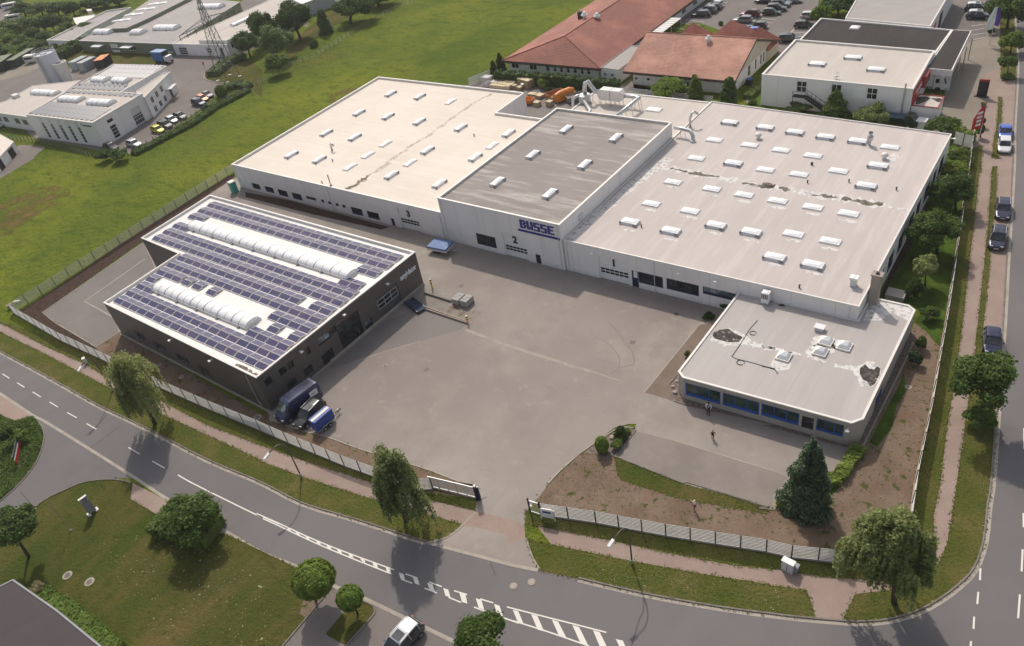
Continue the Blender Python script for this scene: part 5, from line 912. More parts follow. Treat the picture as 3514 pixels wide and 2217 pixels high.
# green clad complex
gp = [q(1,725,375,3.3), q(1,1580,405,3.3), q(1,2200,20,3.3), q(1,1560,-40,3.3), q(1,1300,185,3.3), q(1,1000,240,3.3)]
hg = Bld('green_clad_works', 'large green clad works hall with grey roof and rooflights', 'building', gp, 3.4, A_GREENW, R_FAR, (.15, .08), A_CAP); e = hg.edge(gp[0], gp[1]); L_ = hg.fr(e)[3]
hg.gate(e, (L_*.33, L_*.42, 0, 2.8), A_WHITE, [(.3,.45)], 3, 4); hg.window(e, (L_*.46, L_*.6, .9, 2.6), A_WHITE, A_GLASS, 5, 1, .1); mb = MB(); hg.bx(mb, e, L_*.75, L_*.98, .0, .08, .8, 1.0); hg.bx(mb, e, L_*.1, L_*.2, 0, .08, 1.2, 1.4); mb.build('white_band', A_WHITE, hg.root)
for a in (.18, .5): mb = MB(); hg.bx(mb, e, L_*a, L_*(a+.1), .0, 2.2, 2.3, 2.45); mb.build('canopy', A_LGREY, hg.root)
hg.done()
for n_, A, B in ((1,(890,302),(1030,302)),(1,(1230,305),(1322,305)),(1,(1440,265),(1630,265)),(1,(1845,72),(2040,68))): vault(hg, q(n_,*A,3.3), q(n_,*B,3.3), 3.4, 6, hg.zr)
h5 = Bld('green_clad_works', 'stepped grey roof section behind the green clad hall, with small rooflights', 'building', [q(1,980,262,4.5), q(1,1160,255,4.5), q(1,1370,160,4.5), q(1,2250,-280,4.5), q(1,1700,-220,4.5)], 4.5, A_GREENW, R_FAR, (.1, .06)).done()
for u, v in ((1078,192),(1150,185),(1190,138),(1265,132),(1300,88),(1378,80),(1408,38),(1485,30)): skylight(h5, q(1, u, v, 4.5), 3.6, 1.6, .6, False)
c = q(1, 1605, 30); t = empty('chimney', (c.x, c.y, 0), 'slim red brick chimney behind the green clad works', 'chimney'); MB().box(c.x-.8, c.x+.8, c.y-.8, c.y+.8, 0, 9).build('stack', plain('red_brick', (.25,.08,.05), .9), t); MB().box(c.x-.95, c.x+.95, c.y-.95, c.y+.95, 9, 9.3).build('cap', A_STONE, t)
h6 = Bld('loading_annex', 'white loading annex with pinkish roof and long rooflight by the trees', 'building', [q(1,1580,408,3.2), q(1,2080,418,3.2), q(1,2110,335,4.2), q(1,2700,120,4.2), q(1,2850,-20,4.2), q(1,2500,-40,4.2)], 3.4, A_WALL, R_MID, (.2, .12)); e = h6.edge(h6.poly[0], h6.poly[1]); e = h6.edge(q(1,1580,408,3.2), q(1,2080,418,3.2)); L_ = h6.fr(e)[3]
h6.gate(e, (L_*.08, L_*.24, 0, 2.6), A_LGREY, [(.15,.3),(.4,.55),(.65,.8)], 1, 4); h6.gate(e, (L_*.6, L_*.7, 0, 2.6), A_LGREY, [(.4,.55),(.65,.8)], 1, 4); h6.door(e, (L_*.86, L_*.9, 0, 2.6), A_DARKM)
h6.done(); vault(h6, q(1,2130,240,3.4), q(1,2330,150,3.4), 1.8, 8, h6.zr); skylight(h6, q(1,2090,322,3.4), 3.5, 1.6, .6)
h7 = Bld('meeting_block', 'small white block with large dark windows next to the loading annex', 'building', [q(1,2085,360,4.0), q(1,2150,500,0)*1.0+Vector((0,0)), q(1,2300,420,0), q(1,2250,290,4.0)], 4.0, A_WALL, R_MID, (.15, .1)) if False else Bld('meeting_block', 'small white block with large dark windows next to the loading annex', 'building', [q(1,1820,370,4.2), q(1,2085,370,4.2), q(1,2270,275,4.2), q(1,2100,240,4.2)], 4.2, A_WALL, R_MID, (.15, .1)); e = h7.edge(q(1,2085,370,4.2), q(1,2270,275,4.2)); L_ = h7.fr(e)[3]
h7.window(e, (L_*.1, L_*.42, 1.6, 3.4), A_WHITE, A_GLASS, 1); h7.window(e, (L_*.5, L_*.85, .6, 2.0), A_WHITE, A_GLASSB, 2); h7.done()
h8 = Bld('bare_flat_roof', 'narrow flat roofed building with dark stained roof among the trees', 'building', [q(23,850,735,3), q(23,1325,745,3), q(23,1600,560,3), q(23,2408,130,3), q(23,1960,190,3)], 3.0, A_WALL, R_FAR, (.3, .4)).done()
h9 = Bld('white_gabled_shed', 'white gable roofed shed behind the bare flat roof', 'building', [q(23,1335,330,2), q(23,1400,450,2), q(23,1700,330,2), q(23,1750,265,2)], 2.0, A_CREAM, A_CAP, (.05, .02)).done()
a_, b2 = q(23,1340,440,3.6), q(23,1720,270,3.6)
ha = Bld('stacked_hut', 'tiny white hut beside the white gabled shed', 'building', [q(23,1580,170,3), q(23,1610,205,3), q(23,1690,190,3), q(23,1670,160,3)], 3.0, A_CREAM, A_CAP, (.05, .03)).done()
hb = Bld('white_shed', 'white shed with dark doors at the left edge of the meadow', 'building', [q(1,-250,1420,2.6), q(1,-60,1500,2.6), q(1,125,1300,2.6), q(1,0,1232,2.6)], 2.6, A_WALL, R_CREAM, (.1, .05)); e = hb.edge(q(1,-60,1500,2.6), q(1,125,1300,2.6)); L_ = hb.fr(e)[3]
hb.door(e, (L_*.62, L_*.86, 0, 2.2), A_DARKM); hb.door(e, (L_*.1, L_*.3, 0, 2.2), A_DARKM); hb.done()
hc = Bld('long_grey_shed', 'grey walled shed behind the tall trees at the top', 'building', [q(2,420,35,4), q(2,700,-70,4), q(2,500,-150,4), q(2,200,-60,4)], 4.0, plain('grey_render', (.42,.42,.43), .8), A_CAP, (.1, .05)).done()
hd = Bld('dark_roofed_building', 'dark brown flat roof at the lower left corner', 'building', [q(13,118,885,4), q(13,520,1165,4), q(13,930,1500,4), q(13,1300,1850,4), q(13,250,2200,4), q(13,-500,1200,4)], 4.0, A_WALL, R_BOT, (.12, .06), plain('zinc_edge', (.3,.3,.3), .5)).done()
for x, (u, v, w2, h2, mt, lb) in enumerate(((250,590,5,2.6,A_LGREY,'sheet metal container at the edge of the gravel yard'),)): pass
# ================================================================ fences, gates, walls
def rail_fence(name, label, pts, h=1.85, boards=9, pitch=2.5, bm_=None, pm=None, cat='fence', bd=.115, group=None, base=True, first=0.05):
    """horizontal board fence with dark posts on a low plinth"""
    pts = [Vector((p[0], p[1])) for p in pts]; t = empty(name, (pts[0].x, pts[0].y, 0), label, cat, group); bb = MB(); pp = MB(); pl_ = MB(); count = 0
    for a, b in zip(pts, pts[1:]):
        L = (b-a).length; n = max(1, round(L/pitch)); d = (b-a)/L; nn = Vector((d.y, -d.x, 0)); d3 = Vector((d.x, d.y, 0)); o = Vector((a.x, a.y, 0)); z = Vector((0, 0, 1))
        for k in range(boards):
            z0 = .22+(h-.26)*k/(boards-1); bb.frame(o, d3, nn, z, .03, L-.03, .03, .055, z0-bd/2, z0+bd/2)
        for i in range(n+1):
            x = L*i/n
            if i == n and b is not pts[-1]: continue
            m = MB(); m.frame(o, d3, nn, z, x-.045, x+.045, -.035, .085, 0, h+.07); m.build('post', pm or A_DARKM, t); count += 1
        if base: pl_.frame(o, d3, nn, z, 0, L, -.08, .1, -.02, .16)
    bb.build('boards', bm_ or A_WHITE, t)
    if base: pl_.build('plinth', A_STONE, t)
    return t
FB = plain('fence_board_white', (.72,.7,.66), .6, 0, .08)
rail_fence('board_fence', 'white horizontal board fence along the road left of the gate', pl(5, [(130,1432)]) + pl(9, [(570,190),(920,350),(1480,622),(1960,832),(2400,1012)]) + pl(10, [(295,1125),(815,1340),(1440,1565)]) + pl(14, [(1625,62)]), bm_=FB)
rail_fence('board_fence', 'white horizontal board fence with dark posts right of the driveway', pl(15, [(265,298),(765,372),(1405,492),(1858,565),(2325,637)]) + pl(16, [(270,690),(765,742),(1150,800)]) + [FC], bm_=FB)
ef = [FC] + pl(12, [(1405,1498),(1545,830),(1600,500),(1690,0)]) + pl(8, [(1845,455),(1893,110)]) + pl(4, [(1955,1200)])
rail_fence('board_fence', 'white board fence seen almost edge on along the right-hand footway', ef, bm_=FB)
rail_fence('board_fence', 'white lattice fence panel behind the far corner of the right hall', [q(4,1955,1290), q(4,1790,1245)], 2.0, 12, 1.9, FB)
rail_fence('meadow_fence', 'pale slatted fence with grey posts dividing the works from the meadow', pl(5, [(125,1430),(2093,172),(2160,130)]), 1.75, 10, 2.5, plain('weathered_slats', (.5,.5,.37), .8, 0, .1), plain('grey_posts', (.16,.16,.15), .6), bd=.07, base=False)
rail_fence('board_fence', 'grey horizontal rail fence behind the extraction plant', [q(3,1255,850), q(3,1500,880), q(3,2100,940)], 1.2, 5, 2.5, A_LGREY, A_LGREY, base=False)
rail_fence('board_fence', 'white board fence at the meadow end of the rear courtyard', [q(3,-130,790), q(3,100,700)], 1.8, 8, 2.5, FB, A_LGREY, base=False)
# sliding gate and pedestrian gate
a, b = q(14,1600,55), q(14,2020,158); d = (b-a).normalized(); L = (b-a).length; o = Vector((a.x, a.y, 0)); d3 = Vector((d.x, d.y, 0)); nn = Vector((d.y, -d.x, 0)); z = Vector((0, 0, 1))
t = empty('sliding_gate', (a.x, a.y, 0), 'pale sliding yard gate with dark blue end post, pulled open', 'gate'); nn2 = -nn
mb = MB(); mb.frame(o, d3, nn2, z, 0, L, .1, .2, .1, .28); mb.frame(o, d3, nn2, z, 0, L, .1, .17, 1.75, 1.83); [mb.frame(o, d3, nn2, z, L*i/5-.04, L*i/5+.04, .1, .18, .28, 1.8) for i in range(6)]; mb.build('gate_frame', A_LGREY, t)
mb = MB(); [mb.frame(o, d3, nn2, z, x, x+.03, .12, .15, .28, 1.78) for x in np.arange(.1, L, .085)]; mb.build('bars', A_LGREY, t); mb = MB(); mb.frame(o, d3, nn2, z, L, L+.25, -.05, .25, 0, 2.15); mb.frame(o, d3, nn2, z, L+.3, L+.5, .05, .2, 0, 2.05); mb.build('end_post', A_NAVY, t)
p0, p1 = q(15,160,268), q(15,258,300); t = empty('small_gate', (p0.x, p0.y, 0), 'narrow barred pedestrian gate between two tall dark posts', 'gate'); d = (p1-p0).normalized(); L = (p1-p0).length; o = Vector((p0.x, p0.y, 0)); d3 = Vector((d.x, d.y, 0)); nn = Vector((d.y, -d.x, 0))
for x in (-.06, L-.06): MB().frame(o, d3, nn, z, x, x+.13, -.07, .07, 0, 2.15).build('post', A_DARKM, t)
mb = MB(); [mb.frame(o, d3, nn, z, x, x+.03, -.015, .015, .2, 1.8) for x in np.arange(.12, L-.1, .12)]; mb.frame(o, d3, nn, z, .08, L-.08, -.03, .03, 1.78, 1.84); mb.frame(o, d3, nn, z, .08, L-.08, -.03, .03, .16, .22); mb.build('leaf', A_LGREY, t); MB().frame(o, d3, nn, z, .1, .35, -.08, .08, .95, 1.12).build('letter_box', A_WHITE, t)
# company sign
p0, p1 = q(15,268,312), q(15,402,338); t = empty('company_sign', (p0.x, p0.y, 0), 'white round-shouldered company sign with dark bar beside the small gate', 'sign'); d = (p1-p0).normalized(); L = (p1-p0).length; o = Vector((p0.x, p0.y, 0))+Vector((0, 0, 0)); d3 = Vector((d.x, d.y, 0)); nn = Vector((d.y, -d.x, 0))
for x in (0, L-.1): MB().frame(o, d3, nn, z, x, x+.1, .2, .3, 0, 1.5).build('post', A_WHITE, t)
mb = MB(); P = [(0,.45),(L,.45),(L,1.5),(L-.25,1.7),(.25,1.7),(0,1.5)]; V = [o+d3*x+nn*.3+z*y for x, y in P]+[o+d3*x+nn*.2+z*y for x, y in P]; mb.add(V, [(0,1,2,3,4,5),(11,10,9,8,7,6)]+[(i,i+6,(i+1)%6+6,(i+1)%6) for i in range(6)]); mb.build('panel', A_WHITE, t)
mb = MB(); mb.frame(o, d3, nn, z, .3, L-.35, .302, .31, 1.12, 1.38); mb.build('name_bar', A_LOGO, t); mb = MB(); mb.frame(o, d3, nn, z, .4, L-.2, .302, .306, .72, .8); mb.build('text_line', A_LGREY, t)
# meadow wire fence posts
def wire_fence(label, pts, n, h=1.3, m=None):
    t = empty('wire_fence', (pts[0].x, pts[0].y, 0), label, 'fence'); W_ = MB()
    tot = sum((b-a).length for a, b in zip(pts, pts[1:])); step = tot/(n-1); acc = 0; P = []
    for a, b in zip(pts, pts[1:]):
        L = (b-a).length
        while acc <= L+1e-6: P.append(a+(b-a)*acc/L); acc += step
        acc -= L
    for p in P: MB().box(p.x-.05, p.x+.05, p.y-.05, p.y+.05, 0, h).build('post', m or A_WOODD, t)
    for a, b in zip(P, P[1:]):
        for k in (.4, .8, 1.15): W_.bar((*a, k*h/1.3), (*b, k*h/1.3), .02)
    W_.build('wires', A_METAL, t)
wire_fence('low wire fence on brown posts along the far edge of the meadow', pl(2, [(10,790),(300,620),(560,520),(900,300),(1220,120),(1500,0)]), 34)
wire_fence('dark wire fence below the white cubic workshop', pl(1, [(60,1280),(330,1305),(850,1440)]), 26, 1.2, A_DARKM)
wire_fence('wire fence on posts between the parked cars and the meadow', pl(1, [(1180,1430),(1480,1270),(1900,1010),(2300,830)]), 22, 1.3, A_DARKM)
# ================================================================ street furniture
def street_lamp(label, n, base, head, h, hn=None):
    b = q(n, *base); hd = q(hn or n, *head, h-.1); t = empty('street_lamp', (b.x, b.y, 0), label, 'street lamp', 'street lamps with curved arms'); v = Vector((hd.x-b.x, hd.y-b.y, 0)); L = v.length; u = v.normalized()
    if L > 2.6: v = u*2.6; L = 2.6
    P = [Vector((b.x, b.y, z_)) for z_ in (0, 2, h-1.5)] + [Vector((b.x, b.y, h-1.5))+u*(L*.5*(1-math.cos(a)))*.9+Vector((0, 0, 1.5*math.sin(a))) for a in (.35, .7, 1.05, 1.4, 1.7)]
    P.append(Vector((b.x+u.x*L*.8, b.y+u.y*L*.8, h-.15)))
    MB().tube(P, [.09, .08, .07]+[.055]*6, 8).build('pole', plain('lamp_pole_grey', (.12,.11,.1), .5, .3), t, smooth=True); o = P[-1]; side = Vector((-u.y, u.x, 0)); dn = Vector((0, 0, 1))
    MB().frame(o, (u-dn*.25).normalized(), side, dn, -.05, .75, -.15, .15, -.08, .08).build('lamp_head', A_WHITE, t, bevel=.04); MB().lathe((b.x, b.y, 0), [(.14, 0), (.14, .6), (.1, .65)], 10).build('base', A_METAL, t)
street_lamp('street lamp with arched arm on the verge beyond the charcoal hall van', 10, (415,1440), (75,1250), 6.0)
street_lamp('street lamp with arched arm on the verge right of the driveway', 15, (1095,745), (868,580), 6.0)
street_lamp('street lamp with arched arm half hidden by the leftmost birch', 9, (1040,640), (715,450), 6.2)
def box_thing(name, label, cat, c, sx, sy, h, m, rz=0, top=None, extra=None, group=None):
    t = empty(name, (c.x, c.y, 0), label, cat, group, rz); local(t); MB().box(-sx, sx, -sy, sy, 0, h).build('body', m, t, bevel=.02); MB().box(-sx-.04, sx+.04, -sy-.04, sy+.04, h+.002, h+.07).build('lid', top or m, t); return t
c = q(16, 238, 800); t = box_thing('utility_cabinet', 'grey utility cabinet with white lid on the verge before the right-hand fence', 'cabinet', c, .5, .25, 1.25, A_LGREY, -.1, A_WHITE); MB().box(-.02, .02, -.27, -.25, .1, 1.15).build('door_seam', A_DARKM, t)
c = q(16, 295, 800); box_thing('utility_cabinet', 'smaller grey utility cabinet right beside the taller one', 'cabinet', c, .35, .22, .75, plain('cabinet_grey', (.3,.3,.31), .6), -.1)
c = q(9, 795, 395); box_thing('utility_cabinet', 'small grey pillar with bright lid on the verge by the arched lamp', 'cabinet', c, .25, .18, .95, A_LGREY, -.4, A_YELLOW if False else A_CAP)
c = q(5, 105, 1385); box_thing('utility_cabinet', 'pale concrete pillar at the far left corner of the board fence', 'cabinet', c, .35, .35, .7, A_STONE, 0)
c = q(5, 160, 1330); box_thing('white_sack', 'small white lump in the grass at the fence corner', 'sack', c, .45, .18, .22, A_WHITE, .7)
# advertising pillar on the lawn
p0, p1 = q(13,818,298), q(13,893,243); c = (p0+p1)/2; an = math.atan2(p1.y-p0.y, p1.x-p0.x); t = empty('sign_pillar', (c.x, c.y, 0), 'upright grey advertising pillar with dark logo on the lawn', 'sign', rz=an); local(t); w2 = (p1-p0).length/2*.85; hh_ = zat(c, 13, 790, 140)
MB().box(-w2, w2, -.12, .12, .12, hh_).build('panel', plain('sign_grey', (.24,.24,.25), .6), t); MB().box(-w2-.04, w2+.04, -.14, .14, hh_+.002, hh_+.08).build('cap', A_CAP, t); MB().box(-w2-.2, -w2+.15, -.3, .3, 0, .15).box(w2-.15, w2+.2, -.3, .3, 0, .15).build('feet', A_CAP, t)
MB().box(-w2*.55, w2*.75, -.135, -.12, hh_*.76, hh_*.93).build('logo_plate', A_DARKM, t)
cu = bpy.data.curves.new('logo', 'FONT'); cu.body = 'DAZ'; cu.size = hh_*.15; cu.extrude = .004; cu.align_x = 'CENTER'; cu.align_y = 'CENTER'; tmp = bpy.data.objects.new('tmp', cu); COL.objects.link(tmp); bpy.context.view_layer.update(); me = bpy.data.meshes.new_from_object(tmp); bpy.data.objects.remove(tmp)
me.materials.clear(); me.materials.append(A_WHITE); oo = bpy.data.objects.new('logo_letters', me); COL.objects.link(oo); oo.parent = t; oo.rotation_euler = (math.pi/2, 0, 0); oo.location = (w2*.1, -.145, hh_*.845)
# flat red and grey sign on the island
p0, p1 = q(9,170,1330), q(9,205,1140); t = empty('leaning_sign', ((p0.x+p1.x)/2, (p0.y+p1.y)/2, 0), 'long low red, grey and white sign board in the planted island', 'sign', rz=math.atan2(p1.y-p0.y, p1.x-p0.x)); local(t); L = (p1-p0).length/2
for k, (m_, z0, z1) in enumerate(((A_RED, .35, .85), (A_WHITE, .85, 1.05), (plain('sign_dark', (.06,.07,.07), .6), 1.05, 1.4))): MB().box(-L, L, -.04, .04, z0, z1-.002).build(('red_board', 'white_band', 'dark_band')[k], m_, t)
for x in (-L+.2, L-.25): MB().box(x, x+.08, .045, .12, 0, 1.45).build('post', A_METAL, t)
for i, (u0, v0) in enumerate(((325,245), (655,440))):
    b = q(13, u0, v0); hgt = 5.0 if i else 3.2; t = empty('flag_pole', (b.x, b.y, 0), ('thin bare grey flag pole on the lawn nearest the side road', 'taller thin bare flag pole on the lawn behind the sign pillar')[i], 'flag pole', 'bare flag poles'); MB().tube([(b.x, b.y, 0), (b.x, b.y, hgt)], [.045, .03], 6).build('pole', A_METAL, t); MB().lathe((b.x, b.y, 0), [(.16, 0), (.12, .18)], 8).build('base', A_STONE, t)
# bollards, block stacks, pit, barrier by the charcoal hall
def bollard(label, c, h):
    t = empty('bollard', (c.x, c.y, 0), label, 'bollard', 'striped bollards'); MB().lathe((c.x, c.y, 0), [(.11, 0), (.11, h)], 10).build('tube', A_YELLOW, t)
    for a in (.48, .85): MB().lathe((c.x, c.y, h*a), [(.118, 0), (.118, h*.13)], 10).build('black_band', A_BLACK, t)
    MB().lathe((c.x, c.y, h), [(.115, 0), (.1, .05), (.02, .06)], 10).build('cap', A_WHITE, t)
bollard('black and yellow bollard at the corner of the charcoal hall', q(19, 1080, 440), 1.5); bollard('black and yellow bollard at the outer end of the low twin walls', q(19, 2000, 1350), 1.2)
pit = MB().sheet([q(19,*p) for p in ((870,600),(1555,815),(1310,1085),(880,940),(700,830),(560,790))], .014).build('loading_pit', A_SLABS); tag(pit, kind='structure')
mb = MB(); pts = [q(19,*p) for p in ((880,595),(1560,810))]; d = (pts[1]-pts[0]).normalized(); mb.frame(Vector((*pts[0], 0)), Vector((*d, 0)), Vector((-d.y, d.x, 0)), z, 0, (pts[1]-pts[0]).length, 0, .18, 0, .3); mb.build('pit_edge_wall', A_SLABS); tag(bpy.data.objects['pit_edge_wall'], 'low concrete edge wall of the loading pit by the charcoal hall', 'wall')
tag(MB().sheet([q(19,*p) for p in ((1330,1075),(1560,890),(2350,1070),(2110,1305),(1960,1330))], .0145).build('honeycomb_paving', surf('wet_paving', [(.25,.22,.18), ((.14,.1,.07), .6, .5, .6, .8), ((.2,.17,.14), 8, .5, .7, .5)], .9)), kind='structure')
for k, off in enumerate((0, .45)):
    a, b = q(19, 885, 950+off*110), q(19, 1975, 1325+off*80); d = (b-a).normalized(); mb = MB().frame(Vector((*a, 0)), Vector((*d, 0)), Vector((-d.y, d.x, 0)), z, 0, (b-a).length, -.07, .07, 0, .28); w_ = mb.build('low_wall', A_STONE); tag(w_, ('long low pale kerb wall leading to the bollard, rear one of two', 'long low pale kerb wall leading to the bollard, front one of two')[k], 'wall')
a, b = q(19, 470, 790), q(19, 830, 1060); c = (a+b)/2; t = empty('roller_conveyor', (c.x, c.y, 0), 'dark blue metal ramp equipment lying at the gate of the charcoal hall', 'ramp', rz=math.atan2((b-a).y, (b-a).x)); local(t); L = (b-a).length/2
MB().box(-L, L, -.75, -.65, 0, .42).box(-L, L, .65, .75, 0, .42).build('side_rails', A_NAVY, t); MB().box(-L, 0, -.64, .64, .25, .3).box(.1, L, -.64, .64, .3, .36).build('deck', plain('worn_blue', (.018,.035,.08), .8, 0, .5), t); [MB().box(x, x+.06, -.64, .64, .1, .18).build('cross_bar', A_METAL, t) for x in np.arange(-L+.2, L-.1, .5)]
c = q(19, 1810, 880)
for k, (dx, dy) in enumerate(((-.78, -.05), (.55, .12))):
    t = empty('block_pallet', (c.x+dx+.2, c.y+dy+.5, 0), ('pallet stacked with grey concrete blocks, left of the pair', 'pallet stacked with grey concrete blocks, right of the pair')[k], 'block pallet', 'pallets of concrete blocks'); local(t)
    MB().box(-.58, .58, -.85, .85, .02, .14).build('pallet', A_WOODD, t); 
    for i in range(2):
        for j in range(3): MB().box(-.56+i*.57, -.02+i*.57, -.82+j*.56, -.3+j*.56, .15, .98+.02*((i+j) % 2)).build('block', A_STONE if False else plain('concrete_block', (.36,.34,.32), .9), t)
# portable toilet
c = q(5, 2160, 318); t = empty('portable_toilet', (c.x, c.y, 0), 'teal portable toilet with white roof at the far corner of the cream roofed hall', 'portable toilet', rz=-.15); local(t); MB().box(-.55, .55, -.55, .55, .05, 2.1).build('cabin', A_TEAL, t, bevel=.03); MB().box(-.58, .58, -.58, .58, 2.1, 2.25).build('roof', A_CAP, t, bevel=.05); MB().box(-.56, -.552, -.4, .4, .15, 2.0).build('door', A_LGREY, t); MB().box(-.5, .5, -.5, .5, 0, .05).build('base', A_DARKM, t)
# boulders
for i, (n_, u, v, r, lb) in enumerate(((11,1470,610,.42,'pale boulder at the front corner of the gravel bed by the office'),(11,1490,665,.5,'largest reddish boulder in the gravel bed by the office'),(11,1505,560,.4,'dark boulder against the cut corner of the office'),(11,1478,735,.25,'small stone at the tip of the gravel bed by the office'),(11,912,1080,.5,'rounded grey boulder between the clipped shrubs'),(11,985,1095,.28,'small pale stone beside the spreading shrub'))):
    c = q(n_, u, v); r *= .62; mb = MB(); rr2 = random.Random(i); mb.lathe((c.x, c.y, -.05), [(r*.8, 0), (r, r*.35), (r*.8, r*.75), (r*.3, r*.95)], 9); mb.v = [(x+rr2.uniform(-1, 1)*r*.13, y+rr2.uniform(-1, 1)*r*.13, z_+rr2.uniform(-1, 1)*r*.08) for x, y, z_ in mb.v]; tag(mb.build('boulder', A_STONE, smooth=True), lb, 'boulder', 'boulders in the gravel beds')
# flags, banner, price pylon at the shop
b = q(18, 1160, 1240); t = empty('banner_pole', (b.x, b.y, 0), 'red and white banner flag on a pole near the end of the right hall', 'banner'); MB().tube([(b.x, b.y, 0), (b.x, b.y, 6.2)], [.06, .04], 8).build('pole', A_LGREY, t)
def flag(t, b, z0, z1, w_, m, name='flag', ang=2.6, rows=10, waves=.12):
    mb = MB(); V = []; ca, sa_ = math.cos(ang), math.sin(ang)
    for i in range(rows+1):
        for j in range(7):
            x = w_*(j/6)*(.35+.65*min(1, (rows-i)/rows*1.8+.1)); yy = waves*math.sin(j*1.3+i*.5); V.append((b.x+ca*x-sa_*yy, b.y+sa_*x+ca*yy, z0+(z1-z0)*i/rows-x*.35))
    mb.add(V, [(i*7+j, i*7+j+1, (i+1)*7+j+1, (i+1)*7+j) for i in range(rows) for j in range(6)]); return mb.build(name, m, t)
f = flag(t, b, 2.6, 6.1, 1.3, A_RED, ang=3.4); mb = MB()
for k in range(4): x = .25+.0*k; zc_ = 3.1+k*.62; mb.add([(b.x+math.cos(3.4)*.22, b.y+math.sin(3.4)*.22-.16, zc_), (b.x+math.cos(3.4)*.85, b.y+math.sin(3.4)*.85-.22, zc_-.25), (b.x+math.cos(3.4)*.85, b.y+math.sin(3.4)*.85-.22, zc_+.1), (b.x+math.cos(3.4)*.22, b.y+math.sin(3.4)*.22-.16, zc_+.38)], [(0,1,2,3)])
mb.build('white_lettering_band', A_WHITE, f)
for i, (n_, u, v, h_, lb) in enumerate(((22,620,1160,7.0,'white and violet flag hanging on a double pole by the forecourt'),(4,2100,150,6.5,'white flag at the top right near the parked cars'))):
    b = q(n_, u, v); t = empty('flag_pole', (b.x, b.y, 0), lb, 'flag pole', 'forecourt flags'); MB().tube([(b.x, b.y, 0), (b.x, b.y, h_)], [.06, .04], 8).build('pole', A_LGREY, t); flag(t, b, h_*.42, h_-.1, 1.2, A_WHITE, ang=3.5)
    if not i: flag(t, Vector((b.x+.05, b.y+.1)), h_*.5, h_-.3, .8, plain('violet_cloth', (.16,.08,.4), .7), 'violet_flag', .3)
c = q(4, 2038, 838); t = empty('price_sign', (c.x, c.y, 0), 'dark free-standing forecourt sign with a red top', 'sign', rz=0); local(t); MB().box(-.75, .75, -.15, .15, .1, 2.6).build('panel', A_DARKM, t); MB().box(-.75, .75, -.16, .16, 2.602, 3.0).build('red_top', plain('dark_red', (.3,.04,.03), .6), t); MB().box(-1.1, 1.1, -.35, .35, 0, .1).build('base', A_DARKM, t)
# round sign at the left yard
c = q(1, 1900, 665); t = empty('road_sign', (c.x, c.y, 0), 'round road sign on a post at the pylon verge', 'sign'); MB().tube([(c.x, c.y, 0), (c.x, c.y, 2.6)], .05, 6).build('post', A_METAL, t); MB().tube([(c.x-.03, c.y-.1, 2.5), (c.x+.03, c.y-.06, 2.5)], .45, 14).build('disc', A_RED, t)
# lattice pylon with cross arm
c = q(1, 2105, 730); t = empty('lattice_pylon', (c.x, c.y, 0), 'grey steel lattice pylon with one long cross arm at the upper left', 'pylon'); HP = 22.0; mb = MB(); sp = lambda z_: 2.0*(1-z_/HP)**1.0*1.0+.12
cor = lambda k, z_: Vector((c.x+(sp(z_) if k in (1, 2) else -sp(z_)), c.y+(sp(z_) if k in (2, 3) else -sp(z_)), z_))
lv = [0, 3.2, 6, 8.4, 10.6, 12.5, 14.3, 15.9, 17.4, 18.8, 20, 21, HP]
for k in range(4):
    mb.bar(cor(k, 0), cor(k, HP), .12)
    for i in range(len(lv)-1):
        mb.bar(cor(k, lv[i]), cor((k+1) % 4, lv[i+1]), .045); mb.bar(cor((k+1) % 4, lv[i]), cor(k, lv[i+1]), .045)
        mb.bar(cor(k, lv[i+1]), cor((k+1) % 4, lv[i+1]), .045)
pm_ = plain('pylon_steel', (.13,.13,.12), .6, .4); mb.build('tower', pm_, t)
za = 14.6; e1 = q(1, 1615, 345, za); ax = (Vector((e1.x, e1.y, za))-Vector((c.x, c.y, za))); AL = ax.length; ax.normalize(); AL = min(AL, 9.5); mb = MB(); sd = Vector((-ax.y, ax.x, 0))
for sgn in (1, -1):
    o = Vector((c.x, c.y, za)); tip = o+ax*AL*sgn
    for s2 in (-.6, .6): mb.bar(o+sd*s2, tip, .1); mb.bar(o+sd*s2+Vector((0, 0, 1.3)), tip, .09)
    for k in range(1, 9): f_ = k/9; w_ = .6*(1-f_); mb.bar(o+ax*AL*sgn*f_-sd*w_, o+ax*AL*sgn*f_+sd*w_, .06); mb.bar(o+ax*AL*sgn*f_+Vector((0, 0, 1.3*(1-f_))), o+ax*AL*sgn*(f_-.1), .06)
mb.build('cross_arm', pm_, t); ins = MB()
for f_ in (-1, -.75, -.45, .45, .75, 1): p = Vector((c.x, c.y, za))+ax*AL*f_; ins.tube([p, p-Vector((0, 0, 1.3))], .09, 6)
ins.build('insulators', A_DARKM, t); MB().box(c.x-2.4, c.x-1.7, c.y-2.4, c.y-1.7, 0, .4).box(c.x+1.7, c.x+2.4, c.y-2.4, c.y-1.7, 0, .4).box(c.x-2.4, c.x-1.7, c.y+1.7, c.y+2.4, 0, .4).box(c.x+1.7, c.x+2.4, c.y+1.7, c.y+2.4, 0, .4).build('footings', A_CAP, t)
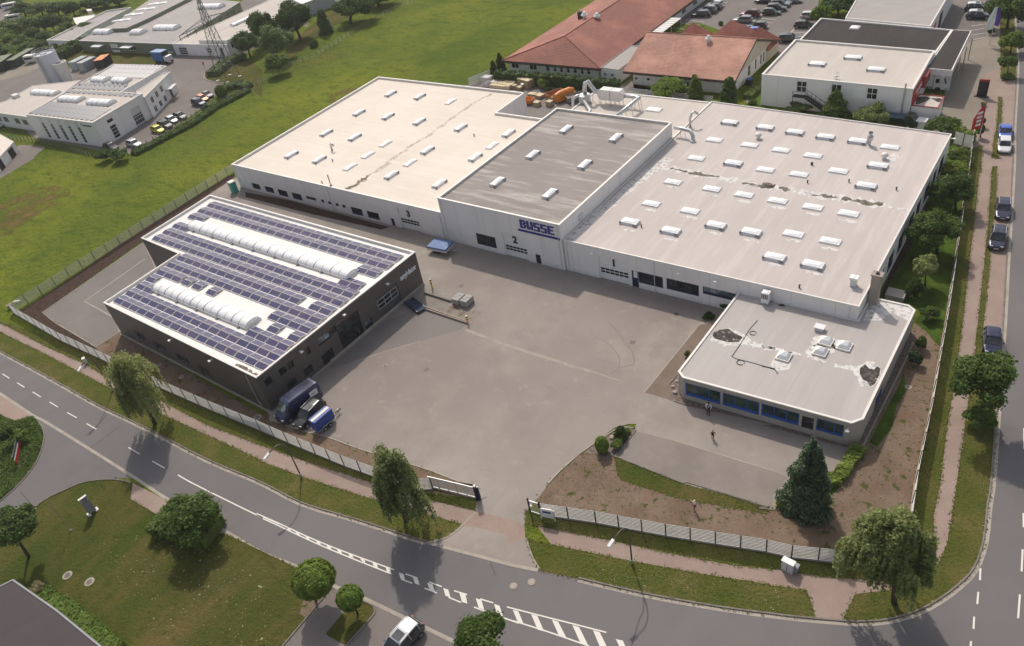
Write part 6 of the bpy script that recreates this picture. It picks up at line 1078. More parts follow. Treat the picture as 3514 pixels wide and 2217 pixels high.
# ================================================================ extraction ducts on the back hall
A_DUCT = plain('silver_duct', (.55,.56,.56), .35, .55, .08); zM = hM.zr
def d3p(n, u, v, zz): p = q(n, u, v, zz); return Vector((p.x, p.y, zz))
t0 = d3p(20, 1440, 270, zM+1.6); t = empty('extraction_plant', (t0.x, t0.y, zM), 'silver extraction ducts, filter boxes and cyclone on the back hall roof', 'ventilation plant')
zz = zM+1.9; A0, A1, A2, A3 = d3p(20,1530,285,zz), d3p(20,1690,300,zz), d3p(20,1720,312,zz), d3p(20,1475,490,zz)
A3 = Vector((A2.x-.3, 104.6, zz-.3)); MB().tube([A0, A1, A2+Vector((.25, 0, 0)), A2+Vector((.2, -.8, 0)), A3], .32, 12).build('duct', A_DUCT, t, smooth=True)
B0, B1 = d3p(20,1330,250,zz), d3p(20,1245,240,zz); C0 = d3p(20,1145,260,zz-.4)
MB().tube([B0, B1, B1+(C0-B1)*.35+Vector((0, 0, 1.0)), B1+(C0-B1)*.7+Vector((0, 0, 2.1)), C0+Vector((0, 0, 1.9)), C0+Vector((-.3, 0, .8)), C0+Vector((-.3, 0, .0))], .4, 12).build('duct', A_DUCT, t, smooth=True)
cy = d3p(20,1145,360,2.5); cyx = Vector((-76.3, cy.y)) if cy.x > -76.3 else Vector((cy.x, cy.y)); MB().lathe((C0.x-.2, C0.y-.4, 0), [(.35, 0), (.35, 3.0), (1.1, 3.8), (1.1, 6.0), (.9, 6.1)], 16).build('cyclone', A_DUCT, t)
D0 = Vector((C0.x-1.2, C0.y-1.2, 5.6)); MB().tube([D0+Vector((.6, .6, .2)), D0+Vector((0, 0, .4)), D0+Vector((-.7, -.5, 0)), D0+Vector((-.8, -.6, -1.2)), D0+Vector((-.8, -.6, -3))], .28, 10).build('duct', A_DUCT, t, smooth=True)
E0, E1 = Vector((C0.x+.2, C0.y-1.4, 5.4)), d3p(20,1190,455,5.1); MB().tube([E0, E1, E1+Vector((.3, -1.5, -.2))], .3, 10).build('duct', A_DUCT, t, smooth=True)
o = d3p(20,1435,330,zM+.95); dx = Vector((1, -.02, 0)).normalized(); dy = Vector((.02, 1, 0)); zv = Vector((0, 0, 1))
MB().frame(o, dx, dy, zv, -2.1, -.08, -.7, .8, 0, 1.9).build('filter_box', A_CAP, t); MB().frame(o, dx, dy, zv, .08, 1.9, -.7, .8, 0, 1.9).build('filter_box', A_CAP, t)
bx_ = MB(); P = lambda x, y, z_: o+dx*x+dy*y+zv*z_; bx_.add([P(1.9,-.7,0),P(1.9,.8,0),P(1.9,.8,1.9),P(1.9,-.7,1.9),P(2.6,-.3,.6),P(2.6,.4,.6),P(2.6,.4,1.3),P(2.6,-.3,1.3)], [(0,1,5,4),(1,2,6,5),(2,3,7,6),(3,0,4,7),(4,5,6,7)]); bx_.add([P(-2.1,-.7,0),P(-2.1,.8,0),P(-2.1,.8,1.9),P(-2.1,-.7,1.9),P(-2.9,-.3,.6),P(-2.9,.4,.6),P(-2.9,.4,1.3),P(-2.9,-.3,1.3)], [(0,4,5,1),(1,5,6,2),(2,6,7,3),(3,7,4,0),(4,7,6,5)]); bx_.build('reducer', A_CAP, t)
lg = MB(); [lg.bar(P(x, y, 0), P(x, y, -.95), .07) for x in (-2, -.1, .1, 1.8) for y in (-.65, .75)]
for pp in (A1, A2, A2+(A3-A2)*.35, A2+(A3-A2)*.7, B1): [lg.bar(Vector((pp.x+s_, pp.y, pp.z)), Vector((pp.x+s_*1.6, pp.y, zM)), .07) for s_ in (-.45, .45)]
lg.build('supports', A_METAL, t)
c1 = d3p(20, 2150, 645, 6.2); t = empty('roof_duct', (-52.3, c1.y, 5), 'curved silver duct leaving the side of the high hall', 'duct'); MB().tube([(-52.5, c1.y, 6.2), (-51.0, c1.y-.1, 6.2), (-49.6, c1.y-.3, 6.1), (-48.9, c1.y-.9, 5.7), (-48.7, c1.y-1.2, 5.0), (-48.7, c1.y-1.3, zR)], .3, 10).build('duct', A_DUCT, t, smooth=True); MB().lathe((-48.7, c1.y-1.3, zR), [(.5, 0), (.42, .3)], 10).build('collar', A_METAL, t)
mb = MB(); [mb.bar((x, c1.y-.1, 6.0), (x, c1.y-.1, zR if x > -52 else zR), .06) for x in (-51.4, -50.6)]; mb.build('supports', A_METAL, t)
c1 = d3p(3, 1895, 1165, zR); t = empty('vent_pipe', (c1.x, c1.y, zR), 'silver swan-neck pipe at the left edge of the pale grey roof', 'pipe'); MB().tube([c1, c1+zv*1.5, c1+Vector((.15, .3, 2.2)), c1+Vector((.5, .7, 2.4)), c1+Vector((.9, 1.0, 1.9))], .2, 8).build('pipe', A_DUCT, t, smooth=True)
# ================================================================ courtyard goods
def crate_stack(name, label, c, sx, sy, h, layers, m, rz=0, cat='pallet stack', group='pallet stacks in the courtyard', parent=None):
    t = empty(name, (c.x, c.y, 0), label, cat, group, rz); local(t); hh_ = h/layers; mb = MB(); mc = MB()
    for k in range(layers):
        for i in range(5): mb.box(-sx+i*2*sx/5+.02, -sx+(i+1)*2*sx/5-.04, -sy, sy, (k+1)*hh_-.05, (k+1)*hh_)
        for i in range(3): mc.box(-sx, sx, -sy+i*(sy-.06), -sy+i*(sy-.06)+.12, k*hh_+.01, (k+1)*hh_-.052)
    mb.build('boards', m, t); mc.build('blocks', A_WOODD, t); return t
for i, (u, v, sx, sy, h_, l_, lb) in enumerate(((600,400,.9,.8,1.1,6,'low pallet stack in front of the orange compactor, left one'),(740,400,.9,.8,1.3,7,'pallet stack in front of the orange compactor, right one'),(765,345,.8,.7,1.2,6,'pallet stack just behind the right front stack'),(485,180,2.6,1.6,2.2,8,'big tall stack of pale pallets by the hedge'),
    (275,215,.9,.7,1.1,5,'small pallet stack left of the big stack'),(345,205,.9,.7,1.0,5,'small pallet stack with reddish boxes between the stacks'),(405,225,.9,.7,1.0,5,'small pallet stack right at the wall corner'),(545,290,1.3,.8,.7,4,'long low stack of boards behind the tipping skip'),(630,310,1.2,1.0,.9,5,'untidy heap of broken pallets in the middle'))):
    crate_stack('pallet_stack', lb, q(20, u, v), sx*.68, sy*.7, h_*.8, l_, A_WOOD, rnd.uniform(-.3, .3))
c = q(20, 245, 170); t = empty('timber_field', (c.x, c.y, 0), 'wide field of pale stacked boards at the meadow end', 'board stack', rz=.0); local(t); mb = MB(); [mb.box(-2.6+i*.66, -2.0+i*.66, -2.4+j*.95, -1.5+j*.95, 0, .8+.1*((i*3+j) % 3)) for i in range(8) for j in range(5)]
for k in range(len(mb.f)//6): pass
mb.build('boards', A_WOOD, t); MB().box(-2.65, 2.7, -2.45, 2.35, 0, .15).build('bearers', A_WOODD, t)
c = q(20, 110, 175); t = empty('wrapped_stack', (c.x, c.y, 0), 'row of white wrapped packs beside the field of boards', 'wrapped stack'); local(t); [MB().box(-1.6+i*1.1, -.65+i*1.1, -1+i*.5, .2+i*.5, 0, 1.0).build('pack', A_CAP, t) for i in range(4)]
for i in range(6): c = q(20, 15+i*14, 160+i*1); t = empty('glass_rack', (c.x, c.y, 0), 'upright grey metal rack, one of the row at the courtyard end', 'rack', 'grey racks at the courtyard end'); local(t); mb = MB(); [mb.bar((sx_, sy_, 0), (sx_*.8, sy_, 1.8), .07) for sx_ in (-.3, .3) for sy_ in (-.8, 0, .8)]; mb.bar((-.25, -.8, 1.8), (-.25, .8, 1.8), .07).bar((.25, -.8, 1.8), (.25, .8, 1.8), .07); mb.build('frame', A_LGREY, t)
def skip(name, label, c, rz, m, L=2.4, W_=1.1, h_=1.5, closed=False, inner=None, cat='skip', group=None):
    t = empty(name, (c.x, c.y, 0), label, cat, group, rz); local(t); mb = MB(); a = [(-L, -W_*.85, .25), (L*.8, -W_*.85, .25), (L*.8, W_*.85, .25), (-L, W_*.85, .25)]; b = [(-L, -W_, h_), (L, -W_, h_), (L, W_, h_), (-L, W_, h_)]; mb.add(a+b, [(0,1,5,4),(1,2,6,5),(2,3,7,6),(3,0,4,7),(3,2,1,0)]); i_ = [(x*.95, y*.93, z_) for x, y, z_ in b]; k_ = [(x*.93, y*.9, .4) for x, y, z_ in a]
    mb.add(b+i_, [(0,1,5,4),(1,2,6,5),(2,3,7,6),(3,0,4,7)]); mb.add(k_+i_, [(4,5,1,0),(5,6,2,1),(6,7,3,2),(7,4,0,3),(0,1,2,3)]); mb.build('tub', m, t)
    rb = MB(); [rb.box(x, x+.1, s_*W_-.04 if s_ > 0 else -W_-.06, s_*W_+.06 if s_ > 0 else -W_+.04, .5, h_-.1) for x in np.arange(-L+.4, L-.3, .9) for s_ in (-1, 1)]; rb.build('ribs', m, t); MB().box(-L*.8, L*.6, -W_*.6, -W_*.45, 0, .25).box(-L*.8, L*.6, W_*.45, W_*.6, 0, .25).build('skids', A_DARKM, t)
    if inner: MB().box(-L*.9, L*.75, -W_*.85, W_*.85, .45, h_*.8).build('load', inner, t)
    if closed: MB().tube([(-L*.98, 0, h_*.98), (-L*.4, 0, h_*1.08), (L*.6, 0, h_*1.1), (L*.95, 0, h_*.95)], [W_*.6, W_*.8, W_*.8, W_*.65], 16).build('hood', m, t)
    return t
skip('waste_compactor', 'bright orange closed waste compactor in the courtyard', q(20, 905, 330), 1.15, A_ORANGE, 2.2, 1.0, 1.25, True, cat='compactor'); skip('open_skip', 'open orange skip left of the closed compactor', q(20, 800, 310), 1.0, plain('dull_orange', (.38,.14,.04), .6, 0, .2), 1.9, 1.0, 1.25); skip('open_skip', 'orange tipping skip at the corner of the cream roofed hall', q(20, 480, 375), .15, A_ORANGE, 1.6, .85, 1.1); skip('open_skip', 'grey open skip beside the silver cyclone', q(20, 1040, 340), .9, plain('skip_grey', (.2,.21,.21), .6, 0, .15), 2.1, 1.0, 1.25, inner=plain('rubble', (.22,.15,.13), .9, 0, .3, 5))
c = q(20, 325, 480); t = empty('covered_trailer', (c.x, c.y, 0), 'grey covered cart with red end partly hidden behind the roof edge', 'trailer', rz=-.1); local(t); MB().box(-2, 1.6, -.7, .7, .5, 1.4).build('body', plain('tarp_grey', (.18,.18,.19), .7), t, bevel=.1); MB().box(1.602, 1.9, -.7, .7, .5, 1.3).build('red_end', A_RED, t); [MB().tube([(x, y-.08, .35), (x, y+.08, .35)], .35, 12).build('wheel', A_BLACK, t) for x in (-1, 1) for y in (-.6, .6)]
c = q(20, 480, 490); t = empty('yard_light', (c.x, c.y, 0), 'dark lamp post standing in the rear courtyard', 'lamp post'); MB().tube([(c.x, c.y, 0), (c.x, c.y, 6.0)], [.1, .06], 8).build('pole', A_DARKM, t); MB().box(c.x-.3, c.x+.3, c.y-.2, c.y+.2, 6.0, 6.12).build('lamp_head', A_METAL, t)
# ================================================================ cars
CARG = A_CARG
def car_paint(name, c, metal=.3):
    if name in MC: return MC[name]
    m, t_, b = nodes(name, .25, metal, .6); b.inputs['Base Color'].default_value = (*c, 1); b.inputs['Coat Weight'].default_value = .6; b.inputs['Coat Roughness'].default_value = .06; MC[name] = m; return m
PAINT = {k: car_paint(k+'_car_paint', v) for k, v in dict(black=(.012,.012,.014), navy=(.012,.016,.05), dark_grey=(.05,.05,.055), silver=(.5,.51,.52), white=(.75,.74,.72), blue=(.05,.12,.5), yellow=(.55,.5,.02), orange=(.5,.15,.02), maroon=(.12,.012,.025), green=(.015,.035,.025), grey=(.2,.2,.21)).items()}
TL = plain('tail_light_red', (.4,.01,.01), .3); HL = plain('headlight_glass', (.6,.62,.65), .15); RIM = plain('alloy_rim', (.4,.4,.4), .35, .6); PLATE = A_WHITE
def loft(mb, secs, close=True):
    n = len(secs[0]); b = len(mb.v); 
    for s_ in secs: mb.v += [tuple(p) for p in s_]
    fs = [(b+i*n+k, b+i*n+(k+1) % n, b+(i+1)*n+(k+1) % n, b+(i+1)*n+k) for i in range(len(secs)-1) for k in range(n)]
    if close: fs += [tuple(b+k for k in range(n-1, -1, -1)), tuple(b+(len(secs)-1)*n+k for k in range(n))]
    mb.f += fs; mb.mi += [mb.cur]*len(fs)
def make_car(kind):
    """front looks along +x; origin on the ground below the middle"""
    L, W_, H = dict(hatch=(4.1, 1.75, 1.5), suv=(4.55, 1.85, 1.7), estate=(4.6, 1.8, 1.5), sedan=(4.5, 1.78, 1.43))[kind]; w2 = W_/2; t = empty('car', (0, 0, 0)); local(t); belt = H*.6
    ds = [(-L/2, .78, .42, belt-.08), (-L/2+.12, .93, .30, belt+.01), (-L/2+.6, 1, .22, belt+.03), (-L*.1, 1, .2, belt), (L*.2, 1, .2, belt-.03), (L/2-.75, .97, .22, belt-.14), (L/2-.2, .86, .27, belt-.26), (L/2, .68, .38, belt-.36)]
    secs = []
    for x, wf, z0, z1 in ds: w_ = w2*wf; secs.append([(x, -w_*.94, z0), (x, w_*.94, z0), (x, w_, z0+.18), (x, w_, (z0+z1)/2+.08), (x, w_*.93, z1-.03), (x, w_*.8, z1+.02), (x, -w_*.8, z1+.02), (x, -w_*.93, z1-.03), (x, -w_, (z0+z1)/2+.08), (x, -w_, z0+.18)])
    mb = MB(); loft(mb, secs); body = mb.build('body', PAINT['silver'], t, smooth=False, bevel=0)
    rear = -L/2+(.16 if kind in ('hatch', 'suv', 'estate') else .75); rr0 = rear+(.42 if kind != 'sedan' else .65); fr1 = L*.05 if kind != 'suv' else L*.09; fr0 = fr1+.75
    def cs(x, w_, z_): return [(x, -w_, belt-.04), (x, w_, belt-.04), (x, w_*.82, z_-.02), (x, w_*.55, z_), (x, -w_*.55, z_), (x, -w_*.82, z_-.02)]
    mb = MB(); loft(mb, [cs(rear, w2*.84, belt+.06), cs(rr0, w2*.91, H-.12), cs((rr0+fr1)/2, w2*.93, H-.05), cs(fr1, w2*.92, H-.1), cs(fr0, w2*.9, belt)]); g = mb.build('windows', CARG, t)
    mb = MB(); rs = lambda x, w_, z_: [(x, -w_*.84, z_-.045), (x, w_*.84, z_-.045), (x, w_*.78, z_+.02), (x, w_*.5, z_+.045), (x, -w_*.5, z_+.045), (x, -w_*.78, z_+.02)]
    loft(mb, [rs(rr0-.12, w2*.88, H-.15), rs(rr0+.15, w2*.92, H-.07), rs((rr0+fr1)/2, w2*.94, H-.035), rs(fr1-.05, w2*.92, H-.09), rs(fr1+.08, w2*.9, H-.15)])
    for s_ in (-1, 1):
        for x, zt in ((rr0+.05, H-.12), ((rr0+fr1)/2+.1, H-.06)): mb.bar((x, s_*w2*.935, belt-.02), (x+.02, s_*w2*.78, zt), .07)
        mb.bar((fr0+.02, s_*w2*.9, belt-.03), (fr1+.03, s_*w2*.76, H-.11), .06)
    mb.build('roof', PAINT['silver'], t)
    for x in (-L/2+.78, L/2-.82):
        for s_ in (-1, 1):
            ww = MB().tube([(x, s_*(w2-.17), .32), (x, s_*(w2+.015), .32)], .32, 16).build('wheel', A_BLACK, t); MB().tube([(x, s_*(w2+.01), .32), (x, s_*(w2+.03), .32)], .2, 10).build('rim', RIM, ww)
    for s_ in (-1, 1):
        MB().box(L/2-.34, L/2-.1, s_*w2*.6-.16, s_*w2*.6+.16, belt-.42, belt-.245).build('headlight', HL, t, bevel=.03); MB().box(-L/2-.015, -L/2+.12, s_*w2*.68-.11, s_*w2*.68+.11, belt-.28, belt-.04).build('tail_light', TL, t)
        MB().box(fr0-.42, fr0-.28, s_*(w2+.02)-(.0 if s_ > 0 else .16), s_*(w2+.02)+(.16 if s_ > 0 else 0), belt+.02, belt+.16).build('mirror', PAINT['silver'], t, bevel=.02)
    MB().box(L/2-.02, L/2+.02, -.26, .26, .42, .53).build('number_plate', PLATE, t); MB().box(-L/2-.02, -L/2+.02, -.26, .26, .55, .66).build('number_plate', PLATE, t)
    if kind in ('suv', 'estate'): MB().bar((rr0+.2, w2*.72, H+.0), (fr1-.1, w2*.72, H-.02), .04).bar((rr0+.2, -w2*.72, H+.0), (fr1-.1, -w2*.72, H-.02), .04).build('roof_rails', A_LGREY, t)
    return t
PROTO = {}; used = set()
def place_car(kind, colour, label, nf, front, nr, rear, group='parked cars', cat='car', z_=.5, roofc=None):
    f, r = q(nf, *front, z_), q(nr, *rear, z_); c = (f+r)/2; an = math.atan2(f.y-r.y, f.x-r.x)
    if kind not in PROTO: PROTO[kind] = make_car(kind); c_ = PROTO[kind]
    else: c_ = dup(PROTO[kind])
    c_.location = (c.x, c.y, .02); c_.rotation_euler.z = an; c_.name = 'parked_car'; tag(c_, label, cat, group)
    for ch in c_.children:
        if ch.name.split('.')[0] in ('body', 'mirror', 'roof'): ch.material_slots[0].link = 'OBJECT'; ch.material_slots[0].material = PAINT[roofc if roofc and ch.name.startswith('roof') else colour]
    return c_
C = place_car
C('suv', 'dark_grey', 'dark grey suv with panoramic roof parked below the road at the bottom edge', 14, (1215,1600), 14, (1440,1340), roofc='silver'); MB().box(-.45, .35, -.45, .45, 1.69, 1.715).build('roof_window', CARG, bpy.data.objects['parked_car'])
C('suv', 'black', 'black suv between the dark blue van and the blue box trailer', 24, (680,1200), 24, (1200,680), z_=.7)
C('sedan', 'blue', 'bright blue saloon on the right-hand parking strip, directly behind the white car', 4, (2246,1200), 4, (2245,1095)); C('hatch', 'white', 'white car on the right-hand parking strip in front of the blue one', 4, (2238,1318), 4, (2238,1205))
C('estate', 'navy', 'dark navy car on the right-hand parking strip, halfway down', 8, (2213,550), 8, (2218,412)); C('suv', 'navy', 'dark car with silver roof rails on the right-hand parking strip, below the navy one', 8, (2153,835), 8, (2180,670)); C('hatch', 'navy', 'dark car half hidden by the round roadside tree', 12, (2115,255), 12, (2110,135))
gl = 'cars parked in front of the cubic workshop'
for kd, co, f, r, lb in (('hatch','yellow',(1500,1205),(1397,1180),'small yellow car by the cubic workshop'),('suv','dark_grey',(1568,1163),(1463,1138),'dark grey car next to the yellow one'),('hatch','silver',(1632,1118),(1520,1088),'silver car between the dark grey and the black one'),('hatch','black',(1706,1082),(1600,1055),'black car at the upper end of the row of four'),
    ('suv','navy',(1882,960),(1768,935),'dark blue car at the lower end of the row of three'),('hatch','orange',(1914,918),(1802,893),'orange car in the middle of the row of three'),('sedan','black',(1955,885),(1842,858),'black car at the upper end of the row of three'),('estate','silver',(1288,1332),(1175,1308),'silver estate car alone below the cubic workshop'),('hatch','black',(1070,1358),(965,1340),'dark car half hidden by the bush below the cubic workshop'),('estate','silver',(20,1165),(-80,1140),'silver car at the left image edge behind the cubic workshop')): C(kd, co, lb, 1, f, 1, r, gl)
gl = 'cars in the car park behind the tiled halls'
for kd, co, f, r, lb in (('estate','black',(525,195),(752,190),'black car in the left row, nearest the tiled hall'),('suv','grey',(652,140),(800,140),'grey car with light roof, second in the left row'),('hatch','black',(740,98),(860,100),'black car, third in the left row'),('hatch','silver',(770,58),(890,65),'silver car, last visible of the left row'),
    ('suv','maroon',(1185,190),(1412,195),'dark red car in the middle row'),('estate','grey',(1085,265),(1308,270),'grey car below the dark red one'),('hatch','green',(1290,345),(1512,348),'dark green car below the grey one, near the red pyramid roof'),('hatch','blue',(1215,425),(1400,425),'blue car half hidden by the red pyramid roof'),('hatch','green',(1668,165),(1497,165),'dark green car facing the dark red one'),('suv','black',(1735,115),(1560,120),'black car above the dark green one'),('suv','grey',(1790,60),(1600,62),'grey car above the black one'),
    ('estate','silver',(1810,25),(1640,28),'silver car above the grey one'),('sedan','black',(1405,5),(1565,8),'black car at the top edge beside the planted strip'),('hatch','green',(2105,335),(1925,335),'dark green car beside the yellow-green tree'),('suv','green',(1905,520),(1730,525),'green car tight against the white workshop roof'),('hatch','silver',(2150,215),(2045,215),'silver car half hidden by the yellow-green tree'),('hatch','grey',(1920,5),(1820,5),'grey car at the top edge, right of the middle row')): C(kd, co, lb, 17, f, 17, r, gl)
for f, r, lb in (((480,215),(110,215),'dark car with white roof in the lane beside the flags, upper one'),((520,415),(150,415),'dark car with white roof in the lane beside the flags, lower one')): C('suv', 'navy', lb, 22, f, 22, r, 'cars beside the flags', roofc='white')
gl = 'cars at the far upper left'
for kd, co, f, r, lb in (('estate','blue',(60,110),(0,130),'blue car at the far upper left, lower one'),('suv','blue',(140,85),(70,105),'blue car at the far upper left, middle one'),('hatch','grey',(240,90),(150,105),'grey car at the far upper left, right one')): C(kd, co, lb, 23, f, 23, r, gl)
# camper / caravan shapes far left
for i, (n_, u, v, rz, L_, lb) in enumerate(((23,285,380,.6,3.2,'long white caravan between the far trees'),(23,200,165,.6,3.0,'white caravan beside the far blue cars'),(23,600,1150,.5,1.8,'small white roofed kiosk on the gravel yard'))):
    c = q(n_, u, v); t = empty('caravan', (c.x, c.y, 0), lb, 'caravan', 'far white caravans', rz); local(t); MB().box(-L_, L_, -1.1, 1.1, .4, 2.5).build('body', A_CAP, t, bevel=.15); MB().box(-L_*.8, L_*.8, -1.12, -1.1, 1.4, 2.0).build('windows', A_GLASS, t); [MB().tube([(0, s_*.95-.1, .35), (0, s_*.95+.1, .35)], .35, 12).build('wheel', A_BLACK, t) for s_ in (-1, 1)]
# containers by the cubic workshop
for i, (n_, f, r, w_, h_, m_, lb) in enumerate(((1,(690,650),(810,590),1.3,2.5,plain('container_grey',(.3,.33,.34),.6),'grey container left of the pair behind the cubic workshop'),(1,(770,655),(880,600),1.3,2.5,plain('container_grey',(.3,.33,.34),.6),'grey container right of the pair behind the cubic workshop'),(1,(930,630),(1000,575),1.4,2.4,A_DARKM,'dark container with orange roof behind the cubic workshop'),(23,(0,1330),(200,1180),2.2,3.0,A_DARKM,'dark open shed with green roof at the left edge'),(23,(250,1250),(640,1020),1.5,2.4,plain('dark_green',(.03,.06,.04),.7),'long dark green lean-to below the wood'))):
    a, b = q(n_, *f), q(n_, *r); c = (a+b)/2; t = empty('container', (c.x, c.y, 0), lb, 'container', None, math.atan2((b-a).y, (b-a).x)); local(t); L_ = max(2.6, (b-a).length/2); MB().box(-L_, L_, -w_, w_, .05, h_).build('body', m_, t); MB().box(-L_-.05, L_+.05, -w_-.05, w_+.05, h_+.002, h_+.1).build('roof', A_ORANGE if 'orange' in lb else (plain('container_top',(.34,.36,.37),.6) if 'grey container' in lb else A_GREENW), t)
    mb = MB(); [mb.box(x, x+.06, -w_-.03, -w_, .2, h_-.1) for x in np.arange(-L_+.2, L_-.1, .6)]; mb.build('ribs', m_, t)
# blue lorry body at the green works
a, b = q(1,1470,590), q(1,1555,580); c = q(1, 1515, 575); t = empty('blue_lorry', (c.x, c.y, 0), 'blue box lorry with open back in the yard of the green works', 'lorry', rz=0.12); local(t)
mb = MB(); mb.box(-3, 1.5, -1.2, 1.2, .9, 3.4); mb.build('box_body', plain('tarp_blue', (.03,.12,.33), .6), t); MB().box(1.502, 1.56, -1.1, 1.1, 1.0, 3.3).build('open_back', A_DARKM, t); MB().box(-3.1, 1.6, -1.25, 1.25, 3.402, 3.48).build('roof', plain('tarp_light', (.2,.32,.5), .6), t); MB().box(1.56, 3.0, -1.1, 1.1, .7, 2.2).build('cab', A_LGREY, t, bevel=.15); [MB().tube([(x, s_*1.0-.15, .45), (x, s_*1.0+.15, .45)], .45, 12).build('wheel', A_BLACK, t) for x in (-2.2, -1.1, 2.2) for s_ in (-1, 1)]
# ---- dark blue van
f, r = q(24, 330, 1140), q(24, 1130, 545); c = (f+r)/2; an = math.atan2(f.y-r.y, f.x-r.x); t = empty('delivery_van', (c.x, c.y, .02), 'tall dark blue delivery van beside the charcoal hall', 'van', rz=an); local(t); L, w2 = 5.9, 1.0
def vs(x, w_, z0, z1, top=.82): return [(x, -w_*.96, z0), (x, w_*.96, z0), (x, w_, z0+.3), (x, w_, z0+(z1-z0)*.55), (x, w_*.93, z1-.16), (x, w_*top, z1), (x, -w_*top, z1), (x, -w_*.93, z1-.16), (x, -w_, z0+(z1-z0)*.55), (x, -w_, z0+.3)]
BV = car_paint('van_blue_paint', (.022,.027,.085), .1); mb = MB(); loft(mb, [vs(-L/2, w2*.95, .4, 2.5), vs(-L/2+.12, w2, .32, 2.62), vs(0, w2, .28, 2.68), vs(L/2-1.75, w2, .28, 2.66), vs(L/2-1.35, w2, .28, 2.45), vs(L/2-.75, w2*.97, .28, 1.55, .75), vs(L/2-.1, w2*.9, .32, 1.12, .7), vs(L/2, w2*.8, .42, .9, .6)]); mb.build('body', BV, t)
mb = MB(); mb.add([(L/2-.72, -.82, 1.6), (L/2-.72, .82, 1.6), (L/2-1.32, .7, 2.42), (L/2-1.32, -.7, 2.42)], [(0,1,2,3)]); mb.v = [(x+.025, y, z_+.025) for x, y, z_ in mb.v]; mb.build('windscreen', glass('van_glass', (.05,.07,.065), .08, (.3,.33,.3)), t)
for s_ in (-1, 1):
    mb = MB(); mb.add([(L/2-.95, s_*(w2+.006), 1.45), (L/2-1.75, s_*(w2+.008), 1.45), (L/2-1.75, s_*(w2*.975+.01), 2.1), (L/2-1.4, s_*(w2*.975+.01), 2.1)], [(0,1,2,3)]); mb.build('side_window', CARG, t)
    MB().box(L/2-.3, L/2-.03, s_*.68-.2, s_*.68+.2, .78, 1.02).build('headlight', HL, t, bevel=.05); MB().box(L/2-1.2, L/2-1.0, s_*1.02-(0 if s_ > 0 else .22), s_*1.02+(.22 if s_ > 0 else 0), 1.35, 1.65).build('mirror', A_DARKM, t, bevel=.03); MB().box(-L/2-.02, -L/2+.05, s_*.85-.07, s_*.85+.07, 1.0, 1.5).build('tail_light', TL, t)
    for x in (-L/2+1.1, L/2-.95): ww = MB().tube([(x, s_*(w2-.2), .36), (x, s_*(w2+.01), .36)], .36, 16).build('wheel', A_BLACK, t); MB().tube([(x, s_*(w2+.005), .36), (x, s_*(w2+.03), .36)], .22, 10).build('rim', RIM, ww)
MB().box(-L/2+.5, -L/2+1.6, w2+.003, w2+.012, 1.35, 2.15).build('white_poster', A_WHITE, t); MB().box(-L/2+.75, -L/2+1.35, w2+.012, w2+.016, 1.5, 1.95).build('poster_print', A_LGREY, t); MB().box(L/2-1.0, L/2-.78, -.75, .75, 1.42, 1.5).build('wipers', A_DARKM, t); MB().box(L/2-.02, L/2+.03, -.6, .6, .45, .72).build('grille', A_DARKM, t)
rl = MB(); [rl.box(-L/2+.4, L/2-1.9, y-.03, y+.03, 2.675, 2.7) for y in np.arange(-.7, .75, .2)]; rl.build('roof_ribs', BV, t)
# ---- blue box trailer
cs4 = [q(24, *p, 1.95) for p in ((890,1090),(1090,1175),(1500,800),(1345,735))]; c = sum(cs4, Vector((0, 0)))/4; d = ((cs4[2]-cs4[1])+(cs4[3]-cs4[0])).normalized(); an = math.atan2(d.y, d.x); L = ((cs4[2]-cs4[1]).length+(cs4[3]-cs4[0]).length)/4; W_ = min(.95, ((cs4[1]-cs4[0]).length+(cs4[2]-cs4[3]).length)/4); t = empty('box_trailer', (c.x, c.y, 0), 'blue tarpaulin box trailer with white stripe on its roof, next to the black suv', 'trailer', rz=an); local(t); BT = plain('trailer_blue', (.02,.055,.26), .5, 0, .08)
MB().box(-L, L, -W_, W_, .5, 1.93).build('tarpaulin', BT, t, bevel=.04); MB().box(-L+.05, L-.05, -W_*.3, W_*.42, 1.931, 1.945).build('white_stripe', plain('faded_white', (.72,.68,.6), .7, 0, .1, 6), t); MB().box(-L-.03, L+.03, -W_-.03, W_+.03, .4, .5).build('chassis', A_METAL, t)
for x in (-.45, .3):
    for s_ in (-1, 1): ww = MB().tube([(x, s_*(W_+.05), .3), (x, s_*(W_+.25), .3)], .3, 14).build('wheel', A_BLACK, t); MB().tube([(x, s_*(W_+.245), .3), (x, s_*(W_+.27), .3)], .16, 10).build('rim', RIM, ww)
for s_ in (-1, 1): MB().tube([(-.85, s_*(W_+.16), .3), (-.8, s_*(W_+.16), .6), (-.5, s_*(W_+.16), .7), (.35, s_*(W_+.16), .7), (.65, s_*(W_+.16), .6), (.7, s_*(W_+.16), .3)], .08, 6).build('mudguard', plain('green_grey', (.2,.28,.24), .6), t)
MB().bar((L, .3, .45), (L+1.1, 0, .45), .08).bar((L, -.3, .45), (L+1.1, 0, .45), .08).bar((L+1.1, 0, .45), (L+1.4, 0, .5), .1).build('drawbar', A_DARKM, t); MB().tube([(L+.95, 0, 0), (L+.95, 0, .75)], .05, 8).build('jockey_wheel', A_METAL, t); [MB().box(-L-.06, -L, s_*.7-.1, s_*.7+.1, .42, .52).build('tail_light', TL, t) for s_ in (-1, 1)]
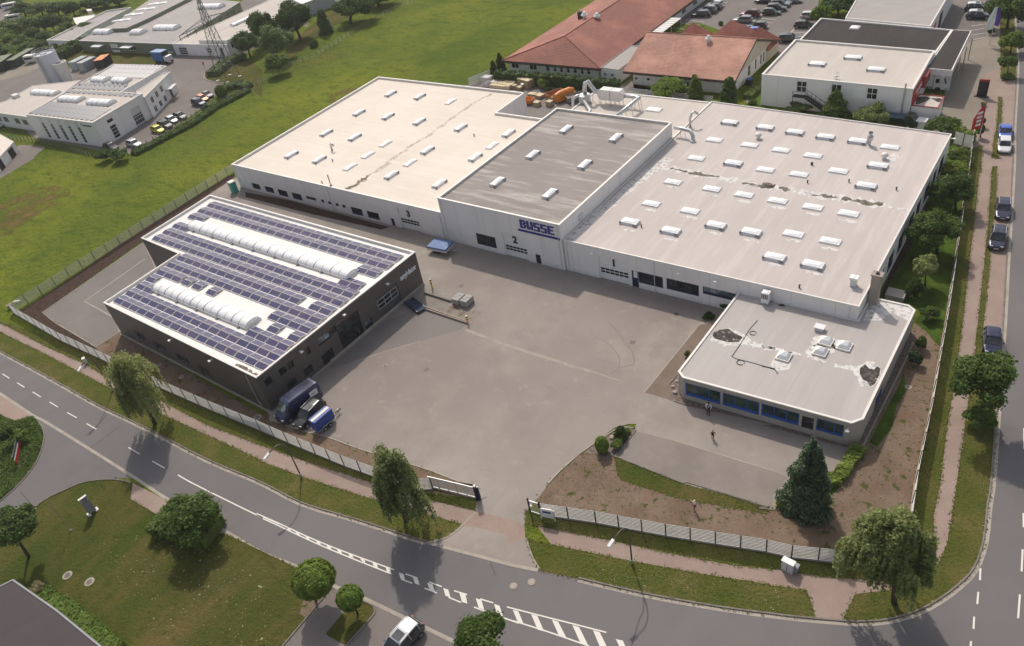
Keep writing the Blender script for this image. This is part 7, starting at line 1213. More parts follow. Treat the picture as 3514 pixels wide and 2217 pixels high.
# ---- flat blue trailer at the high hall
cs4 = [q(6, *p, 1.25) for p in ((1565,805),(1735,838),(1805,785),(1630,750))]; c = sum(cs4, Vector((0, 0)))/4; d = (cs4[1]-cs4[0]).normalized(); an = math.atan2(d.y, d.x); L = 1.75; W_ = 1.15; t = empty('flat_trailer', (c.x, c.y, 0), 'flat trailer with faded blue cover in front of the high hall', 'trailer', rz=an); local(t)
mb = MB(); mb.add([(-L,-W_,.95),(L,-W_,.95),(L,W_,.95),(-L,W_,.95),(-L*.98,-W_*.96,1.18),(L*.98,-W_*.96,1.18),(L*.98,W_*.96,1.3),(-L*.98,W_*.96,1.3),(0,0,1.42)], [(0,1,5,4),(1,2,6,5),(2,3,7,6),(3,0,4,7),(4,5,8),(5,6,8),(6,7,8),(7,4,8)]); mb.build('cover', plain('faded_blue', (.09,.16,.36), .6, 0, .25, 2), t); MB().box(-L, L, -W_, W_, .6, .93).build('side_boards', A_LGREY, t); mb = MB(); [mb.box(-L+.02+k*.29, -L+.05+k*.29, -W_-.02, -W_, .6, .95) for k in range(12)]; mb.build('seams', A_METAL, t)
for x in (-.55, .1):
    for s_ in (-1, 1): MB().tube([(x, s_*.8-.1, .3), (x, s_*.8+.1, .3)], .3, 14).build('wheel', A_BLACK, t)
MB().bar((L, .3, .6), (L+1.1, 0, .5), .08).bar((L, -.3, .6), (L+1.1, 0, .5), .08).build('drawbar', A_METAL, t)
# ---- white lorry under the canopy, dark pickup
c = q(4, 1610, 770); t = empty('white_lorry', (c.x, c.y, 0), 'white lorry standing under the shop canopy', 'lorry', rz=-.05); local(t); mb = MB(); mb.box(-5.2, .2, -1.2, 1.2, .9, 3.3); mb.build('box_body', A_WHITE, t); mb = MB(); loft(mb, [[(x, -1.1*w_, .5), (x, 1.1*w_, .5), (x, 1.1*w_, z_), (x, -1.1*w_, z_)] for x, w_, z_ in ((.3, 1, 3.2), (1.1, 1, 3.1), (1.75, .98, 2.3), (2.1, .92, 1.2))]); mb.build('cab', A_WHITE, t); MB().box(.6, 1.2, -1.12, -1.105, 1.6, 2.3).box(.6, 1.2, 1.105, 1.12, 1.6, 2.3).build('cab_windows', A_GLASS, t)
mb = MB(); mb.add([(1.78,-.95,2.3),(1.78,.95,2.3),(2.12,.9,1.3),(2.12,-.9,1.3)], [(0,3,2,1)]); mb.build('windscreen', A_GLASS, t); [MB().tube([(x, s_*.95-.15, .45), (x, s_*.95+.15, .45)], .45, 14).build('wheel', A_BLACK, t) for x in (-4, -3, 1.1) for s_ in (-1, 1)]; [MB().box(2.06, 2.14, s_*.75-.15, s_*.75+.15, .65, .85).build('headlight', HL, t) for s_ in (-1, 1)]
c = q(4, 1320, 1085); t = empty('flatbed_truck', (c.x, c.y, 0), 'dark green flatbed truck between the halls and the white annex', 'truck', rz=-.05); local(t); MB().box(-3.2, .9, -1.05, 1.05, .9, 1.55).build('load_bed', PAINT['green'], t); MB().box(-3.1, .8, -.95, .95, 1.552, 1.6).build('bed_floor', plain('bed_blue_green', (.05,.11,.14), .6), t); mb = MB(); loft(mb, [[(x, -1.0, .5), (x, 1.0, .5), (x, .95, z_), (x, -.95, z_)] for x, z_ in ((1.0, 2.1), (2.0, 2.1), (2.5, 1.4), (3.0, 1.2))]); mb.build('cab', PAINT['green'], t); MB().box(1.1, 1.9, -1.0, 1.0, 1.5, 1.95).build('cab_windows', A_GLASS, t); [MB().tube([(x, s_*.85-.12, .4), (x, s_*.85+.12, .4)], .4, 14).build('wheel', A_BLACK, t) for x in (-2.2, 2.2) for s_ in (-1, 1)]
c = q(4, 1480, 1100); box_thing('white_container', 'white box container behind the far edge of the right hall', 'container', c, 1.3, .8, 1.3, A_WHITE, -.05)
c = q(4, 25, 735); t = box_thing('recycling_bin', 'blue lidded bin against the cream gable wall', 'bin', c, .55, .5, 1.1, A_DARKM, 0, A_BLUE); [MB().tube([(x, -.5, .12), (x, -.42, .12)], .12, 8).build('wheel', A_BLACK, t) for x in (-.4, .4)]
c = q(8, 1225, 1290); box_thing('garden_chest', 'pale flat garden chest on the shaded lawn behind the office roof', 'chest', c, 1.0, .8, .7, A_WALLB, 0)
# ================================================================ people
def skin_mesh(name, verts, edges, radii, m, parent, sub=1, root=0):
    me = bpy.data.meshes.new(name); me.from_pydata(verts, edges, []); o = bpy.data.objects.new(name, me); COL.objects.link(o); sk = o.modifiers.new('s', 'SKIN'); sk.use_smooth_shade = True
    for i, r in enumerate(radii): v = me.skin_vertices[0].data[i]; v.radius = (r, r) if not isinstance(r, tuple) else r; v.use_root = (i == root)
    if sub: ss = o.modifiers.new('u', 'SUBSURF'); ss.levels = ss.render_levels = sub
    dg = bpy.context.evaluated_depsgraph_get(); dg.update(); m2 = bpy.data.meshes.new_from_object(o.evaluated_get(dg)); bpy.data.objects.remove(o); o = bpy.data.objects.new(name, m2); COL.objects.link(o); m2.materials.clear(); m2.materials.append(m); o.parent = parent; return o
SKIN = plain('skin', (.5,.3,.22), .6, 0, .05)
def person(label, c, h, rz, top, legs, hair, armpose, cap=None, stride=.12, bare=False, vest=None, shorts=False):
    t = empty('person', (c.x, c.y, 0), label, 'person', rz=rz); s = h/1.78
    V = [(0,0,.95),(0,0,1.12),(0,0,1.32),(0,0,1.47),(.01,0,1.55),(.02,0,1.64),(.02,0,1.74), (stride*.3,.09,.92),(stride,.11,.5),(stride*.9,.12,.09),(stride+.16,.13,.04), (-stride*.3,-.09,.92),(-stride*.6,-.11,.5),(-stride*1.2,-.12,.09),(-stride*1.2+.16,-.13,.04)]
    E_ = [(0,1),(1,2),(2,3),(3,4),(4,5),(5,6),(0,7),(7,8),(8,9),(9,10),(0,11),(11,12),(12,13),(13,14)]; Rr = [.13,.125,.15,.075,.055,.095,.07,.09,.06,.045,.04,.09,.06,.045,.04]
    hands = []
    for s_, (el, wr) in ((1, armpose[0]), (-1, armpose[1])):
        b = len(V); V += [(0, s_*.18, 1.4), (el[0], s_*el[1], el[2]), (wr[0], s_*wr[1], wr[2])]; Rr += [.06, .045, .032]; E_ += [(2, b), (b, b+1), (b+1, b+2)]
        d = (Vector((wr[0], s_*wr[1], wr[2]))-Vector((el[0], s_*el[1], el[2]))).normalized(); side = d.cross(Vector((0, 0, 1) if abs(d.z) < .9 else (1, 0, 0))).normalized(); W0 = Vector((wr[0], s_*wr[1], wr[2])); pc = W0+d*.07; V.append(tuple(pc)); Rr.append((.035, .02)); E_.append((b+2, b+3))
        for k, l_ in enumerate((.065, .08, .075, .06)): p1 = pc+d*.04+side*(k-1.5)*.02; p2 = p1+d*l_+Vector((0, 0, -.01)); i = len(V); V += [tuple(p1), tuple(p2)]; Rr += [.0095, .008]; E_ += [(b+3, i), (i, i+1)]
        p1 = pc-side*.04; i = len(V); V += [tuple(p1), tuple(p1+d*.035-side*.02)]; Rr += [.011, .009]; E_ += [(b+3, i), (i, i+1)]
    V = [(x*s, y*s, z_*s) for x, y, z_ in V]; Rr = [tuple(a*s for a in r) if isinstance(r, tuple) else r*s for r in Rr]
    body = skin_mesh('body', V, E_, Rr, SKIN, t)
    # clothes are a slightly larger skin over the same joints
    ti = [0,1,2,3]; TV = [V[i] for i in (1,2,3)]; TE = [(0,1),(1,2)]; TR = [.15*s,.175*s,.085*s]
    for b in (15, 15+4+10+0): pass
    n0 = 15; step = 3+1+8+2
    for k in range(2): b = n0+k*step; i = len(TV); lastp = V[b+2] if not bare else tuple((Vector(V[b])+Vector(V[b+1]))/2); TV += [V[b], V[b+1] if not bare else lastp]; TR += [.072*s, .058*s]; TE += [(1, i), (i, i+1)]; 
    if not bare:
        for k in range(2): b = n0+k*step; i = len(TV); TV.append(V[b+2]); TR.append(.045*s); TE.append((4+k*2, i))
    TV.insert(0, (0, 0, .93*s)); TR.insert(0, .15*s); TE = [(0, 1)]+[(a+1, b+1) for a, b in TE]
    skin_mesh('shirt', TV, TE, TR, top, t)
    LV = [V[0], V[7], V[8], V[11], V[12]]+([] if shorts else [V[9], V[13]]); LE = [(0,1),(1,2),(0,3),(3,4)]+([] if shorts else [(2,5),(4,6)]); skin_mesh('trousers', LV, LE, [.145*s,.105*s,.078*s,.105*s,.078*s]+([] if shorts else [.06*s,.06*s]), legs, t)
    for a, b in ((9,10),(13,14)): mb = MB(); mb.bar((V[a][0]-.06*s, V[a][1], .045*s), (V[b][0]+.08*s, V[b][1], .04*s), .1*s, .09*s); local(t); mb.build('shoe', A_BLACK, t, bevel=.02)
    hd = MB().lathe((V[5][0]-.012*s, 0, V[5][2]-.01*s), [(.1*s, 0), (.112*s, .05*s), (.1*s, .12*s), (.05*s, .165*s), (.01*s, .17*s)], 12).build('cap' if cap else 'hair', cap or hair, t, smooth=True)
    mb = MB(); x = V[5][0]+.1*s; mb.box(x-.02*s, x+.02*s, -.012*s, .012*s, V[5][2]-.03*s, V[5][2]+.015*s); mb.build('nose', SKIN, t); mb = MB(); [mb.box(x-.03*s, x+.0*s, y-.012*s, y+.012*s, V[5][2]+.015*s, V[5][2]+.03*s) for y in (-.035*s, .035*s)]; mb.box(x-.03*s, x, -.025*s, .025*s, V[5][2]-.055*s, V[5][2]-.047*s); mb.build('eyes_and_mouth', A_DARKM, t)
    [MB().box(V[5][0]-.02*s, V[5][0]+.015*s, y-.01*s, y+.01*s, V[5][2]-.03*s, V[5][2]+.03*s).build('ear', SKIN, t) for y in (-.1*s, .1*s)]
    if vest: mb = MB(); [mb.tube([(.1*s, y, 1.42*s), (.15*s, y*1.2, 1.25*s), (.13*s, y*1.2, 1.0*s)], .05*s, 6) for y in (-.075*s, .075*s)]; mb.build('dark_panels', vest, t)
    return t
c = q(11, 1795, 858); person('person in white shirt with dark blue panels standing before the office windows', c, 1.78, -1.35, plain('white_shirt', (.7,.68,.75), .8), plain('black_cloth', (.015,.014,.016), .9), plain('dark_hair', (.04,.03,.025), .8), (((.0,.3,1.15),(.14,.26,.98)),((.02,.3,1.15),(.2,.1,1.05))), vest=plain('blue_cloth', (.04,.045,.16), .8), stride=.08)
c = q(11, 1836, 1085); person('small person in dark clothes walking across the office forecourt', c, 1.25, -1.1, plain('dark_brown_cloth', (.03,.018,.016), .9), plain('black_cloth', (.015,.014,.016), .9), plain('brown_hair', (.12,.07,.05), .8), (((-.05,.3,1.2),(.05,.36,1.05)),((.0,.28,1.15),(.1,.3,.95))), stride=.14)
c = q(15, 1668, 250); person('person with pale cap and white shirt standing on the bare soil', c, 1.45, -1.8, plain('lilac_white_shirt', (.66,.62,.7), .8), plain('maroon_cloth', (.12,.03,.05), .9), plain('dark_hair', (.04,.03,.025), .8), (((-.05,.32,1.2),(.05,.3,1.0)),((.0,.36,1.25),(-.02,.5,1.3))), cap=plain('pale_cap', (.7,.72,.5), .8), bare=True, shorts=True)
# ================================================================ trees, hedges and shrubs
def leaves(V, F, P, N, size, rng, flat=0.0, elong=1.0):
    """append one small leaf quad at every point, roughly facing its normal"""
    n = len(P)
    if n == 0: return
    r = rng.normal(size=(n, 3)); nn = N*(1.0)+r*.75; nn /= np.linalg.norm(nn, axis=1)[:, None]+1e-9
    t = np.cross(nn, rng.normal(size=(n, 3))); t /= np.linalg.norm(t, axis=1)[:, None]+1e-9; b = np.cross(nn, t); s = size*(.55+.9*rng.random(n))[:, None]/2
    q4 = np.stack([P-t*s*elong-b*s*.5, P+t*s*.6*elong-b*s*.7, P+t*s*1.0*elong+b*s*.3, P-t*s*.5*elong+b*s*.75], 1); V.append(q4.reshape(-1, 3)); F.append(n)
def mesh_leaves(name, V, F, m, parent):
    v = np.concatenate(V) if V else np.zeros((0, 3)); n = sum(F); me = bpy.data.meshes.new(name); me.vertices.add(len(v)); me.vertices.foreach_set('co', v.astype(np.float32).ravel()); me.loops.add(n*4); me.loops.foreach_set('vertex_index', np.arange(n*4, dtype=np.int32))
    me.polygons.add(n); me.polygons.foreach_set('loop_start', np.arange(0, n*4, 4, dtype=np.int32)); me.polygons.foreach_set('loop_total', np.full(n, 4, dtype=np.int32)); me.materials.append(m); me.update(); me.validate()
    o = bpy.data.objects.new(name, me); COL.objects.link(o); o.parent = parent; return o
def shell(c, r, n, rng, lo=.72):
    d = rng.normal(size=(n, 3)); d /= np.linalg.norm(d, axis=1)[:, None]; k = (lo+(1-lo)*rng.random(n)**.6)[:, None]; return np.array(c)+d*np.array(r)*k, d
def crown(rx, ry, rz, zc, seed, kind='round', dens=1.0, leaf=.34):
    """leaf clumps through the crown volume (sizes in metres, trunk axis at the origin)"""
    rng = np.random.default_rng(seed); V, F = [], []
    if kind == 'cone':
        H = rz*2; z0 = zc-rz; nt = 11
        for k in range(nt):
            f = k/(nt-1); R_ = (1-f)**.6*rx*(.78+.36*rng.random())+.15; nb = max(5, int(15*(1-f)+4))
            for j in range(nb):
                a = j*2*math.pi/nb+rng.random()*.7; L_ = R_*(.6+.55*rng.random()); c = (math.cos(a)*L_*.68, math.sin(a)*L_*.68, z0+H*f*.95+H*.03*rng.random()); P, N = shell(c, (L_*.36+.12, L_*.36+.12, H*.062), int(75*dens*(.5+R_/rx)), rng, .3); N[:, 2] += .5; leaves(V, F, P, N, leaf, rng)
        return V, F
    if kind == 'column':
        for k in range(9):
            f = k/8; R_ = rx*(1-.55*f**1.5); 
            for j in range(5): a = rng.random()*6.28; P, N = shell((math.cos(a)*R_*.5, math.sin(a)*R_*.5, zc-rz+2*rz*f*.93), (R_*.55, R_*.55, rz*.26), int(110*dens), rng, .5); leaves(V, F, P, N, leaf, rng)
        return V, F
    nl = 26 if kind == 'round' else 16; area = rx*rz
    if kind == 'ball':
        P, N = shell((0, 0, zc), (rx, ry, rz), int(2600*dens), rng, .86); bump_ = 1+.07*np.sin(N[:, 0]*9+N[:, 2]*7+seed)*np.cos(N[:, 1]*8); P = (P-np.array((0, 0, zc)))*bump_[:, None]+np.array((0, 0, zc)); leaves(V, F, P, N*1.6, leaf, rng); P, N = shell((0, 0, zc), (rx*.8, ry*.8, rz*.8), int(700*dens), rng, .7); leaves(V, F, P, N, leaf, rng); return V, F
    if kind == 'birch':
        B = []
        for k in range(24):                                     # boughs reach out unevenly and each carries a curtain of hanging twigs
            a = k*2.4+rng.random()*1.2; f = (k+.5)/24; R_ = rx*(.2+.62*rng.random())*(1.1-.7*f**2); B.append((a, R_, zc+rz*(-.3+1.05*f), .4+.5*rng.random()**1.5))
        for a, R_, bz, sz in B:
            c = (math.cos(a)*R_, math.sin(a)*R_*ry/rx, bz); P, N = shell(c, (rx*.36*sz, ry*.36*sz, rz*.16), int(75*dens*sz), rng, .1); N[:, 2] += .3; leaves(V, F, P, N, leaf*.85, rng)
            for j in range(int(13*dens*sz)):
                a2 = rng.random()*6.28; r2 = rx*.42*sz*math.sqrt(rng.random()); L_ = rz*(.25+.6*rng.random())*(.75+.35*sz)*(.6 if bz > zc+rz*.4 else 1); n = int(20*L_/1.2)+6; s_ = np.linspace(0, 1, n)[:, None]
                st = np.array((c[0]+math.cos(a2)*r2, c[1]+math.sin(a2)*r2, bz-(.0 if r2 < rx*.2 else .15)*rz)); out = np.array((math.cos(a), math.sin(a), 0))*.3
                P = st+out*np.sin(s_*1.6)*.8+np.array((0, 0, -1))*L_*s_+rng.normal(size=(n, 3))*np.array((.07, .07, .05)); N = rng.normal(size=(n, 3))*.5+out; leaves(V, F, P, N, leaf*.8, rng, elong=1.2)
        return V, F
    for k in range(nl):
        d = rng.normal(size=3); d /= np.linalg.norm(d); d[2] = abs(d[2])*.9-.32 if kind == 'round' else abs(d[2])*.8; k_ = .38+.5*rng.random(); c = np.array((d[0]*rx*k_, d[1]*ry*k_, zc+d[2]*rz*k_*1.05)); q_ = .2+.22*rng.random()**1.5; P, N = shell(c, (rx*q_, ry*q_, rz*q_*.85), int(230*dens), rng, .55); N[:, 2] += .25; leaves(V, F, P, N, leaf, rng)
        n2 = int(26*dens); P, N = shell(c, (rx*q_*1.3, ry*q_*1.3, rz*q_*1.15), n2, rng, .8); leaves(V, F, P, N, leaf, rng)
    P, N = shell((0, 0, zc), (rx*.5, ry*.5, rz*.55), int(260*dens), rng, .3); leaves(V, F, P, N, leaf, rng); return V, F
def trunk_mesh(parent, h, r, rx, zc, seed, lean=(0, 0), limbs=5):
    rg = random.Random(seed); mb = MB(); P = [(0, 0, -.05), (lean[0]*.3, lean[1]*.3, h*.33), (lean[0]*.7, lean[1]*.7, h*.66), (lean[0], lean[1], h)]; mb.tube(P, [r*1.25, r, r*.75, r*.35], 8)
    for k in range(limbs): a = k*2*math.pi/limbs+rg.random(); z0 = h*(.45+.4*rg.random()); L_ = rx*(.5+.3*rg.random()); mb.tube([(lean[0]*.5, lean[1]*.5, z0), (lean[0]*.8+math.cos(a)*L_*.5, lean[1]*.8+math.sin(a)*L_*.5, z0+(zc-z0)*.5+.4), (lean[0]+math.cos(a)*L_, lean[1]+math.sin(a)*L_, zc+(rg.random()-.2)*rx*.4)], [r*.5, r*.35, r*.15], 6)
    o = mb.build('trunk', A_BARK, parent, smooth=True); return o
TREEMESH = {}
def plant(label, n, base, cc, wpx, hpx, kind, m, cat='tree', group=None, name=None, dens=1.0, leaf=None, nb=None, trunk=True, ryf=1.0, lean=(0, 0), seed=None, zmin=0.25, share=None):
    """base: foot of the stem, cc: middle row of the crown, wpx/hpx: its size, all as seen in the reference"""
    b = q(nb or n, *base); t_ = TILE[n]; k = t_[2] if len(t_) > 2 else .3738; zc = max(.3, zat(b, n, cc[0], cc[1])); X, Y, D = proj((b.x, b.y, zc)); mpp = D/FPX*k; rx = wpx*mpp/2; th = math.asin(min(1, (CH-zc)/(Vector((b.x, b.y, zc-CH)).length)))
    e = hpx*mpp/2; rz = math.sqrt(max((e*.45)**2, e*e-(rx*ryf*math.sin(th))**2))/math.cos(th); rz = min(rz, zc/ (1.0 if kind in ('cone', 'column', 'bush', 'ball') else 1.02)+.15); name = name or {'cone': 'conifer', 'column': 'columnar_shrub', 'bush': 'shrub', 'ball': 'ball_tree', 'birch': 'birch_tree', 'round': 'broadleaf_tree'}[kind]
    t = empty(name, (b.x, b.y, 0), label, cat, group); local(t); sd = seed or (int(abs(b.x*31+b.y*17)) % 9973)+1; lf = (leaf*.6 if leaf and leaf > .2 else leaf) or (.2+.008*rx if D < 110 else .28+.03*rx); dens = dens*(2.3 if D < 110 else 1.4)
    tc = q(n, cc[0], cc[1], zc); off = Vector((tc.x-b.x, tc.y-b.y)); rt = Vector((_R.x, _R.y)).normalized(); sx_ = max(-rx*.9, min(rx*.9, off.dot(rt))); off = rt*sx_; lean = (off.x, off.y)
    V, F = crown(rx, rx*ryf, rz, zc, sd, kind, dens, lf); V = [np.maximum(v, np.array((-999, -999, .03)))+np.array((off.x, off.y, 0)) for v in V]; mesh_leaves('crown' if trunk else 'foliage', V, F, m, t)
    if trunk: trunk_mesh(t, zc+rz*.2, max(.08, rx*.055), rx, zc, sd, lean, 5 if rx > 1.5 else 3)
    return t
T = plant
# street trees in front
T('leftmost of the three large drooping birches, on the verge by the road', 9, (1425,950), (1215,550), 560, 690, 'birch', L_BIRCH, group='drooping roadside birches', dens=1.15, leaf=.38)
T('middle of the three large drooping birches, left of the driveway', 10, (1370,1840), (1245,1440), 550, 760, 'birch', L_BIRCH, group='drooping roadside birches', dens=1.0, leaf=.38)
T('rightmost and darkest of the three drooping birches, at the road corner', 16, (1215,1100), (1190,560), 860, 930, 'birch', L_BIRCH, group='drooping roadside birches', dens=1.9, leaf=.4)
T('round-crowned dark tree between footway and right-hand road', 12, (2010,900), (2045,500), 590, 620, 'round', L_MID, dens=1.9, leaf=.42)
T('low oval hedge bush below the round-crowned roadside tree', 12, (2020,960), (2020,890), 275, 215, 'bush', L_MID, 'shrub', trunk=False)
T('blue-green conifer beside the office parking bay', 12, (490,1700), (435,1410), 460, 760, 'cone', L_BLUE, dens=1.7, leaf=.34)
T('wide bushy tree on the lawn above a clipped hedge', 13, (1790,520), (1710,310), 510, 440, 'round', L_MID, dens=1.5)
T('dark round tree cut by the left image edge', 13, (265,680), (90,400), 470, 470, 'round', L_DARK, dens=1.5)
T('small beige dried shrub at the corner of the dark brown roof', 13, (360,1020), (355,975), 145, 150, 'bush', L_BEIGE, 'shrub', trunk=False, dens=.6)
T('larger clipped ball tree by the lower parking area', 14, (545,1080), (520,890), 400, 355, 'ball', L_LIGHT, dens=1.7, leaf=.3)
T('smaller clipped ball tree on the little lawn island', 14, (930,1200), (855,1055), 245, 240, 'ball', L_LIGHT, dens=1.0, leaf=.26)
T('broad tree cut by the bottom image edge', 14, (2080,1720), (2050,1480), 600, 480, 'round', L_MID, dens=1.6, leaf=.36)
# clipped hedges as leaf-covered boxes
def hedge(label, pts, wd, h, m, name='hedge', dens=140, leaf=.22, cat='hedge', kind=None, round_=0):
    rng = np.random.default_rng(int(abs(pts[0].x)*10)); V, F = [], []; o = pts[0]; t = empty(name, (o.x, o.y, 0), label, cat); local(t); core = MB()
    for a, b in zip(pts, pts[1:]):
        L = (b-a).length; d = (b-a)/L; nn = np.array((-d.y, d.x, 0)); d3 = np.array((d.x, d.y, 0)); A = np.array((a.x-o.x, a.y-o.y, 0)); n = int(L*(wd+2*h)*dens/3)
        s_ = rng.random(n)*L; side = rng.random(n)*(wd+2*h); y = np.where(side < h, -wd/2, np.where(side < h+wd, side-h-wd/2, wd/2)); z_ = np.where(side < h, side, np.where(side < h+wd, h, side-h-wd)); wob = .08*np.sin(s_*2.1)+.06*np.sin(s_*5.3+y*3)+rng.normal(size=n)*.05
        P = A+d3*s_[:, None]+nn*(y*(1+wob))[:, None]+np.array((0, 0, 1))*(z_*(1+wob))[:, None]; N = nn*np.sign(y)[:, None]*(z_ < h)[:, None]+np.array((0, 0, 1))*((z_ >= h)*1.0)[:, None]; leaves(V, F, P, N*1.5, leaf, rng)
        core.frame(Vector((A[0], A[1], 0)), Vector(d3), Vector(nn), Vector((0, 0, 1)), .1, L-.1, -wd/2+.08, wd/2-.08, 0, h-.1)
    mesh_leaves('foliage', V, F, m, t); core.build('inner_growth', m, t); return t
hedge('rounded clipped hedge under the wide bushy tree on the lawn', pl(13, [(1500,370),(1990,500)]), 3.4, 1.5, L_MID, dens=300, leaf=.24)
hedge('clipped dark hedge strip between lawn and dark brown roof', pl(13, [(400,1040),(650,1200),(900,1400),(1100,1580)]), 1.6, .9, L_LIGHT, dens=260, leaf=.2)
hedge('long clipped dark hedge behind the rear courtyard', pl(3, [(120,750),(700,790),(1240,850)]), 1.8, 2.2, L_DARK, dens=160, leaf=.34)
hedge('narrow green hedge at the right end of the office parking bay', pl(16, [(180,250),(290,60)])+pl(12, [(700,1470),(860,1230),(900,1180)]), 1.1, .7, L_LIGHT, dens=260, leaf=.2)
hedge('bright clipped hedge behind the lattice fence', [q(4,1790,1180), q(4,1965,1240)], 1.2, 1.6, L_LIGHT, dens=200, leaf=.25)
hedge('dark overgrown hedge between the parked cars and the meadow', pl(1, [(1230,1425),(1540,1265),(1760,1150),(2000,985),(2280,840)]), 2.2, .7, L_DARK, dens=90, leaf=.4)
hedge('dark hedge below the wood beside the works lawn', pl(1, [(560,545),(680,480),(790,410)]), 4, 2.2, L_DARK, dens=60, leaf=.6)
hedge('rounded green mound hedge at the pylon verge', pl(1, [(1960,700),(2100,590),(2240,530)]), 3.5, 1.3, L_FAR, dens=70, leaf=.5)
hedge('grass-covered bank below the pylon verge', pl(1, [(2080,830),(2190,785),(2290,810)]), 2.6, 1.0, L_FAR, dens=70, leaf=.45)
hedge('low green planting along the cream gable wall', pl(4, [(10,860),(130,750)]), 1.6, .8, L_MID, dens=120, leaf=.3)
# planted bed by the yard entrance
T('pointed dark clipped conifer in the gravel bed', 11, (990,1075), (988,1025), 90, 115, 'cone', L_CON, 'shrub', dens=.8, leaf=.14, trunk=False); T('globe shaped bright shrub in the gravel bed', 11, (818,1200), (816,1140), 125, 155, 'ball', L_LIGHT, 'shrub', dens=.9, leaf=.16, trunk=False)
T('low spreading shrub between the two clipped ones', 11, (950,1160), (950,1130), 115, 90, 'bush', L_MID, 'shrub', dens=.4, leaf=.2, trunk=False); T('yellow-green tuft behind the pointed conifer', 11, (1055,1030), (1055,1020), 60, 40, 'bush', L_LIGHT, 'shrub', dens=.2, leaf=.16, trunk=False)
T('dark shrub squeezed between the hall windows and the office corner', 7, (1950,1370), (1945,1345), 130, 110, 'bush', L_DARK, 'shrub', dens=.5, trunk=False); T('low dark shrub in the brown paving beside the office wall', 7, (1800,1480), (1800,1465), 110, 60, 'bush', L_DARK, 'shrub', dens=.4, trunk=False); T('small shrub hugging the office wall', 11, (1600,330), (1605,318), 60, 60, 'bush', L_MID, 'shrub', dens=.3, leaf=.2, trunk=False)
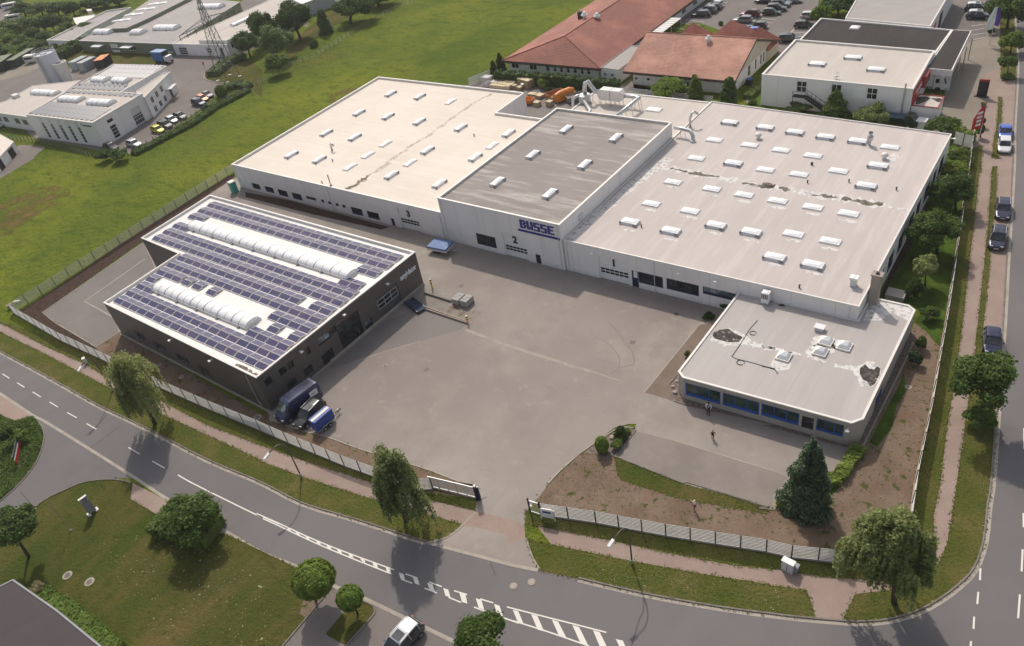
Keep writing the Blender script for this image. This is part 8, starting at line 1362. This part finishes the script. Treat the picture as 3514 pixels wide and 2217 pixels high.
# side garden
for lb, n, b, c, w_, h_, k, m, d in (('large bright-topped tree in the side garden, lower one', 8, (1610,880), (1575,655), 450, 500, 'round', L_MID, 1.5), ('large dark tree in the side garden, upper one', 8, (1780,480), (1750,270), 380, 400, 'round', L_DARK, 1.4), ('bright green tree top in the side garden above the dark tree', 8, (1790,220), (1770,110), 260, 210, 'round', L_LIGHT, .9),
    ('pale small tree alone on the side garden lawn', 8, (1500,1180), (1500,1000), 250, 290, 'round', L_PALE, .9), ('weeping dark shrub on the side garden lawn', 8, (1400,1290), (1405,1190), 145, 200, 'birch', L_DARK, .5), ('light green bush near the far corner of the office', 8, (1560,1480), (1550,1430), 170, 170, 'bush', L_MID, .8),
    ('dark bush beside the office wall, upper of two', 12, (1450,260), (1450,210), 115, 130, 'bush', L_DARK, .7), ('grey-green bush beside the office wall, lower of two', 12, (1405,400), (1405,350), 130, 140, 'bush', L_BLUE, .7), ('green shrub by the white lattice fence panel', 4, (1860,1420), (1855,1345), 190, 160, 'round', L_MID, .9), ('bright shrub just below the one by the lattice fence', 4, (1815,1510), (1810,1470), 200, 130, 'round', L_LIGHT, .8),
    ('feathery bush left of the outside stair', 4, (450,960), (455,925), 215, 110, 'bush', L_PALE, .8), ('tall dark cypress in front of the white workshop', 4, (775,1030), (775,900), 240, 250, 'cone', L_MID, .9), ('round grey-green tree right of the cypress', 4, (1090,1080), (1090,975), 270, 210, 'round', L_PALE, 1.0), ('bushy tree at the far right corner of the pale grey roof', 4, (1690,1160), (1695,1080), 260, 190, 'round', L_MID, 1.0),
    ('bright round bush in front of the pinkish tiled hall', 3, (1680,900), (1680,800), 310, 210, 'round', L_LIGHT, 1.1), ('narrow upright shrub in front of the pinkish tiled hall, left one', 3, (1950,940), (1945,820), 165, 230, 'column', L_MID, .9), ('upright shrub in front of the pinkish tiled hall, right one', 3, (2255,950), (2250,840), 190, 230, 'column', L_MID, .9),
    ('small dark spruce at the hedge end, front one', 3, (92,710), (90,640), 65, 150, 'cone', L_CON, .5), ('small dark spruce at the hedge end, rear one', 3, (155,640), (150,570), 85, 150, 'cone', L_CON, .5), ('leafy tree among the pallets in the courtyard', 20, (650,210), (650,150), 150, 130, 'round', L_LIGHT, .8), ('low dark bush among the pallets in the courtyard', 20, (725,235), (720,215), 75, 60, 'bush', L_DARK, .3),
    ('large dark tree at the top right beside the road', 4, (2260,250), (2280,70), 380, 360, 'round', L_DARK, 1.4), ('bright maple at the top right below the large dark tree', 4, (2290,460), (2305,350), 190, 200, 'round', L_LIGHT, 1.0), ('young green tree on the right verge below the bright maple', 4, (2265,660), (2268,530), 150, 130, 'round', L_MID, .8), ('low green bush at the foot of the young tree', 4, (2265,680), (2265,660), 130, 60, 'bush', L_MID, .4),
    ('yellow-green tree at the corner of the black flat roof', 4, (640,210), (650,120), 190, 170, 'round', L_LIGHT, 1.0), ('very dark tree group above the black flat roof', 4, (800,130), (780,30), 340, 220, 'round', L_DARK, 1.3), ('clipped mushroom tree by the banner flag, upper one', 4, (2048,1100), (2042,1043), 50, 50, 'ball', L_DARK, .5), ('clipped mushroom tree by the banner flag, lower one', 4, (2032,1190), (2028,1115), 62, 80, 'ball', L_DARK, .5),
    ('small clipped tree by the forecourt flag', 4, (2125,300), (2120,262), 50, 45, 'ball', L_DARK, .4), ('bright small shrub beside the lane cars', 4, (2110,120), (2105,105), 75, 60, 'bush', L_LIGHT, .4), ('green shrub behind the violet flag', 4, (2120,200), (2115,175), 70, 60, 'bush', L_MID, .4), ('shrub at the top near the white flag', 4, (2085,70), (2080,50), 80, 90, 'bush', L_MID, .4), ('ball shrub in the car park behind the left pyramid roof', 17, (910,335), (907,310), 55, 50, 'ball', L_MID, .3), ('ball shrub in the car park between the pyramid roofs', 17, (1340,375), (1338,350), 60, 55, 'ball', L_MID, .3),
    ('small shrub in the planted strip by the lane', 18, (1250,690), (1245,670), 70, 60, 'bush', L_BEIGE, .2), ('small green bush at the path by the white workshop', 4, (60,900), (60,890), 70, 50, 'bush', L_LIGHT, .3)):
    tk = k in ('round', 'birch') or 'mushroom' in lb or 'small clipped tree' in lb
    T(lb, n, b, c, w_, h_, k, m, 'tree' if tk or 'cypress' in lb or 'spruce' in lb else 'shrub', dens=d, trunk=tk)
# trees beyond the meadow
for lb, n, b, c, w_, h_, k, m, d in (('tall dark tree with several stems at the far meadow edge', 2, (405,355), (320,160), 340, 370, 'round', L_DARK, 1.5), ('large mid-green tree left of the tall dark one', 2, (170,560), (150,380), 300, 380, 'round', L_FAR, 1.4), ('dark tree behind the mid-green one', 2, (30,420), (40,250), 260, 330, 'round', L_DARK, 1.2), ('round bush in front of the tall trees', 2, (185,690), (185,590), 240, 230, 'bush', L_MID, 1.0),
    ('single narrow tree at the meadow edge', 2, (640,305), (612,205), 135, 215, 'column', L_FAR, .9), ('big dark tree at the top edge of the meadow', 2, (860,215), (880,70), 380, 320, 'round', L_DARK, 1.4), ('dark wide tree touching the top edge', 2, (1120,60), (1130,-40), 330, 200, 'round', L_DARK, 1.0), ('tiny round bush below the tall dark tree', 2, (522,430), (522,403), 72, 75, 'ball', L_DARK, .4), ('slim tree beside the small white block', 1, (2300,520), (2250,380), 210, 270, 'round', L_FAR, 1.1),
    ('left of the two bushes at the lower end of the car row', 1, (955,1480), (955,1430), 150, 120, 'bush', L_DARK, .7), ('right of the two bushes at the lower end of the car row', 1, (1095,1480), (1095,1425), 180, 160, 'bush', L_FAR, .8), ('round bush between the car rows and the pylon', 1, (2025,885), (2025,840), 95, 100, 'ball', L_MID, .5), ('small bush at the dark blue car', 1, (1885,1000), (1885,985), 60, 60, 'bush', L_DARK, .3)):
    w_ *= 1.15; h_ *= 1.08
    T(lb, n, b, c, w_, h_, k, m, 'tree' if k == 'round' or k == 'column' else 'shrub', group='trees and bushes at the meadow edge' if 'bush' in lb else None, dens=d, trunk=k in ('round', 'column'))
# the wood at the upper left
WOOD = {}
def wood(u, v, w_, h_, m, i, lab='tree of the dense wood at the upper left'):
    b = q(23, u, v+h_*.45); D = proj((b.x, b.y, 5))[2]; s_ = w_*D/FPX*.18688/2/4.2; key = (i % 4, m.name)
    if key not in WOOD:
        t = empty('woodland_tree', (b.x, b.y, 0), lab, 'tree', 'trees of the upper left wood'); local(t); V, F = crown(4.4, 4.4, 3.7, 3.6, 900+i, 'round', 1.1, .62); V = [np.maximum(v, np.array((-99, -99, .05))) for v in V]; mesh_leaves('crown', V, F, m, t); trunk_mesh(t, 3.8, .3, 4.2, 3.6, 900+i); WOOD[key] = t
    else: t = dup(WOOD[key])
    t.location = (b.x, b.y, 0); t.scale = (s_, s_, s_*(h_/w_)*1.0); t.rotation_euler.z = i*1.3; return t
wl = [(480,150,380,330,0),(800,140,380,320,2),(1100,150,360,330,1),(1380,150,330,330,0),(600,430,300,420,1),(860,430,380,400,0),(660,430,340,380,3),(1010,400,340,380,0),(1260,380,260,260,4),(1230,470,220,200,1),(130,480,240,230,2),(330,520,220,300,2),(60,680,280,260,1),(230,700,240,300,3),(450,740,260,300,2),(650,620,300,300,0),(860,640,240,260,2),(330,900,260,240,3),(120,960,300,240,0),(560,860,260,260,1),(760,800,220,220,2),(0,880,260,240,2),(430,1020,240,180,1),(220,1060,260,170,3),(640,980,200,160,0),(1060,830,200,160,3),(1230,860,220,180,2),(1400,820,200,240,0),(1600,480,240,260,2),(1720,480,200,200,1),(1900,420,160,160,3),(2190,290,110,130,1),(2330,180,130,160,2),(1660,60,400,260,0),(1950,40,360,220,0),(2200,10,320,200,0),(50,1060,220,160,0),(30,30,300,200,1),(300,30,260,180,2),(100,500,200,200,1),(1150,540,180,160,1),(1490,760,200,200,1),(900,800,200,180,1),(1050,960,180,140,0)]
LM = [L_DARK, L_FAR, L_PALE if False else L_FAR, L_LIGHT, L_MID]
for i, (u, v, w_, h_, k) in enumerate(wl): wood(u, v, w_*1.12, h_, LM[k], i)
# undergrowth that nobody could count
def ground_cover(name, pts, n, hgt, m, seed, leaf=.5):
    rng = np.random.default_rng(seed); xs = [p.x for p in pts]; ys = [p.y for p in pts]; P = []
    while len(P) < n:
        x, y = rng.uniform(min(xs), max(xs)), rng.uniform(min(ys), max(ys)); inside = False
        for i in range(len(pts)):
            a, b = pts[i-1], pts[i]
            if (a.y > y) != (b.y > y) and x < (b.x-a.x)*(y-a.y)/(b.y-a.y)+a.x: inside = not inside
        if inside: P.append((x, y, (.1+.9*rng.random()**1.3)*hgt*(.55+.45*math.sin(x*.7+seed)*math.cos(y*.6))))
    P = np.array(P); N = rng.normal(size=P.shape)*.6+np.array((0, 0, 1)); V, F = [], []; leaves(V, F, P, N, leaf, rng); o = mesh_leaves(name, V, F, m, None); return tag(o, kind='stuff')
ground_cover('undergrowth', pl(23, [(-200,500),(350,430),(700,700),(1500,640),(1450,760),(850,780),(720,950),(200,1150),(-300,1350)]), 9000, 3.2, L_MID, 3, .9)
ground_cover('island_shrubs', pl(9, [(-200,790),(0,862),(75,900),(140,922),(310,885),(370,960),(400,1040),(395,1120),(330,1300),(180,1495)]) + pl(13, [(0,165),(-300,400)]), 26000, .4, L_MID, 5, .2)
T('bright rounded shrub in the planted island', 9, (180,1110), (180,1060), 140, 130, 'bush', L_LIGHT, 'shrub', dens=.6, leaf=.2, trunk=False); T('dark rounded shrub at the left edge of the planted island', 9, (50,1140), (50,1060), 150, 150, 'bush', L_DARK, 'shrub', dens=.6, leaf=.2, trunk=False)


# ragged grass along paving, kerbs and fences, and loose blades over the verges
def fringe(name, objs, per_m, sig, size, m, seed, area=0.0):
    rng = np.random.default_rng(seed); V, F = [], []
    for o in objs:
        P0 = [Vector(v.co)+o.location for v in o.data.vertices]; z_ = P0[0].z
        for a, b in zip(P0, P0[1:]+P0[:1]):
            L = (b-a).length
            if L > 90: continue
            n = int(L*per_m); s_ = rng.random((n, 1)); P = np.array(a)*(1-s_)+np.array(b)*s_+rng.normal(size=(n, 3))*np.array((sig, sig, 0)); P[:, 2] = z_+.02+.05*rng.random(n); N = rng.normal(size=(n, 3))*.5+np.array((0, 0, 1.2)); leaves(V, F, P, N, size, rng, elong=1.3)
    o = mesh_leaves(name, V, F, m, None); return tag(o, kind='stuff')
vs_ = [o for o in COL.objects if o.name.split('.')[0] in ('verge', 'lawn', 'front_grass', 'lawn_island') and min(o.dimensions.x, o.dimensions.y) > 3]
fringe('grass_fringe', vs_, 9, .1, .12, leafm('grass_blades', (.14,.165,.035), .3, .2), 31)
fringe('dry_grass_fringe', [o for o in vs_ if o.name.startswith('verge')], 6, .14, .1, leafm('dry_grass_blades', (.33,.27,.12), .3, .2), 32)
fringe('weed_fringe', [o for o in COL.objects if o.name.split('.')[0] in ('soil_strip', 'front_plot', 'side_garden')], 3, .2, .14, L_MID, 33)
plot = [p for p in pl(11, [(380,1498),(620,1240),(930,1260),(1560,1510)])+pl(15, [(2350,250)])+pl(16, [(110,275)])+pl(12, [(740,1490),(960,1200),(1400,500),(1590,480),(1540,830),(1400,1490)])+pl(16, [(1150,790),(515,690)])+pl(15, [(1405,470),(560,310),(240,250)])]
ground_cover('soil_weeds', plot, 900, .06, L_MID, 34, .14)
ground_cover('clover_flowers', pl(13, [(1100,350),(1900,560),(2408,900),(2600,1498),(1500,1498),(1100,1000),(900,600)]), 420, .05, plain('clover_white', (.33,.33,.2), .9), 35, .2)
ground_cover('clover_flowers', pl(15, [(300,640),(900,720),(1600,850),(2408,960),(2500,1200),(1800,1120),(1200,1000),(500,840)]), 700, .05, plain('clover_white', (.33,.33,.2), .9), 36, .12)

# faint summer air over the whole place
hz = MB().box(-1600, 600, -400, 1800, -1, 66).build('haze', bpy.data.materials.new('haze_air')); tag(hz, kind='stuff')
hm = hz.data.materials[0]; hm.use_nodes = True; ht = hm.node_tree; ht.nodes.remove(ht.nodes['Principled BSDF']); pv = ht.nodes.new('ShaderNodeVolumePrincipled'); pv.inputs['Density'].default_value = .00018; pv.inputs['Color'].default_value = (.97, .94, .92, 1); pv.inputs['Anisotropy'].default_value = .2
ht.links.new(pv.outputs[0], ht.nodes['Material Output'].inputs['Volume'])
